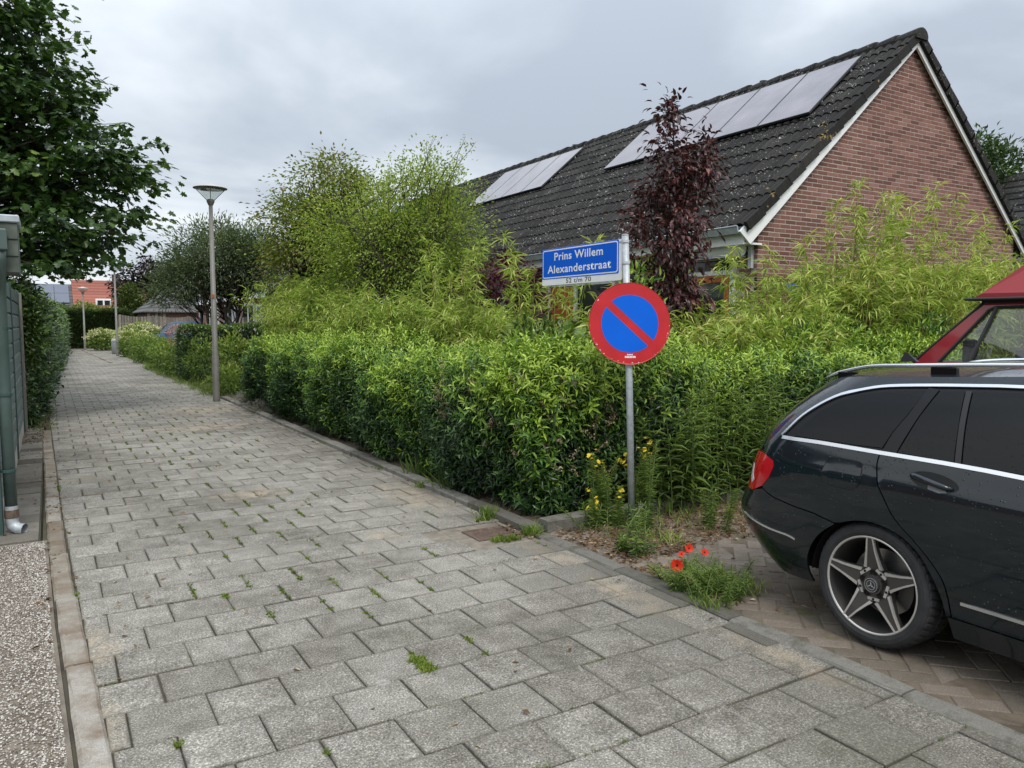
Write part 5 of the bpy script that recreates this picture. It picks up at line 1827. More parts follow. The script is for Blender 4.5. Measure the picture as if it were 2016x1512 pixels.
for i in range(22):
    c = [(0.5, .05, .04), (.55, .35, .03), (.05, .2, .45), (.1, .4, .12), (.5, .5, .55), (.45, .1, .35)][i % 6]
    key = 'bead%d' % (i % 6)
    if key not in M: M[key] = simple('bead_colour', c, .6, 5)
    r = .018
    MB().lathe([(0, -r), (r * .8, -r * .6), (r, 0), (r * .8, r * .6), (0, r)], 8, Matrix.Translation((VX + .88 + random.uniform(-.05, .05), 2.93 + random.uniform(-.07, .07), 1.60 - i * .009))).build('bead', M[key], gl)
# ------------------------------------------------------------------ leaf colours
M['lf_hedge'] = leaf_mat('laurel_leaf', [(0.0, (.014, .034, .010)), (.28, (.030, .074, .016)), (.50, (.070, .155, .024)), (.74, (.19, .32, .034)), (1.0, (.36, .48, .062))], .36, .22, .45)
M['lf_bamboo'] = leaf_mat('bamboo_leaf', [(0.0, (.035, .062, .014)), (.25, (.11, .18, .030)), (.55, (.27, .385, .058)), (.8, (.43, .54, .11)), (1.0, (.56, .56, .20))], .45, .30, .4)
M['culm'] = simple('bamboo_culm', [(.2, (.17, .13, .045)), (.8, (.36, .31, .11))], .6, 10)
M['lf_maple'] = leaf_mat('maple_leaf', [(0.0, (.018, .040, .014)), (.4, (.040, .088, .021)), (.7, (.085, .165, .032)), (1.0, (.20, .28, .045))], .35, .3, .5)
M['lf_yellow'] = leaf_mat('yellow_green_leaf', [(0.0, (.085, .135, .024)), (.35, (.19, .28, .042)), (.7, (.34, .44, .075)), (1.0, (.50, .54, .13))], .5, .42, .35)
M['lf_walnut'] = leaf_mat('brownish_green_leaf', [(0.0, (.075, .095, .028)), (.35, (.17, .22, .048)), (.65, (.28, .34, .07)), (.85, (.27, .215, .06)), (1.0, (.23, .13, .045))], .5, .4, .35)
M['lf_olive'] = leaf_mat('grey_green_leaf', [(0.0, (.035, .055, .024)), (.5, (.115, .165, .072)), (1.0, (.25, .31, .16))], .5, .2, .35)
M['lf_plum'] = leaf_mat('purple_plum_leaf', [(0.0, (.020, .009, .010)), (.5, (.068, .020, .022)), (.85, (.145, .036, .034)), (1.0, (.30, .13, .10))], .35, .18, .5)
M['lf_smoke'] = leaf_mat('smoke_bush_leaf', [(0.0, (.03, .008, .014)), (.5, (.095, .018, .035)), (1.0, (.20, .05, .075))], .5, .25, .3)
M['lf_beech'] = leaf_mat('dark_beech_leaf', [(0.0, (.007, .005, .006)), (.6, (.024, .014, .016)), (1.0, (.065, .035, .03))], .5, .12, .3)
M['lf_ever'] = leaf_mat('evergreen_leaf', [(0.0, (.014, .032, .012)), (.4, (.042, .086, .022)), (.75, (.11, .19, .034)), (1.0, (.22, .31, .05))], .36, .15, .55)
M['lf_conifer'] = leaf_mat('conifer_spray', [(0.0, (.014, .028, .008)), (.5, (.042, .072, .015)), (1.0, (.15, .20, .035))], .6, .15, .25)
M['lf_weed'] = leaf_mat('weed_leaf', [(0.0, (.045, .078, .02)), (.45, (.115, .19, .038)), (.8, (.23, .32, .06)), (1.0, (.34, .38, .10))], .5, .3, .3)
M['lf_grey'] = leaf_mat('silver_leaf', [(0.0, (.10, .11, .085)), (.6, (.24, .25, .21)), (1.0, (.36, .36, .31))], .7, .15, .2)
M['lf_dry'] = leaf_mat('dry_leaf', [(0.0, (.055, .028, .015)), (.35, (.14, .08, .04)), (.65, (.26, .18, .10)), (1.0, (.44, .36, .22))], .8, .1, .15, .1)
M['lf_moss'] = leaf_mat('moss', [(0.0, (.05, .075, .015)), (.5, (.12, .18, .03)), (1.0, (.26, .32, .06))], .8, .2, .15)
M['spike'] = leaf_mat('faded_flower', [(0.0, (.16, .10, .06)), (.6, (.33, .24, .16)), (1.0, (.50, .40, .30))], .8, .2, .15)
M['fl_yellow'] = simple('yellow_petal', (.62, .46, .02), .6, 20)
M['fl_cream'] = leaf_mat('cream_flower', [(0.0, (.40, .42, .18)), (1.0, (.72, .70, .46))], .6, .3, .2)
M['fl_pink'] = leaf_mat('pink_flower', [(0.0, (.36, .16, .20)), (1.0, (.60, .36, .38))], .6, .3, .2)
M['fl_poppy'] = leaf_mat('poppy_petal', [(0.0, (.55, .02, .008)), (1.0, (.80, .055, .02))], .5, .3, .2, .05)
M['stem'] = simple('green_stem', [(.3, (.06, .10, .03)), (.7, (.12, .17, .05))], .6, 8)
M['dry_stem'] = simple('dry_stem', [(.3, (.17, .12, .07)), (.7, (.34, .26, .16))], .8, 8)
M['twig'] = simple('brown_twig', [(.3, (.04, .028, .02)), (.7, (.11, .075, .05))], .8, 12)


# ------------------------------------------------------------------ laurel hedge along path and bay
def shoot_template(seed, level, nl=11):
    """a leafy shoot: leaves in an opening spiral, drooping at the tips; z is the shoot axis"""
    r = np.random.default_rng(seed)
    P, D, Nn, L, W, T = [], [], [], [], [], []
    for i in range(nl):
        f = i / (nl - 1)
        a = i * 2.4 + r.normal() * .25
        el = R(-8 + 62 * f ** 1.5) + r.normal() * .18
        P.append((0, 0, -.04 + .15 * f))
        D.append((math.cos(a) * math.cos(el), math.sin(a) * math.cos(el), math.sin(el)))
        Nn.append((-math.cos(a) * .5, -math.sin(a) * .5, 1))
        L.append(r.uniform(.066, .104) * (1 - .35 * f)); W.append(r.uniform(.020, .029) * (1 - .25 * f))
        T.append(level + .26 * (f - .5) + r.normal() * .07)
    return leaves('', P, D, Nn, np.array(L), np.array(W), T_LEAF, None, np.clip(T, 0, 1), build=False)


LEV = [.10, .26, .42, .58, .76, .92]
SH = {(s_, l): shoot_template(s_ * 17 + l, LEV[l]) for s_ in range(4) for l in range(6)}
SHM = {}


def hedge_pts(n, kind, rng):
    a, b = rng.random(n), rng.random(n)
    if kind == 'front':
        s = 4.86 + 10.0 * a ** 1.25
        z = .06 + 1.09 * b
        x = 3.16 + np.where(z > 1.0, (z - 1.0) * .55, 0) + np.where(z < .4, (.4 - z) * .32, 0)
        nrm = np.stack([np.full(n, -1.0), np.zeros(n), np.where(z > 1.1, .8, .15)], 1)
    elif kind == 'end':
        x = 3.20 + 5.8 * a ** 1.2
        z = .06 + 1.12 * b
        s = 4.90 - np.where(z > 1.1, 0, 0) + np.where(z > 1.1, (z - 1.1) * .5, 0) + np.where(z < .4, (.4 - z) * .25, 0)
        nrm = np.stack([np.zeros(n), np.full(n, -1.0), np.where(z > 1.1, .8, .15)], 1)
    else:
        k = rng.random(n) < .62
        s = np.where(k, 4.9 + 10 * a ** 1.2, 4.95 + .85 * a)
        x = np.where(k, 3.24 + .85 * b, 3.25 + 5.8 * b)
        z = np.full(n, 1.13)
        nrm = np.stack([np.zeros(n), np.zeros(n), np.ones(n)], 1)
    P = np.stack([x, s, z], 1)
    bump = .085 * np.sin(P[:, 1] * 3.1 + 2 * P[:, 2] + P[:, 0] * 2.3) + .06 * np.sin(P[:, 1] * 7.3 - P[:, 2] * 5.1 + P[:, 0] * 6.1) + rng.normal(0, .045, n)
    bump2 = .045 * np.sin(P[:, 1] * 1.7 + P[:, 0] * 1.3) + .03 * np.sin(P[:, 1] * 5.3 + P[:, 0] * 4.3)
    P = P + unit(nrm) * bump[:, None]
    P[:, 2] += np.where(P[:, 2] > .8, bump2 * 1.2, 0)
    far = np.clip((P[:, 1] - 13.2) / 1.6, 0, 1)          # lower, rounder far end
    P[:, 2] *= 1 - .22 * far ** 2
    P[:, 2] = np.maximum(P[:, 2], .06)
    return P, unit(nrm)


hedge = empty('laurel_hedge', (3.6, 9, 0), 'waist-high laurel hedge with yellow-green new growth, turning the corner at the drain', 'hedge')
rng = np.random.default_rng(5)
PP, NN = [], []
for kind, n in (('front', 4500), ('end', 2400), ('top', 2100)):
    p, nr = hedge_pts(n, kind, rng)
    PP.append(p); NN.append(nr)
PP, NN = np.concatenate(PP), np.concatenate(NN)
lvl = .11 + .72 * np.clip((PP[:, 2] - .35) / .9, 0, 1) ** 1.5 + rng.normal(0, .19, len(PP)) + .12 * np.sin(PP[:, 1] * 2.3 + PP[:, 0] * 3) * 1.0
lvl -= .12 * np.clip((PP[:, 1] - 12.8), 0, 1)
ax = unit(NN * .75 + np.array([0, 0, .75]) + rng.normal(0, .32, PP.shape))
dcam = np.linalg.norm(PP - np.array([0, 0, 1.55]), axis=1)
order = np.argsort(dcam + np.where(NN[:, 2] > .9, .6, 0))
Vc, Fq, Ft, Tc = [], [], [], []
base_n = 0
cnt = 0
hidden_x = PP[:, 0] > 4.9          # behind the car
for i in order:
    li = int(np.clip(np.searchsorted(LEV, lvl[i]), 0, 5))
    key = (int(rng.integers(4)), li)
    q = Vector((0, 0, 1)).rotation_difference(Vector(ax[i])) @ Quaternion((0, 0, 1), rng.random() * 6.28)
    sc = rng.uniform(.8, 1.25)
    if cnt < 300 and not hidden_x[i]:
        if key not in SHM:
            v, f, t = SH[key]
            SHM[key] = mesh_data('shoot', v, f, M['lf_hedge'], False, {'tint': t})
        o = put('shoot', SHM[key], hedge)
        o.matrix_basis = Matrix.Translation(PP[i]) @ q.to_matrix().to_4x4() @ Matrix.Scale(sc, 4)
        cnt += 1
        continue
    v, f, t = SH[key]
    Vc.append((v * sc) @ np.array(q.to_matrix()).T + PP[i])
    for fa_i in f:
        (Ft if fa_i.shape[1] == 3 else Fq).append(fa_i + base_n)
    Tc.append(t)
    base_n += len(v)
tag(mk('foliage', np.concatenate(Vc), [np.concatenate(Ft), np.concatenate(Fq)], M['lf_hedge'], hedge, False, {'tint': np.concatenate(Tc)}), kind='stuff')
# dark filler leaves deeper in, inner shade put into their tint
n = 15000
a_, b_ = rng.random(n), rng.random(n)
side_ = rng.random(n) < .6
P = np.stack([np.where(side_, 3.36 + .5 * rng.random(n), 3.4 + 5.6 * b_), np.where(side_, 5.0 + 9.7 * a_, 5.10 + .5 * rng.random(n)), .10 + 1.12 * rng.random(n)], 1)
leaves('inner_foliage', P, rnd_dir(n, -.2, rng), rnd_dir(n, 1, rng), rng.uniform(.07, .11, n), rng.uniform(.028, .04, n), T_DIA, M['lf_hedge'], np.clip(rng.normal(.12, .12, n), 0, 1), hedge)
mb = MB()
for i in range(170):
    if i < 110: x, y = random.uniform(3.25, 3.8), random.uniform(4.95, 14.4)
    else: x, y = random.uniform(3.3, 8.5), random.uniform(5.0, 5.6)
    mb.tube([(x, y, -.02), (x + random.gauss(0, .06), y + random.gauss(0, .06), .45), (x + random.gauss(0, .12), y + random.gauss(0, .12), random.uniform(.8, 1.2))], [.011, .008, .004], 4, False)
tag(mb.build('branches', M['twig'], hedge), kind='stuff')
# withered flower spikes near the corner
P, D = [], []
for i in range(130):
    if i < 80: c = np.array([3.12 + random.gauss(0, .05), random.uniform(4.9, 6.6), random.uniform(.55, 1.2)])
    else: c = np.array([random.uniform(3.2, 4.4), 4.84 + random.gauss(0, .04), random.uniform(.35, 1.2)])
    dr = unit(np.array([random.gauss(-.3, .4), random.gauss(-.4, .4), random.gauss(-.1, .5)]))
    for k in range(26):
        P.append(c + dr * k * .005 + np.array([random.gauss(0, .007) for _ in range(3)]))
        D.append((random.gauss(0, 1), random.gauss(0, 1), random.gauss(0, 1)))
n = len(P)
leaves('flower_spikes', P, D, rnd_dir(n), RNG.uniform(.012, .022, n), RNG.uniform(.008, .015, n), T_DIA, M['spike'], RNG.random(n), hedge)

# ------------------------------------------------------------------ bamboo
def bamboo(label, cx, cy, rx, ry, n_c, h0, h1, seed, dens=1.0, young=.55, tall=3, tall_h=1.35, Lf=.16):
    rng = np.random.default_rng(seed)
    random.seed(seed)
    t = empty('bamboo_clump', (cx, cy, 0), label, 'bamboo', 'bamboo in the front garden')
    mb = MB()
    P, D, T = [], [], []
    for c in range(n_c):
        a, r = rng.random() * 6.28, math.sqrt(rng.random())
        bx, by = cx + rx * r * math.cos(a), cy + ry * r * math.sin(a)
        is_t = c < tall
        h = rng.uniform(h0, h1) * (tall_h if is_t else 1)
        la = rng.random() * 6.28
        lean = rng.uniform(.0, .12) if is_t else rng.uniform(.08, .40)
        pts = []
        for k in range(7):
            f = k / 6
            d = lean * h * f ** 2
            pts.append(np.array([bx + math.cos(la) * d, by + math.sin(la) * d, h * (f - .18 * lean * 2 * f ** 3)]))
        mb.tube([tuple(p) for p in pts], [.009, .009, .008, .007, .006, .004, .002], 4, False)
        nn = int((17 if not is_t else 22) * dens)
        for k in range(nn):
            f = .16 + .84 * (k + rng.random()) / nn if not is_t else .35 + .65 * (k + rng.random()) / nn
            i0 = min(int(f * 6), 5)
            p = pts[i0] + (pts[i0 + 1] - pts[i0]) * (f * 6 - i0)
            for br in range(2):
                ba = rng.random() * 6.28
                bl = (rng.uniform(.10, .34) * (1.1 - .6 * f)) * (.45 if is_t else 1)
                q = p + np.array([math.cos(ba) * bl, math.sin(ba) * bl, bl * rng.uniform(.1, .8)])
                nl = int(rng.integers(4, 8))
                for l in range(nl):
                    g = (l + 1) / nl
                    pl = p + (q - p) * g
                    da = ba + rng.normal() * .8
                    P.append(pl)
                    D.append((math.cos(da), math.sin(da), rng.normal(-.15, .60)))
                    T.append(young + .04 + .42 * (f - .55) + rng.normal() * .20)
    n = len(P)
    mb.build('culms', M['culm'], t)['kind'] = 'stuff'
    leaves('leaves', P, D, np.array([0, 0, 1.]) + rng.normal(0, .4, (n, 3)), rng.uniform(.75, 1.3, n) * Lf, rng.uniform(.015, .023, n), T_BLADE, M['lf_bamboo'], np.clip(T, 0, 1), t)
    return t


bamboo('tall bamboo rising in front of the brick gable beside its near corner', 8.7, 6.25, .75, .55, 76, 1.95, 2.5, 21, tall=7, tall_h=1.36)
bamboo('broad yellow-green bamboo in front of the middle of the brick gable', 10.2, 6.2, .85, .6, 88, 2.15, 2.75, 22, tall=7, tall_h=1.38, young=.6)
bamboo('bamboo in front of the gable above the red van', 12.0, 6.1, 1.0, .7, 88, 2.1, 2.75, 23, tall=4, tall_h=1.2, young=.52)
bamboo('bamboo behind the hedge between the purple plum tree and the house corner', 7.15, 6.15, .75, .5, 78, 1.5, 1.85, 24, tall=6, tall_h=1.42)
bamboo('bamboo directly behind the round no-parking disc', 5.9, 6.7, .65, .6, 72, 1.5, 1.9, 25, tall=5, tall_h=1.35, young=.62)
bamboo('bamboo with two tall thin canes under the street name board', 5.6, 8.4, .55, .9, 70, 1.25, 1.6, 26, tall=6, tall_h=1.8, young=.62)
bamboo('bamboo below the burgundy smoke bush', 5.4, 10.3, .5, .9, 76, 1.6, 2.0, 27, tall=6, tall_h=1.45, young=.52)
bamboo('feathery bamboo in front of the yellow-green tree', 5.1, 13.0, .65, 1.2, 84, 1.7, 2.3, 28, tall=3, tall_h=1.2, young=.42)
bamboo('feathery bamboo nearest to the first street lamp', 4.7, 16.2, .7, 1.2, 84, 1.9, 2.5, 29, tall=4, tall_h=1.15, young=.42)
bamboo('dark bamboo between the grey-green tree and the brownish tree', 5.3, 18.8, .7, 1.0, 60, 2.2, 2.9, 30, tall=2, tall_h=1.1, young=.34)

# low garden shrubs behind the hedge
def shrub(name, label, cat, c, r, n, L, W, tm_, mat, seed, tint=(.45, .18), young=.35, group=None, hang=.1, stemmat='twig'):
    rng = np.random.default_rng(seed)
    t = empty(name, (c[0], c[1], 0), label, cat, group)
    d = unit(rng.normal(size=(n, 3)))
    rr = rng.random(n) ** .30
    lob = 1 + .18 * np.sin(d[:, 0] * 5 + seed) * np.sin(d[:, 1] * 4 + 2 * seed) + .12 * np.sin(d[:, 2] * 7 + seed * 3)
    P = np.array(c) + d * rr[:, None] * np.array(r) * lob[:, None]
    P[:, 2] = np.where(P[:, 2] < .02, rng.random(n) * c[2] * .9 + .02, P[:, 2])
    D = d + rng.normal(0, .5, (n, 3)) + np.array([0, 0, .35 - hang])
    hh = (P[:, 2] - c[2]) / r[2]
    leaves('foliage', P, D, np.array([0, 0, 1.]) + rng.normal(0, .5, (n, 3)), L * rng.uniform(.7, 1.3, n), W * rng.uniform(.7, 1.2, n), tm_, mat, np.clip(rng.normal(tint[0], tint[1], n) + young * .5 * hh, 0, 1), t)
    mb = MB()
    for i in range(9):
        q = P[int(rng.integers(n))]
        mb.tube([(c[0] + rng.normal() * .05, c[1] + rng.normal() * .05, -.03), tuple((np.array([c[0], c[1], 0]) + q) / 2 + rng.normal(0, .04, 3)), tuple(q)], [.012, .008, .003], 4, False)
    mb.build('stems', M[stemmat], t)['kind'] = 'stuff'
    return t


shrub('laurel_shrub', 'shiny dark laurel shrub behind the hedge below the street name board', 'shrub', (4.9, 7.6, .85), (.42, .5, .75), 1500, .12, .045, T_LEAF, M['lf_ever'], 41, (.5, .18))
shrub('laurel_shrub', 'laurel shrub with light shoots just behind the round disc and pole', 'shrub', (5.05, 6.0, .95), (.5, .42, .95), 1700, .085, .03, T_LEAF, M['lf_hedge'], 42, (.62, .15))
shrub('laurel_shrub', 'tall laurel shoots between street name board and purple tree', 'shrub', (5.0, 5.9, 1.5), (.30, .25, .62), 420, .08, .03, T_LEAF, M['lf_hedge'], 43, (.66, .15))
shrub('fig_shrub', 'broad-leaved bluish shrub beside the round disc, below the orange door panel', 'shrub', (5.5, 7.6, .85), (.35, .35, .6), 260, .20, .14, T_LEAF, M['lf_ever'], 44, (.62, .12))
shrub('laurel_shrub', 'dark green shrub between hedge and bamboo behind the estate car', 'shrub', (7.4, 5.65, .8), (1.1, .4, .85), 2600, .085, .028, T_LEAF, M['lf_hedge'], 45, (.5, .18), .5)
shrub('laurel_shrub', 'dark leafy shrub beside the red van windscreen', 'shrub', (9.1, 5.4, .75), (.9, .45, .9), 2400, .09, .03, T_LEAF, M['lf_hedge'], 46, (.36, .18), .5)
shrub('garden_shrub', 'dim green shrubs under the yellow-green tree behind the hedge', 'shrub', (6.3, 11.6, .8), (.8, 1.4, .8), 2600, .09, .035, T_LEAF, M['lf_weed'], 47, (.35, .18))

# ------------------------------------------------------------------ trees
tree('purple_plum_tree', 'slim purple-leaved plum tree in front of the roof beside the awning', 'tree', (6.05, 6.75, 0),
     [(6.0, 6.6, 2.58, .42, .42, .62), (6.06, 6.62, 2.0, .38, .36, .45), (5.98, 6.55, 3.25, .23, .23, .42), (5.96, 6.55, 3.62, .11, .11, .38), (6.3, 6.40, 2.95, .20, .20, .5), (6.38, 6.38, 3.42, .10, .10, .30)],
     95, 34, T_LEAF, .085, .042, M['lf_plum'], M['dark_wood'], 51, .035, cl_r=.17, hang=.55, tint=(.40, .2), limbs=90, fork=.5, flat=1.1, shell=.5)
tree('smoke_bush', 'burgundy smoke bush against the house wall below the gutter', 'shrub', (6.9, 11.9, 0),
     [(6.75, 11.7, 2.0, .75, .7, .62), (6.6, 11.2, 2.35, .4, .4, .4), (7.1, 11.2, 1.7, .5, .6, .6)], 90, 36, T_DIA, .07, .055, M['lf_smoke'], M['dark_wood'], 52, .04, 4, cl_r=.2, hang=.1, limbs=50)
tree('yellow_green_tree', 'airy yellow-green tree with many thin upright stems behind the bamboo', 'tree', (6.6, 15.3, 0),
     [(6.5, 15.2, 2.9, 1.5, 1.9, 1.25), (6.6, 15.3, 3.9, 1.2, 1.3, .9), (6.8, 14.9, 4.4, .7, .7, .75), (6.1, 17.0, 3.6, 1.3, 1.2, 1.1), (7.2, 14.4, 3.5, .8, .8, .9), (6.0, 16.2, 2.2, 1.1, 1.4, .9), (7.1, 14.2, 2.5, .9, .9, .9)],
     620, 50, T_DIA, .070, .038, M['lf_yellow'], M['dark_wood'], 53, .05, 9, cl_r=.46, hang=.1, limbs=240, fork=.5, flat=.8, shell=.45, tint=(.42, .18), top_young=.3, spread=.55)
t_ = bpy.data.objects['purple_plum_tree']
mbw = MB(); P, D = [], []
for b0, e0, m_, sp_ in (((5.98, 6.56, 2.9), (5.95, 6.52, 4.02), 150, .085), ((6.28, 6.42, 2.8), (6.42, 6.33, 3.60), 90, .07), ((5.85, 6.75, 2.5), (5.80, 6.8, 3.1), 50, .06)):
    b0, e0 = Vector(b0), Vector(e0)
    limb(mbw, b0, e0, .012, .002, 0, .05, 4, 5)
    for k in range(m_):
        f = random.random() ** .8
        w_ = sp_ * (1.25 - .95 * f)
        P.append(tuple(b0.lerp(e0, f) + Vector((random.gauss(0, w_), random.gauss(0, w_), random.gauss(0, .04)))))
        D.append((random.gauss(0, .8), random.gauss(0, .8), random.gauss(-.3, .5)))
mbw.build('leaders', M['twig'], t_)['kind'] = 'stuff'
n = len(P)
leaves('leader_leaves', P, D, rnd_dir(n, .8), RNG.uniform(.06, .10, n), RNG.uniform(.03, .048, n), T_LEAF, M['lf_plum'], np.clip(RNG.normal(.5, .22, n), 0, 1), t_)
# loose wands standing out of the yellow-green tree
t_ = bpy.data.objects['yellow_green_tree']
mbw = MB(); P, D = [], []
for i in range(34):
    b0 = Vector((random.uniform(6.0, 7.5), random.uniform(13.8, 16.6), random.uniform(3.6, 4.3)))
    e0 = b0 + Vector((random.gauss(.15, .35), random.gauss(-.25, .35), random.uniform(.5, 1.15)))
    limb(mbw, b0, e0, .012, .003, .05, .12, 4, 5)
    for k in range(44):
        f = random.random()
        P.append(tuple(b0.lerp(e0, f) + Vector((random.gauss(0, .06), random.gauss(0, .06), random.gauss(0, .05)))))
        D.append((random.gauss(0, 1), random.gauss(0, 1), random.gauss(.2, .5)))
mbw.build('wands', M['twig'], t_)['kind'] = 'stuff'
n = len(P)
leaves('wand_leaves', P, D, rnd_dir(n, 1), RNG.uniform(.05, .085, n), RNG.uniform(.028, .042, n), T_DIA, M['lf_yellow'], np.clip(RNG.normal(.6, .18, n), 0, 1), t_)
tree('brownish_tree', 'taller tree with brown-tinged leaves behind the yellow-green tree', 'tree', (5.9, 20.5, 0),
     [(6.2, 20.4, 3.6, 1.4, 1.7, 1.5), (6.5, 20.2, 4.9, 1.2, 1.3, .95), (6.6, 20.0, 5.5, .8, .8, .45), (5.7, 20.6, 3.0, .9, 1.0, 1.0), (7.2, 19.8, 4.3, 1.2, 1.2, 1.1), (5.6, 20.0, 4.3, .7, .8, .6)],
     310, 54, T_DIA, .115, .062, M['lf_walnut'], M['dark_wood'], 54, .11, 1, cl_r=.50, hang=.25, limbs=120, flat=.6, tint=(.42, .24), shell=.6)
tree('grey_green_tree', 'round grey-green tree with several dark stems behind the clipped hedge', 'tree', (4.6, 24.6, 0),
     [(4.5, 24.3, 3.3, 1.4, 1.4, .85), (4.2, 24.3, 3.75, 1.2, 1.2, .75), (5.4, 24.1, 3.4, 1.05, 1.1, .85), (3.6, 24.4, 2.9, .85, .9, .62), (5.1, 24.1, 3.85, .9, .9, .6), (3.15, 24.5, 2.55, .6, .7, .45)],
     400, 50, T_DIA, .13, .030, M['lf_olive'], M['dark_wood'], 55, .07, 6, cl_r=.36, hang=-.15, limbs=170, fork=.45, flat=.9, shell=.5, tint=(.40, .2), top_young=.3, spread=.5)
tree('copper_beech', 'dark purple beech crown behind the grey-green tree', 'tree', (8.4, 66, 0),
     [(6.6, 65.4, 4.3, 2.3, 2.2, 2.3), (7.6, 65, 5.3, 1.8, 1.8, 1.4), (5.9, 65.5, 3.5, 1.5, 1.8, 1.6), (9.3, 64.5, 4.4, 2.4, 2, 2)], 260, 34, T_DIA, .24, .19, M['lf_beech'], M['dark_wood'], 56, .2, 1, cl_r=.6, tint=(.4, .25), limbs=50)
tree('conifer', 'conical yellow-green conifer in front of the red tiled roof', 'tree', (5.0, 60.5, 0),
     [(5.0, 60.5, 1.6, 1.3, 1.3, 1.3), (5.0, 60.5, 2.6, .9, .9, 1.0), (5.0, 60.5, 3.5, .5, .5, .75)], 170, 34, T_DIA, .20, .10, M['lf_conifer'], M['dark_wood'], 57, .1, cl_r=.35, tint=(.62, .22), limbs=20, hang=-.1)
for k, (x_, y_, r_, z_, lab) in enumerate(((2.0, 58, 1.2, 2.35, 'round green bush rising over the clipped conifer hedge by the farthest lamp'), (.2, 57, 1.3, 2.4, 'round green bush over the clipped conifer hedge below the solar panel roof'), (3.4, 56, 1.0, 2.1, 'loose green shrub over the conifer hedge where the wooden fence begins'))):
    tree('garden_bush', lab, 'bush', (x_, y_, 0), [(x_, y_, z_ - .5, r_, r_, 1.0)], 70, 36, T_DIA, .18, .10, M['lf_weed'], M['dark_wood'], 60 + k, .06, cl_r=.3, tint=(.45, .2), limbs=12)
tree('fir_tree', 'blue-green fir tops behind the ridge of the brick house', 'tree', (23.2, 12.8, 0),
     [(23.0, 12.4, 4.6, 1.1, 1.1, 2.4), (23.0, 12.4, 6.4, .6, .6, 1.0), (24.6, 12.4, 5.0, 1.0, 1.0, 2.0)], 200, 44, T_DIA, .2, .06, M['lf_ever'], M['dark_wood'], 66, .15, cl_r=.4, tint=(.42, .22), limbs=40, hang=-.1)
tree('brownish_tree', 'tree at the frame edge behind the neighbouring dark roof', 'tree', (25.2, 11.0, 0),
     [(25.4, 10.8, 4.8, 1.3, 1.3, 2.0), (25.6, 10.6, 6.4, .9, .9, 1.1)], 160, 40, T_DIA, .16, .09, M['lf_walnut'], M['dark_wood'], 67, .15, cl_r=.45, tint=(.4, .24), limbs=40)

# maple: crown spreads over the shed from the side of the path
mp = [(-1.6, 15.2, 6.6, 2.0, 2.0, 1.5), (-.9, 15.0, 5.3, 1.7, 1.8, 1.1), (-.1, 14.5, 4.2, 1.5, 1.4, .85), (.1, 14.3, 3.25, 1.35, 1.2, .6), (-1.8, 14.8, 3.4, 1.8, 1.6, 1.0), (-1.6, 15.0, 4.8, 1.9, 1.9, 1.4), (.6, 14.1, 3.75, .85, .9, .42), (-.6, 14.4, 2.75, 1.25, 1.0, .36), (-1.9, 14.0, 2.7, 1.2, 1.0, .5)]
tree('maple_tree', 'large dark green maple whose branches hang over the path above the shed', 'tree', (-3.4, 15.0, 0), mp,
     820, 25, T_MAPLE, .13, .12, M['lf_maple'], M['dark_wood'], 58, .17, 1, cl_r=.40, hang=.42, limbs=260, fork=.45, flat=.38, shell=.45, tint=(.40, .2))
t_ = bpy.data.objects['maple_tree']
mbw = MB(); P, D = [], []
for i, (b0, e0) in enumerate([((-1.2, 13.4, 3.7), (.62, 12.9, 4.28)), ((-1.2, 13.4, 3.3), (.55, 13.0, 3.72)), ((-1.3, 13.4, 3.1), (.50, 13.0, 3.15)), ((-1.3, 13.4, 2.9), (.30, 13.0, 2.80)), ((-1.7, 13.6, 4.6), (-.10, 13.0, 5.05)), ((-1.9, 13.8, 5.2), (-.45, 13.0, 5.75)), ((-2.0, 13.8, 5.0), (-.35, 13.1, 5.30)), ((-1.5, 13.5, 2.6), (-.1, 13.0, 2.42)), ((-1.8, 13.5, 2.45), (-.55, 13.0, 2.22)), ((-2.4, 14, 6.2), (-1.0, 13.2, 6.75)), ((-1.4, 13.5, 4.2), (.1, 13.0, 4.55)), ((-2.2, 13.8, 5.9), (-.75, 13.0, 6.15)), ((-1.5, 13.4, 3.5), (.62, 12.9, 3.95)), ((-2.2, 13.0, 2.5), (-1.1, 12.2, 2.25))]):
    b0, e0 = Vector(b0) + Vector((.9, .7, .12)), Vector(e0) + Vector((1.0, .7, .12))
    limb(mbw, b0, e0, .016, .004, .03, .08, 4, 6)
    for k in range(13):
        f0 = .15 + .85 * k / 12
        c = b0.lerp(e0, f0)
        tip = c + Vector((random.gauss(.08, .10), random.gauss(0, .2), random.gauss(0, .05)))
        limb(mbw, c, tip, .005, .002, 0, .1, 3, 2)
        for l in range(10):
            P.append(tuple(tip + Vector((random.gauss(0, .10), random.gauss(0, .12), random.gauss(-.02, .05)))))
            D.append((random.gauss(.4, .7), random.gauss(0, .8), random.gauss(-.45, .3)))
mbw.build('boughs', M['dark_wood'], t_)['kind'] = 'stuff'
n = len(P)
leaves('bough_leaves', P, D, rnd_dir(n, 1.6), RNG.uniform(.10, .14, n), RNG.uniform(.09, .13, n), T_MAPLE, M['lf_maple'], np.clip(RNG.normal(.42, .18, n), 0, 1), t_)
tree('maple_sapling', 'lighter green maple spray close by the shed roof', 'tree', (-1.75, 8.6, 0),
     [(-1.5, 8.6, 3.0, .55, .5, .55), (-1.35, 8.3, 2.6, .40, .4, .3)], 34, 14, T_MAPLE, .12, .11, M['lf_maple'], M['dark_wood'], 59, .03, cl_r=.28, hang=.3, limbs=30, flat=.4, tint=(.68, .16))

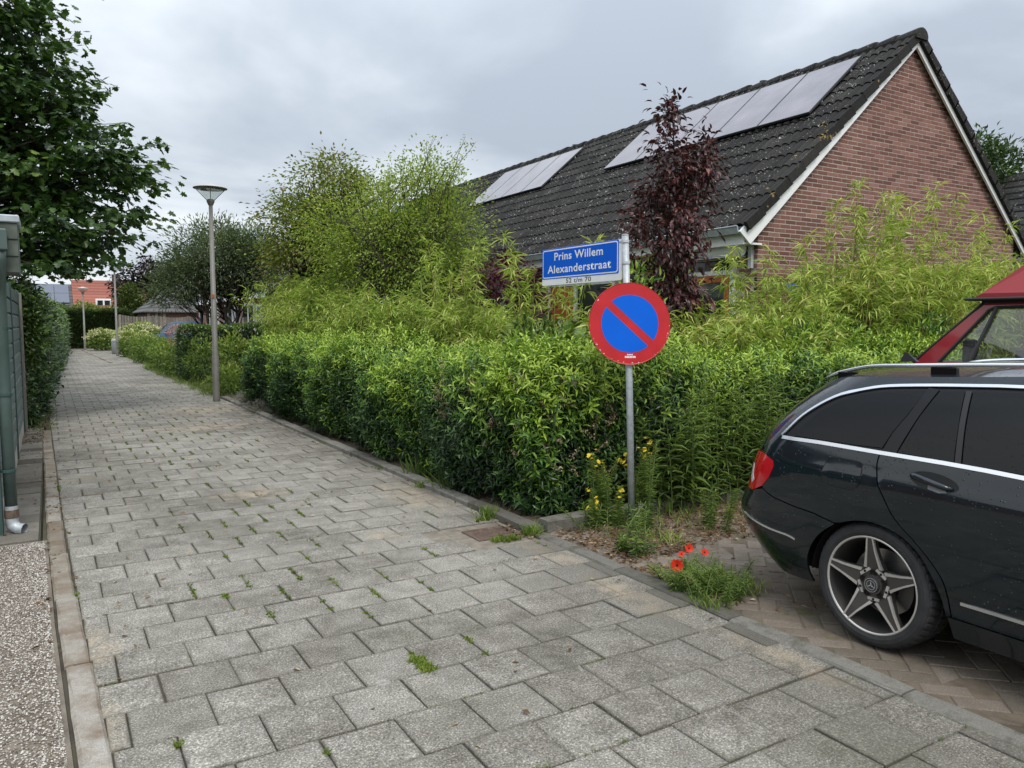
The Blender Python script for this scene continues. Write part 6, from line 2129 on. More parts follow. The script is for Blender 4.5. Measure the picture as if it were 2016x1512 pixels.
# evergreen hedge on the shed side
eh = empty('evergreen_hedge', (-.9, 30, 0), 'tall glossy evergreen hedge running along the path behind the shed', 'hedge')
n = 34000
rng = np.random.default_rng(61)
a = rng.random(n) ** 1.9
s_ = 13.35 + 37 * a
edge = -.30 + (s_ - 15) * .028
top = 2.12 + .10 * np.sin(s_ * 1.3) + .06 * np.sin(s_ * 3.7)
kind = rng.random(n)
z_ = np.where(kind < .72, top * rng.random(n), top)
x_ = np.where(kind < .72, edge - .25 * np.maximum(z_ / top - .82, 0) * 4, edge - .1 - 1.1 * rng.random(n))
fr = kind > .92
s_ = np.where(fr, 13.3 + .12 * rng.random(n), s_); x_ = np.where(fr, -.38 - 1.0 * rng.random(n), x_); z_ = np.where(fr, 2.1 * rng.random(n), z_)
P = np.stack([x_ + .13 * np.sin(s_ * 2.1 + z_ * 3) + rng.normal(0, .09, n), s_, np.maximum(z_ + rng.normal(0, .05, n), .04)], 1)
D = np.stack([rng.normal(.7, .5, n), rng.normal(-.25, .6, n), rng.normal(.25, .5, n)], 1)
leaves('foliage', P, D, np.array([.4, -.2, 1.]) + rng.normal(0, .5, (n, 3)), rng.uniform(.07, .115, n) * (1 + .5 * a), rng.uniform(.034, .052, n) * (1 + .5 * a), T_LEAF, M['lf_ever'], np.clip(rng.normal(.42, .2, n) + .22 * (z_ / 2.1 - .4), 0, 1), eh)
mb = MB()
limb(mb, (-.34, 16.6, -.05), (-.45, 16.9, 1.5), .11, .07, 0, .08, 8, 6)
mb.build('trunk', M['dark_wood'], eh, True)
mb = MB()
for i in range(60):
    y = random.uniform(13.5, 30)
    mb.tube([(-.7 + random.gauss(0, .1), y, 0), (-.6 + random.gauss(0, .15), y + random.gauss(0, .2), 1.2), (-.55 + random.gauss(0, .2), y + random.gauss(0, .3), 2.0)], [.02, .014, .006], 4, False)
mb.build('branches', M['dark_wood'], eh)['kind'] = 'stuff'


def clipped_hedge(name, label, x0, x1, y0, y1, h, n, L, W, mat, seed, tm_=T_DIA, tint=(.35, .16), rnd=.06, up=.3):
    rng = np.random.default_rng(seed)
    t = empty(name, ((x0 + x1) / 2, (y0 + y1) / 2, 0), label, 'hedge')
    a, b, k = rng.random(n), rng.random(n), rng.random(n)
    ar = np.array([(x1 - x0) * h, (y1 - y0) * h, (y1 - y0) * h, (x1 - x0) * (y1 - y0) * 1.2])
    c = np.cumsum(ar / ar.sum())
    f0, f1, f2 = k < c[0], (k >= c[0]) & (k < c[1]), (k >= c[1]) & (k < c[2])
    x = np.where(f0, x0 + (x1 - x0) * a, np.where(f1, x0, np.where(f2, x1, x0 + (x1 - x0) * a)))
    y = np.where(f0, y0, np.where(f1 | f2, y0 + (y1 - y0) * a, y0 + (y1 - y0) * b))
    z = np.where(f0 | f1 | f2, h * b, h)
    N0 = np.stack([np.where(f1, -1., np.where(f2, 1., 0)), np.where(f0, -1., 0), np.where(f0 | f1 | f2, .1, 1.)], 1)
    P = np.stack([x, y, z], 1) + N0 * (rng.normal(0, rnd * .5, n) + rnd * .6 * np.sin(x * 3 + y * 2.1 + z * 2))[:, None]
    P[:, 2] = np.maximum(P[:, 2], .03)
    D = N0 * .8 + rng.normal(0, .55, (n, 3)) + np.array([0, 0, up])
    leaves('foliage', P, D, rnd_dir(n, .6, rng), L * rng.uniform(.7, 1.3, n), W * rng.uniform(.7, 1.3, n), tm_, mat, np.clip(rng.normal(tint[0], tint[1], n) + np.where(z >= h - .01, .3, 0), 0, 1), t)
    n2 = n // 2
    P2 = np.stack([rng.uniform(x0 + .06, x1 - .06, n2), rng.uniform(y0 + .05, y1 - .05, n2), rng.uniform(.03, h - .06, n2)], 1)
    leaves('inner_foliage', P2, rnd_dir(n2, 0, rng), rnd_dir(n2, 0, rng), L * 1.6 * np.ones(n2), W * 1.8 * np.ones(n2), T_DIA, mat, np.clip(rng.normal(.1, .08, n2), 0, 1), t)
    return t


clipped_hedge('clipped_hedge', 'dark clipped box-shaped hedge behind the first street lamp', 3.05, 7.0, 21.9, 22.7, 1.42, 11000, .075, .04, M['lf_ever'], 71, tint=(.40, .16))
clipped_hedge('conifer_hedge', 'tall straight clipped conifer hedge closing off the far end of the path', -1.5, 4.3, 53.0, 53.9, 2.26, 15000, .15, .05, M['lf_conifer'], 72, tint=(.22, .14), rnd=.08)

# flowering shrubs and wild growth along the path
def flower_bush(label, c, r, nf, nl, seed):
    t = shrub('hydrangea_bush', label, 'bush', c, r, nl, .16, .09, T_DIA, M['lf_weed'], seed, (.55, .18), group='cream-flowering bushes by the far path')
    rng = np.random.default_rng(seed + 500)
    P = []
    for i in range(nf):
        d = unit(rng.normal(size=3)); d[2] = abs(d[2]) * .9 + .1; d[1] = -abs(d[1])
        p = np.array(c) + d * np.array(r) * 1.04
        for k in range(16): P.append(p + rng.normal(0, 1, 3) * np.array([.075, .075, .03]))
    n = len(P)
    leaves('flowers', P, rnd_dir(n, .4, rng), rnd_dir(n, 1.2, rng), .07 * np.ones(n), .06 * np.ones(n), T_DIA, M['fl_cream'], rng.random(n), t)


flower_bush('round hydrangea with cream flower heads by the farthest lamp', (2.6, 49.3, .55), (.85, .8, .65), 46, 1100, 81)
flower_bush('cream-flowering hydrangea in front of the wooden fence behind the second lamp', (4.2, 46.4, .75), (1.2, .9, .75), 60, 1500, 82)
flower_bush('wide cream-flowering bush beside the bonnet of the small blue car', (3.7, 43.4, .6), (.9, .8, .58), 60, 1400, 83)
GSH = [(3.25, 39.3, .38, .55, .8, .5, .30, 'low reddish green plant at the foot of the second street lamp'), (3.55, 36.0, .50, .8, 1.2, .62, .52, 'leafy bright green bush beside the path next to the second lamp'),
       (3.35, 32.8, .42, .65, .95, .55, .40, 'rounded green bush overhanging the path edge half way along'), (4.2, 38.0, .45, .9, 1.2, .45, .36, 'tall dull green bush below the blue car'),
       (3.9, 30.2, .45, .85, 1.3, .48, .42, 'wild green bush between path and driveway'), (4.3, 33.5, .45, .9, 1.3, .46, .5, 'upright leafy plants in front of the blue car'),
       (3.35, 27.8, .40, .62, 1.0, .52, .50, 'low spreading weeds at the path edge below the clipped hedge'), (3.9, 26.0, .5, .7, 1.0, .55, .45, 'green flowering perennials before the clipped hedge'),
       (3.3, 24.3, .42, .55, .9, .55, .46, 'grassy green perennials bordering the path near the clipped hedge corner'), (3.4, 20.9, .55, .5, .7, .62, .40, 'dark leafy perennials at the corner of the clipped hedge'),
       (3.75, 18.9, .62, .5, .9, .75, .55, 'tall green goldenrod behind the first street lamp'), (3.35, 17.6, .26, .42, .7, .34, .55, 'low yellowish weeds by the foot of the first lamp'), (4.3, 17.4, .7, .5, .8, .75, .6, 'yellow-green shrub between lamp and laurel hedge')]
for k, (x_, y_, cz, rx, ry, rz, tn, lab) in enumerate(GSH):
    shrub('garden_plant', lab, 'plant', (x_, y_, cz), (rx, ry, rz), 1300, .13 if k < 6 else .10, .035 if k % 2 else .055, T_DIA, M['lf_weed'], 90 + k, (tn, .2), .4, 'wild garden plants along the path', stemmat='stem')
shrub('pink_flower_spray', 'pale pink flower plume in front of the clipped hedge', 'plant', (3.15, 24.0, 1.22), (.28, .4, .28), 420, .05, .035, T_DIA, M['fl_pink'], 111, (.5, .25), stemmat='stem')
shrub('lavender_plant', 'silvery grey low plant at the foot of the first street lamp', 'plant', (3.22, 14.9, .10), (.26, .75, .16), 1500, .05, .010, T_DIA, M['lf_grey'], 112, (.5, .2), stemmat='dry_stem')
shrub('lavender_plant', 'silvery plant under the far end of the laurel hedge', 'plant', (3.08, 13.6, .08), (.16, .55, .13), 900, .05, .010, T_DIA, M['lf_grey'], 113, (.4, .2), stemmat='dry_stem')

# goldenrod thicket and weeds at the parking bay
def stems_plant(name, label, cat, spots, h, mat, seed, L, W, per, tint=(.5, .15), flowers=None, stem='stem', tilt=.10, leaf_from=.12, spread_leaf=1.0, group=None, tm_=T_BLADE):
    rng = np.random.default_rng(seed)
    t = empty(name, (float(np.mean([s[0] for s in spots])), float(np.mean([s[1] for s in spots])), 0), label, cat, group)
    mb = MB(); P, D, L2, T = [], [], [], []
    tips = []
    for (x, y) in spots:
        hh = h * rng.uniform(.72, 1.12)
        tx, ty = rng.normal(0, tilt, 2) * hh
        pts = [np.array([x + tx * f ** 1.6, y + ty * f ** 1.6, hh * f - .02]) for f in np.linspace(0, 1, 6)]
        mb.tube([tuple(p) for p in pts], [.005, .0048, .0042, .0036, .003, .002], 4, False)
        tips.append(pts[-1])
        for k in range(per):
            f = leaf_from + (1 - leaf_from) * (k + rng.random()) / per
            i0 = min(int(f * 5), 4)
            p = pts[i0] + (pts[i0 + 1] - pts[i0]) * (f * 5 - i0)
            a = k * 2.4 + rng.normal() * .3
            el = rng.normal(.15 + .75 * max(f - .7, 0) * 2, .2)
            P.append(p); D.append((math.cos(a), math.sin(a), el)); L2.append(L * rng.uniform(.75, 1.2) * (1.05 - .55 * max(f - .6, 0) * 2)); T.append(tint[0] + .35 * (f - .6) + rng.normal() * tint[1])
    mb.build('stems', M[stem], t)['kind'] = 'stuff'
    n = len(P)
    leaves('leaves', P, D, np.array([0, 0, 1.]) + rng.normal(0, .2, (n, 3)), np.array(L2), np.array(L2) * W, tm_, mat, np.clip(T, 0, 1), t)
    return t, tips


rng = np.random.default_rng(120)
for k, (x0, x1, y0, y1, n_, h_, lab) in enumerate(((4.15, 4.65, 4.45, 4.85, 15, 1.02, 'tall narrow-leaved goldenrod behind the sign pole'), (4.65, 5.2, 4.45, 4.9, 17, 1.12, 'dense goldenrod between the sign pole and the car tail light'), (5.2, 5.9, 4.5, 4.95, 18, 1.08, 'goldenrod just behind the tail of the estate car'), (3.95, 4.5, 4.8, 5.0, 8, .85, 'shorter goldenrod growing out of the hedge end'))):
    stems_plant('goldenrod', lab, 'plant', [(rng.uniform(x0, x1), rng.uniform(y0, y1)) for _ in range(n_)], h_, M['lf_weed'], 121 + k, .135, .165, 46, (.50, .14), group='goldenrod at the edge of the parking bay', tilt=.13, tm_=T_LEAF)
# ragwort with yellow flowers round the pole
RW = [((3.60, 4.62, .56), 'branching yellow-flowered weed on the path side of the sign pole', 6), ((3.80, 4.36, .66), 'tall yellow-flowered weed leaning on the sign pole', 7), ((3.52, 4.50, .34), 'small yellow-flowered weed at the kerb before the hedge corner', 4), ((4.22, 4.05, .36), 'single thin green weed standing in the dry grass of the bay', 3)]
for k, ((x, y, h_), lab, ns) in enumerate(RW):
    r_ = random.Random(130 + k)
    t, tips = stems_plant('ragwort' if k < 3 else 'thin_weed', lab, 'plant', [(x + r_.gauss(0, .05), y + r_.gauss(0, .05)) for _ in range(ns)], h_, M['lf_weed'], 140 + k, .050, .17, 150, (.55, .15), tilt=.12, leaf_from=.05, tm_=T_DIA)
    if k < 3:
        P = []
        for tp in tips[: (3 if k != 1 else 4)]:
            for q in range(5):
                c = tp + np.array([r_.gauss(0, .022), r_.gauss(0, .022), r_.gauss(-.02, .03)])
                mbf = MB(); tl_ = np.array([r_.gauss(0, .5), r_.gauss(0, .5)])
                for pe in range(8):
                    a = pe * math.pi / 4 + .2
                    b_ = .011
                    V = [c, c + np.array([math.cos(a - .3) * b_, math.sin(a - .3) * b_, .002]), c + np.array([math.cos(a) * b_ * 1.5, math.sin(a) * b_ * 1.5, 0]), c + np.array([math.cos(a + .3) * b_, math.sin(a + .3) * b_, .002])]
                    V = [v + np.array([0, 0, ((v - c)[:2] * tl_).sum() * 1.2]) for v in V]
                    mbf.add(V, [(0, 1, 2, 3)])
                mbf.lathe([(.0, .006), (.005, .004), (.005, -.004)], 8, Matrix.Translation(c))
                mbf.build('flower', M['fl_yellow'], t)
low = []
for k in range(16):
    low.append((3.55 + random.gauss(0, .14), 4.32 + random.gauss(0, .14)))
stems_plant('low_weed', 'bushy low green weeds round the foot of the sign pole', 'plant', low, .26, M['lf_weed'], 150, .07, .12, 30, (.5, .15), tilt=.3)
low = [(3.30 + random.gauss(0, .05), 3.92 + random.gauss(0, .07)) for k in range(9)]
stems_plant('low_weed', 'small leafy weed on the kerb between sign pole and poppies', 'plant', low, .16, M['lf_weed'], 151, .06, .25, 26, (.42, .15), tilt=.3, tm_=T_DIA)
# poppies
pop, tips = stems_plant('poppy_plant', 'red poppies in a feathery green tuft at the edge of the bay by the kerb', 'poppies', [(3.20 + random.gauss(0, .09), 3.16 + random.gauss(0, .10)) for _ in range(75)], .16, M['lf_weed'], 160, .045, .13, 70, (.50, .18), tilt=.42, leaf_from=.02)
for k, (x, y, z_, sz) in enumerate(((3.10, 3.27, .135, .040), (3.09, 3.17, .075, .022), (3.24, 3.32, .20, .027), (3.33, 3.28, .17, .025), (3.20, 3.34, .165, .020))):
    MB().tube([(3.2 + random.gauss(0, .03), 3.16 + random.gauss(0, .03), 0), ((3.2 + x) / 2, (3.16 + y) / 2, z_ * .6), (x, y, z_)], [.002, .002, .0016], 5, False).build('flower_stem', M['stem'], pop)
    fm = MB()
    fc = unit(np.array([-.5, -.75, .45]) + np.array([random.gauss(0, .25) for _ in range(3)]))
    q = Vector((0, 0, 1)).rotation_difference(Vector(fc)).to_matrix().to_4x4()
    FM = Matrix.Translation((x, y, z_)) @ q
    for pe in range(4):
        a0 = pe * math.pi / 2 + .3 * k
        V = [FM @ Vector((0, 0, 0))]
        for i in range(7):
            a = a0 + (i - 3) * .30
            rr = sz * (1 + .12 * math.sin(i * 2.2 + pe) - .06 * abs(i - 3))
            V.append(FM @ Vector((math.cos(a) * rr * .55, math.sin(a) * rr * .55, sz * .25)))
        for i in range(7):
            a = a0 + (i - 3) * .33
            rr = sz * (1 + .14 * math.sin(i * 2.6 + pe * 2) - .07 * abs(i - 3))
            V.append(FM @ Vector((math.cos(a) * rr, math.sin(a) * rr, sz * (.30 + .12 * math.sin(i * 1.9)))))
        fm.add(V, [(0, 1 + i, 2 + i) for i in range(6)] + [(1 + i, 8 + i, 9 + i, 2 + i) for i in range(6)], .3 + .15 * pe)
    fl_o = fm.build('flower', M['fl_poppy'], pop, True)
    MB().lathe([(0, sz * .32), (sz * .16, sz * .30), (sz * .16, .0)], 10, FM).build('seed_head', M['void'], fl_o)
# ------------------------------------------------------------------ litter, moss, grass (nobody could count these)
def scatter_flat(name, boxes, n, L, W, mat, tint, seed, z=.004, up=.15, tm_=T_DIA):
    rng = np.random.default_rng(seed)
    w = np.array([b[4] if len(b) > 4 else 1 for b in boxes], float)
    k = rng.choice(len(boxes), n, p=w / w.sum())
    B = np.array([b[:4] for b in boxes])[k]
    P = np.stack([B[:, 0] + (B[:, 1] - B[:, 0]) * rng.random(n), B[:, 2] + (B[:, 3] - B[:, 2]) * rng.random(n), z + rng.random(n) * .012], 1)
    D = rng.normal(size=(n, 3)); D[:, 2] *= up
    Nv = np.array([0, 0, 1.]) + rng.normal(0, .35, (n, 3))
    o = leaves(name, P, D, Nv, L * rng.uniform(.5, 1.4, n), W * rng.uniform(.6, 1.3, n), tm_, mat, np.clip(rng.normal(tint, .25, n), 0, 1))
    return o


lit = scatter_flat('leaf_litter', [(3.1, 3.5, 4.85, 9, 2.5), (3.15, 4.3, 4.80, 5.0, 1.2), (3.12, 3.75, 3.75, 4.62, 2.6), (3.6, 5.2, 3.8, 4.66, 5.0), (3.1, 3.3, 2.9, 3.7, .6), (-.10, .02, 4, 9, .25), (-.4, -.1, 11.5, 13.6, .8), (-.4, .05, 13.4, 17, 1.0), (2.9, 3.1, 4.7, 13, .4), (3.1, 3.2, 9, 14, .6), (2.86, 3.0, 4.6, 5.1, .25)], 4600, .040, .018, M['lf_dry'], .38, 201)
tw = MB()
rr_ = random.Random(5)
for i in range(760):
    if i < 600: x, y = rr_.uniform(3.5, 5.2), rr_.uniform(3.85, 4.7)
    elif i < 680: x, y = rr_.uniform(3.12, 3.7), rr_.uniform(3.6, 4.7)
    else: x, y = rr_.uniform(3.1, 3.35), rr_.uniform(4.8, 8)
    a = rr_.random() * 6.28; l = rr_.uniform(.05, .2)
    tw.tube([(x, y, .006), (x + math.cos(a) * l / 2, y + math.sin(a) * l / 2, rr_.uniform(.005, .05)), (x + math.cos(a) * l, y + math.sin(a) * l, rr_.uniform(.004, .05))], [.0014, .0013, .0008], 3, False)
tag(tw.build('dry_grass_straw', M['dry_stem']), kind='stuff')
chips = scatter_flat('scattered_dead_leaves', [(0.05, 2.9, 2.2, 12, 1.0), (-.1, .2, 3, 12, .35), (3.3, 4.6, 2.6, 4.2, .4), (-.40, -.12, 6.4, 12, .3)], 330, .034, .020, M['lf_dry'], .55, 203)

# moss and seedlings in the joints
P, D, T = [], [], []
rg = np.random.default_rng(204)


def tuft(x, y, n, r, h, tone, z=0.0):
    for i in range(n):
        P.append((x + rg.normal() * r, y + rg.normal() * r * .8, z - .004)); D.append((rg.normal() * .7, rg.normal() * .7, 1.0)); T.append((h * rg.uniform(.5, 1.2), tone + rg.normal() * .15))


for c in cells:
    if c[2] > 15 or c[2] < 1.3: continue
    cx, cy = c[0] + .0, (c[2] + c[3]) / 2
    # weeds keep to the middle of the path and the farther part
    band = 1.3 * math.exp(-((cx - (1.25 + .02 * cy)) / .55) ** 2)
    pr_ = (.06 + .42 * band) * (1.0 if cy > 4 else .45) * (1.0 if cy < 12 else .4)
    if rg.random() < pr_:
        for q in range(int(rg.integers(2, 6))): tuft(cx - .004, cy + rg.uniform(-.13, .13), int(rg.integers(8, 22)), .008, .020, .55)
    if rg.random() < .10:
        for q in range(5): tuft(rg.uniform(c[0], c[1]), c[2], int(rg.integers(4, 12)), .006, .010, .45)
for q in range(46): tuft(1.395 + rg.normal() * .012, 3.11 + rg.uniform(-.085, .085), 16, .014, .022, .62)
for q in range(14): tuft(1.40 + rg.normal() * .03, 2.15 + rg.normal() * .015, 10, .012, .014, .7)
for (x, y) in ((2.86, 5.22), (2.80, 4.66), (2.98, 4.68), (2.70, 4.64)):
    for q in range(12): tuft(x + rg.normal() * .03, y + rg.normal() * .03, 12, .012, .035, .5)
for q in range(90): tuft(rg.uniform(-1.3, -.2), 2.72 + .12 * rg.normal() + .25 * rg.random(), 9, .010, .008, .5)
n = len(P)
TT = np.array(T)
leaves('joint_moss', P, D, rnd_dir(n), TT[:, 0], TT[:, 0] * .45, T_DIA, M['lf_moss'], np.clip(TT[:, 1], 0, 1))
# grass tufts by kerb and hedge
P, D, T = [], [], []


def grass(x, y, n, r, h, tone):
    for i in range(n):
        a = rg.random() * 6.28
        P.append((x + rg.normal() * r, y + rg.normal() * r, 0)); D.append((math.cos(a) * .55, math.sin(a) * .55, rg.uniform(.5, 1.3))); T.append((h * rg.uniform(.5, 1.2), tone + rg.normal() * .15))


for (x, y, n_, r, h, tone) in ((2.94, 5.25, 90, .04, .12, .6), (2.97, 4.64, 80, .035, .11, .62), (2.95, 6.55, 50, .03, .09, .5), (3.2, 6.3, 90, .08, .28, .3), (3.2, 7.0, 70, .08, .25, .3), (3.0, 1.98, 14, .06, .03, .9), (3.02, 2.95, 60, .05, .09, .7), (3.4, 3.0, 60, .06, .10, .85), (4.1, 4.3, 40, .12, .10, .8), (4.6, 4.35, 40, .14, .10, .75), (5.0, 4.2, 40, .16, .09, .75), (3.66, 4.0, 40, .07, .12, .8), (4.3, 4.6, 50, .1, .18, .5), (2.95, 7.6, 30, .03, .07, .5), (2.98, 9.6, 20, .03, .06, .5)):
    for i in range(1): grass(x, y, n_, r, h, tone)
for i in range(300): grass(rg.uniform(2.75, 3.3), rg.uniform(16.8, 30), 8, .06, .13, .55)
for i in range(120): grass(rg.uniform(2.95, 3.4), rg.uniform(30, 41), 8, .08, .16, .5)
for i in range(60): grass(rg.uniform(-.25, .0), rg.uniform(12.6, 16), 3, .05, .08, .5)
n = len(P); TT = np.array(T)
leaves('grass', P, D, rnd_dir(n, .4), TT[:, 0], TT[:, 0] * .055 + .002, T_BLADE, M['lf_weed'], np.clip(TT[:, 1], 0, 1))
stone_ = MB()
for (x, y, r) in ((3.20, 4.02, .022), (3.24, 3.98, .012), (3.32, 3.74, .014), (4.25, 4.30, .03)):
    pass

# ------------------------------------------------------------------ far end of the path
# slatted wooden fence with waved top
fe = empty('wooden_fence', (5.4, 48.2, 0), 'grey wooden slatted fence with waved top behind the small blue car', 'fence')
k = 0
x = 3.35
while x < 9.0:
    ph = ((x - 3.35) % 1.8) / 1.8
    h = 2.02 - .10 * math.sin(math.pi * ph) - .08 * (x - 3.35) / 2 * .6
    MB().bbox((x, 48.0, .05), (x + .115, 48.018, h), .004).build('slat', M['post'], fe)
    x += .14
for z_ in (.4, 1.5): MB().box((3.35, 48.02, z_), (9.0, 48.06, z_ + .08)).build('rail', M['post'], fe)
for x in (3.32, 5.12, 6.92, 8.72): MB().bbox((x, 48.03, -.1), (x + .09, 48.12, 1.95), .006).build('post', M['post'], fe)
# little low picket piece and litter bin
pf = empty('picket_fence', (3.95, 40.2, 0), 'short low dark picket fence piece next to the second lamp', 'fence')
for i in range(5): MB().bbox((3.55 + i * .16, 40.2, 0), (3.65 + i * .16, 40.225, .82), .004).build('slat', M['post'], pf)
MB().box((3.5, 40.226, .55), (4.35, 40.25, .62)).build('rail', M['post'], pf)
bn = empty('litter_bin', (2.84, 43.2, 0), 'grey cylindrical bin beside the second street lamp', 'bin')
MB().lathe([(.16, 0), (.20, .04), (.21, .62), (.20, .64)], 18, Matrix.Translation((2.84, 43.2, 0))).build('body', M['grey_plastic'], bn, True)
MB().lathe([(.22, .64), (.22, .68), (.17, .76), (0, .79)], 18, Matrix.Translation((2.84, 43.2, 0))).build('lid', M['steel'], bn, True)

# thin steel stake by the hedge end
MBs = MB().tube([(3.62, 15.9, 0), (3.62, 15.9, .98)], .016, 6).tube([(3.70, 15.9, 0), (3.70, 15.9, .80)], .012, 6)
so = empty('garden_stake', (3.66, 15.9, 0), 'thin grey metal stakes between the first lamp and the laurel hedge', 'stake')
MBs.build('stake', M['steel'], so)

# small blue car, side on, nose towards the path
bcar = empty('blue_car', (6.1, 45.3, 0), 'small blue hatchback parked in the driveway, nose towards the path', 'car')


def bside(s, z):      # s runs along x here
    s, z = np.asarray(s, float), np.asarray(z, float)
    return np.stack([s, 44.55 + np.maximum(z - .85, 0) * .14 + np.maximum(.4 - z, 0) * .15, z], -1)


def bfar(s, z):
    p = bside(s, z); p[..., 1] = 2 * 45.3 - p[..., 1]
    return p


out_ = [(4.35, .30), (4.30, .60), (4.42, .84), (5.02, .98), (5.50, 1.48), (5.75, 1.60), (6.5, 1.66), (7.35, 1.64), (7.62, 1.52), (7.82, .95), (7.85, .35), (7.6, .28), (4.7, .28)]
wins = [[(5.22, 1.02), (5.58, 1.46), (5.98, 1.52), (5.98, 1.02)], [(6.06, 1.02), (6.06, 1.53), (6.70, 1.55), (6.70, 1.02)], [(6.80, 1.05), (6.80, 1.55), (7.28, 1.54), (7.50, 1.42), (7.60, 1.05)]]
for sf_, f_ in ((bside, True), (bfar, False)):
    panel('body_side', [p for p in out_ if p[1] <= .99], sf_, M['blue_car'], bcar, 0, .2, .02, f_)
    for i, p_ in enumerate(wins):
        panel('window', p_, sf_, M['clear_glass'] if sf_ is bside else M['clear_glass'], bcar, 0, .2, 0, f_)
    fr_ = [[(5.02, .985), (5.50, 1.48), (5.75, 1.60), (6.5, 1.66), (7.35, 1.64), (7.62, 1.52), (7.82, .985), (7.62, .985), (7.52, 1.42), (7.30, 1.55), (6.5, 1.565), (5.98, 1.535), (5.56, 1.475), (5.18, .985)], [(5.98, .985), (5.98, 1.54), (6.06, 1.54), (6.06, .985)], [(6.70, .985), (6.70, 1.56), (6.80, 1.56), (6.80, .985)]]
    for p_ in fr_: panel('window_frame', p_, sf_, M['blue_car'], bcar, .004, .2, .02, f_)
a0, a1 = bside(np.array([p[0] for p in out_]), np.array([p[1] for p in out_])), bfar(np.array([p[0] for p in out_]), np.array([p[1] for p in out_]))
for (i, j, nm, mt) in ((0, 2, 'bumper', 'blue_car'), (2, 3, 'bonnet', 'blue_car'), (3, 4, 'windscreen', 'clear_glass'), (4, 8, 'roof', 'blue_car'), (8, 9, 'rear_window', 'clear_glass'), (9, 11, 'tailgate', 'blue_car')):
    V, F = [], []
    for q in range(i, j + 1): V += [tuple(a0[q]), tuple(a1[q])]
    F = [(2 * q, 2 * q + 1, 2 * q + 3, 2 * q + 2) for q in range(j - i)]
    mk(nm, V, F, M[mt], bcar)
MB().box((4.5, 44.7, .28), (7.7, 45.9, .9)).build('floor_pan', M['black'], bcar)
for x in (5.0, 7.2):
    for y in (44.52, 45.92): MB().lathe([(0, 0), (.18, 0), (.28, .01), (.30, .05), (.30, .15), (0, .16)], 20, Matrix.Translation((x, y, .30)) @ Matrix.Rotation(R(-90), 4, 'X')).build('wheel', M['tyre'], bcar)
for x in (5.75, 6.55):
    for y in (44.9, 45.5): MB().bbox((x, y, .6), (x + .16, y + .45, 1.36), .04).build('seat', M['grey_plastic'], bcar)
MB().bbox((5.28, 44.40, 1.0), (5.36, 44.56, 1.12), .02).build('door_mirror', M['black'], bcar)


# houses
def gable_house(name, label, x0, x1, y0, y1, ez, rz, axis, wm, rm_, over=.3, rows=0):
    h = empty(name, ((x0 + x1) / 2, (y0 + y1) / 2, 0), label, 'house')
    if axis == 'y':
        xm = (x0 + x1) / 2
        V = [(x0, y0, 0), (x1, y0, 0), (x1, y0, ez), (xm, y0, rz), (x0, y0, ez)]
        V += [(x, y1, z) for x, _, z in V]
        mk('wall', V, [(0, 1, 2, 3, 4), (9, 8, 7, 6, 5), (0, 4, 9, 5), (1, 6, 7, 2)], wm, h)
        sl = (rz - ez) / (xm - x0)
        mb = MB()
        nr = rows or 1
        for sg in (1, -1):
            for r in range(nr):
                f0, f1 = r / nr, (r + 1) / nr
                xa = x0 - over + (xm - x0 + over) * f0; xb = x0 - over + (xm - x0 + over) * f1
                za, zb = ez - over * sl + (rz - ez + over * sl) * f0 + .12, ez - over * sl + (rz - ez + over * sl) * f1 + (.08 if r < nr - 1 else .12)
                if sg < 0: xa, xb = 2 * xm - xa, 2 * xm - xb
                mb.add([(xa, y0 - .15, za), (xb, y0 - .15, zb), (xb, y1 + .15, zb), (xa, y1 + .15, za), (xa, y0 - .15, za - .08), (xb, y0 - .15, zb - .08), (xb, y1 + .15, zb - .08), (xa, y1 + .15, za - .08)],
                       [(0, 1, 2, 3), (7, 6, 5, 4), (0, 4, 5, 1), (3, 2, 6, 7), (0, 3, 7, 4)], random.random())
    else:
        ym = (y0 + y1) / 2
        V = [(x0, y0, 0), (x0, y1, 0), (x0, y1, ez), (x0, ym, rz), (x0, y0, ez)]
        V += [(x1, y, z) for _, y, z in V]
        mk('wall', V, [(4, 3, 2, 1, 0), (5, 6, 7, 8, 9), (0, 5, 9, 4), (1, 2, 7, 6)], wm, h)
        sl = (rz - ez) / (ym - y0)
        mb = MB()
        nr = rows or 1
        for sg in (1, -1):
            for r in range(nr):
                f0, f1 = r / nr, (r + 1) / nr
                ya = y0 - over + (ym - y0 + over) * f0; yb = y0 - over + (ym - y0 + over) * f1
                za, zb = ez - over * sl + (rz - ez + over * sl) * f0 + .12, ez - over * sl + (rz - ez + over * sl) * f1 + (.08 if r < nr - 1 else .12)
                if sg < 0: ya, yb = 2 * ym - ya, 2 * ym - yb
                mb.add([(x0 - .15, ya, za), (x1 + .15, ya, za), (x1 + .15, yb, zb), (x0 - .15, yb, zb), (x0 - .15, ya, za - .08), (x1 + .15, ya, za - .08)],
                       [(0, 1, 2, 3), (0, 4, 5, 1)], random.random())
    return h, mb.build('roof', rm_, h)


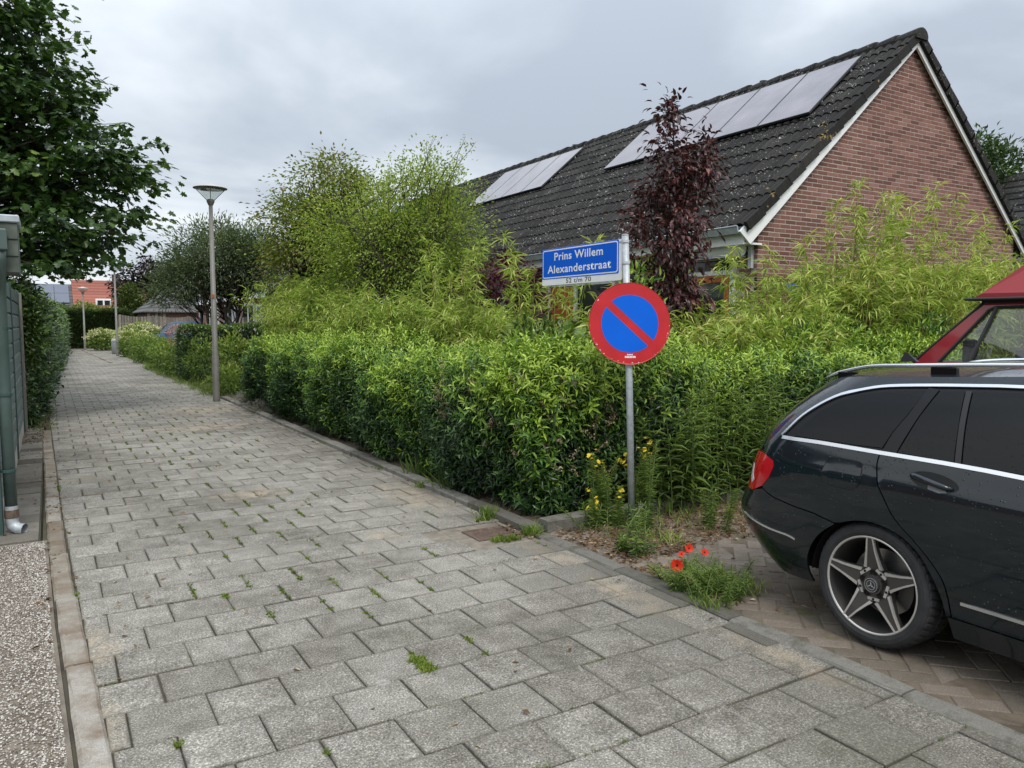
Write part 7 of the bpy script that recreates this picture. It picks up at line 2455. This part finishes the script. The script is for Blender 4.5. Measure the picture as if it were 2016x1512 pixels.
M['red_roof'] = simple('red_roof_tiles', [(0.2, (.17, .05, .034)), (.8, (.30, .105, .072))], .8, 1.2, 6, wt_=.3, wn=.7, stretch=(6, 6, 6))
M['grey_roof'] = simple('grey_roof_tiles', [(0.2, (.045, .044, .043)), (.8, (.12, .118, .115))], .8, 1.5, 6, wt_=.3, wn=.7)
M['slate_panel'] = simple('far_solar_panel', (.10, .115, .15), .25, 2)
M['far_brick'] = simple('far_brick', [(.2, (.17, .085, .065)), (.8, (.30, .17, .14))], .9, 4, 5)
M['render'] = simple('pale_render', [(.2, (.42, .37, .32)), (.8, (.55, .50, .44))], .8, 3, 5)
h1, r1 = gable_house('red_roofed_house', 'house with red tiled roof and grey chimney beyond the conifer hedge', 2.2, 13.5, 83, 91, 3.0, 5.65, 'x', M['far_brick'], M['red_roof'], rows=10)
MB().bbox((5.6, 86.7, 5.2), (6.35, 87.3, 6.35), .02).build('chimney', M['grey_roof'], r1)
MB().bbox((5.55, 86.65, 6.36), (6.4, 87.35, 6.43), .01).build('chimney_cap', M['steel'], r1)
MB().bbox((3.9, 83.2, 2.95), (5.2, 84.6, 3.85), .03).build('dormer', M['white'], r1)
for x_ in (4.05, 4.65): MB().box((x_, 83.18, 3.15), (x_ + .45, 83.195, 3.7)).build('pane', M['win'], r1)
h2, r2 = gable_house('solar_roofed_house', 'house whose grey roof is covered with solar panels, beside the red tiled roof', -12, 2.0, 83.3, 90.7, 3.0, 5.2, 'x', M['far_brick'], M['grey_roof'], rows=8)
for i in range(5):
    for j in range(2):
        x_ = -4.3 + i * 1.22
        sl = (5.2 - 3.0) / 3.7
        ya, yb = 83.7 + j * 1.55, 83.7 + j * 1.55 + 1.5
        za, zb = 3.0 + sl * (ya - 83.3) + .25, 3.0 + sl * (yb - 83.3) + .25
        mk('solar_panel', [(x_, ya, za), (x_ + 1.18, ya, za), (x_ + 1.18, yb, zb), (x_, yb, zb), (x_, ya, za - .05), (x_ + 1.18, ya, za - .05), (x_ + 1.18, yb, zb - .05), (x_, yb, zb - .05)], [(0, 1, 2, 3), (0, 4, 5, 1), (1, 5, 6, 2), (0, 3, 7, 4)], M['slate_panel'], r2)
gable_house('garden_house', 'small gabled garden house just visible over the conifer hedge', -.8, .9, 64, 67, 1.9, 2.95, 'y', M['render'], M['far_brick'], .15)
h3 = empty('garage', (8, 56, 0), 'low brick garage with grey hipped roof behind the wooden fence', 'house')
MB().box((5.3, 52.5, 0), (11.5, 59.5, 2.28)).build('wall', M['far_brick'], h3)
mb = MB()
for r in range(9):
    f0, f1 = r / 9, (r + 1) / 9
    def rg_(f, lift): return [(4.95 + 2.9 * f, 52.1 + 3.9 * f, 2.22 + 2.3 * f + lift), (11.9 - 1.0 * f, 52.1 + 3.9 * f, 2.22 + 2.3 * f + lift), (4.95 + 2.9 * f, 59.9 - 3.9 * f, 2.22 + 2.3 * f + lift), (11.9 - 1.0 * f, 59.9 - 3.9 * f, 2.22 + 2.3 * f + lift)]
    a_, b_ = rg_(f0, .05), rg_(f1, 0)
    lo_ = [(p[0], p[1], p[2] - .06) for p in a_]
    mb.add([a_[0], a_[1], b_[1], b_[0], lo_[0], lo_[1]], [(0, 1, 2, 3), (4, 5, 1, 0)], random.random())
    mb.add([a_[2], a_[0], b_[0], b_[2], lo_[2], lo_[0]], [(0, 1, 2, 3), (4, 5, 1, 0)], random.random())
    mb.add([a_[3], a_[2], b_[2], b_[3]], [(0, 1, 2, 3)], random.random())
    mb.add([a_[1], a_[3], b_[3], b_[1]], [(0, 1, 2, 3)], random.random())
r3 = mb.build('roof', M['grey_roof'], h3)
for i in range(5): MB().box((5.25 + i * .22, 52.46, .3), (5.40 + i * .22, 52.49, 2.15)).build('cladding_board', M['post'] if i % 2 else M['render'], h3)
h4, r4 = gable_house('terraced_bungalow', 'brick bungalow row with white window frames behind the grey-green tree', 7.25, 15, 29.5, 46.5, 2.75, 5.7, 'y', M['far_brick'], M['grey_roof'], .3, rows=12)
MB().box((6.94, 29.4, 2.52), (7.0, 46.6, 2.72)).build('gutter', M['white'], h4)
for (ya, yb, za, dz, blue) in ((31.0, 31.9, .1, 2.2, 1), (32.3, 34.4, .9, 1.5, 0), (35.2, 36.1, .1, 2.2, 1), (36.6, 38.6, .9, 1.5, 0), (40.0, 40.9, .1, 2.2, 1), (41.3, 43.3, .9, 1.5, 0), (44.6, 45.5, .1, 2.2, 1)):
    w = MB().bbox((7.17, ya, za), (7.26, yb, za + dz), .006).build('window', M['white'], h4)
    if blue: MB().box((7.16, ya + .2, za + .1), (7.169, yb - .2, za + dz - .1)).build('door_leaf', M['blue_car'], w)
    else:
        for q in range(2):
            m_ = (yb - ya) / 2
            MB().box((7.16, ya + q * m_ + .12, za + .12), (7.169, ya + (q + 1) * m_ - .12, za + dz - .12)).build('pane', M['win'], w)
gable_house('neighbouring_house', 'dark tiled roof of a house behind the brick gable at the frame edge', 19.5, 27.5, 7.5, 19, 2.9, 5.6, 'y', M['far_brick'], M['tile_t'], .4, rows=14)
# distant belt of trees closing the horizon
for k, (x_, y_, w_, h_) in enumerate(((-60, 130, 30, 5), (-20, 140, 30, 5.5), (25, 135, 34, 6), (60, 100, 30, 7), (75, 50, 20, 8), (-75, 90, 24, 6))):
    P, d = blob_points([(x_ + w_ * (i / 6 - .5), y_ + 3 * math.sin(i * 2.1 + k), h_ * .45, w_ * .14, 3, h_ * (.42 + .12 * math.sin(i * 3.3 + k))) for i in range(7)], 2600, np.random.default_rng(300 + k))
    n = len(P)
    P[:, 2] = np.maximum(P[:, 2], .2)
    leaves('distant_woods', P, rnd_dir(n), rnd_dir(n), np.full(n, 1.1), np.full(n, .8), T_DIA, M['lf_weed'], np.clip(RNG.normal(.25, .15, n), 0, 1))
print('objects', len(bpy.data.objects), 'tris', sum(len(o.data.loop_triangles) or sum(len(p.vertices) - 2 for p in o.data.polygons) if len(o.data.polygons) < 2000 else len(o.data.polygons) * 1.5 for o in bpy.data.objects if o.type == 'MESH'))
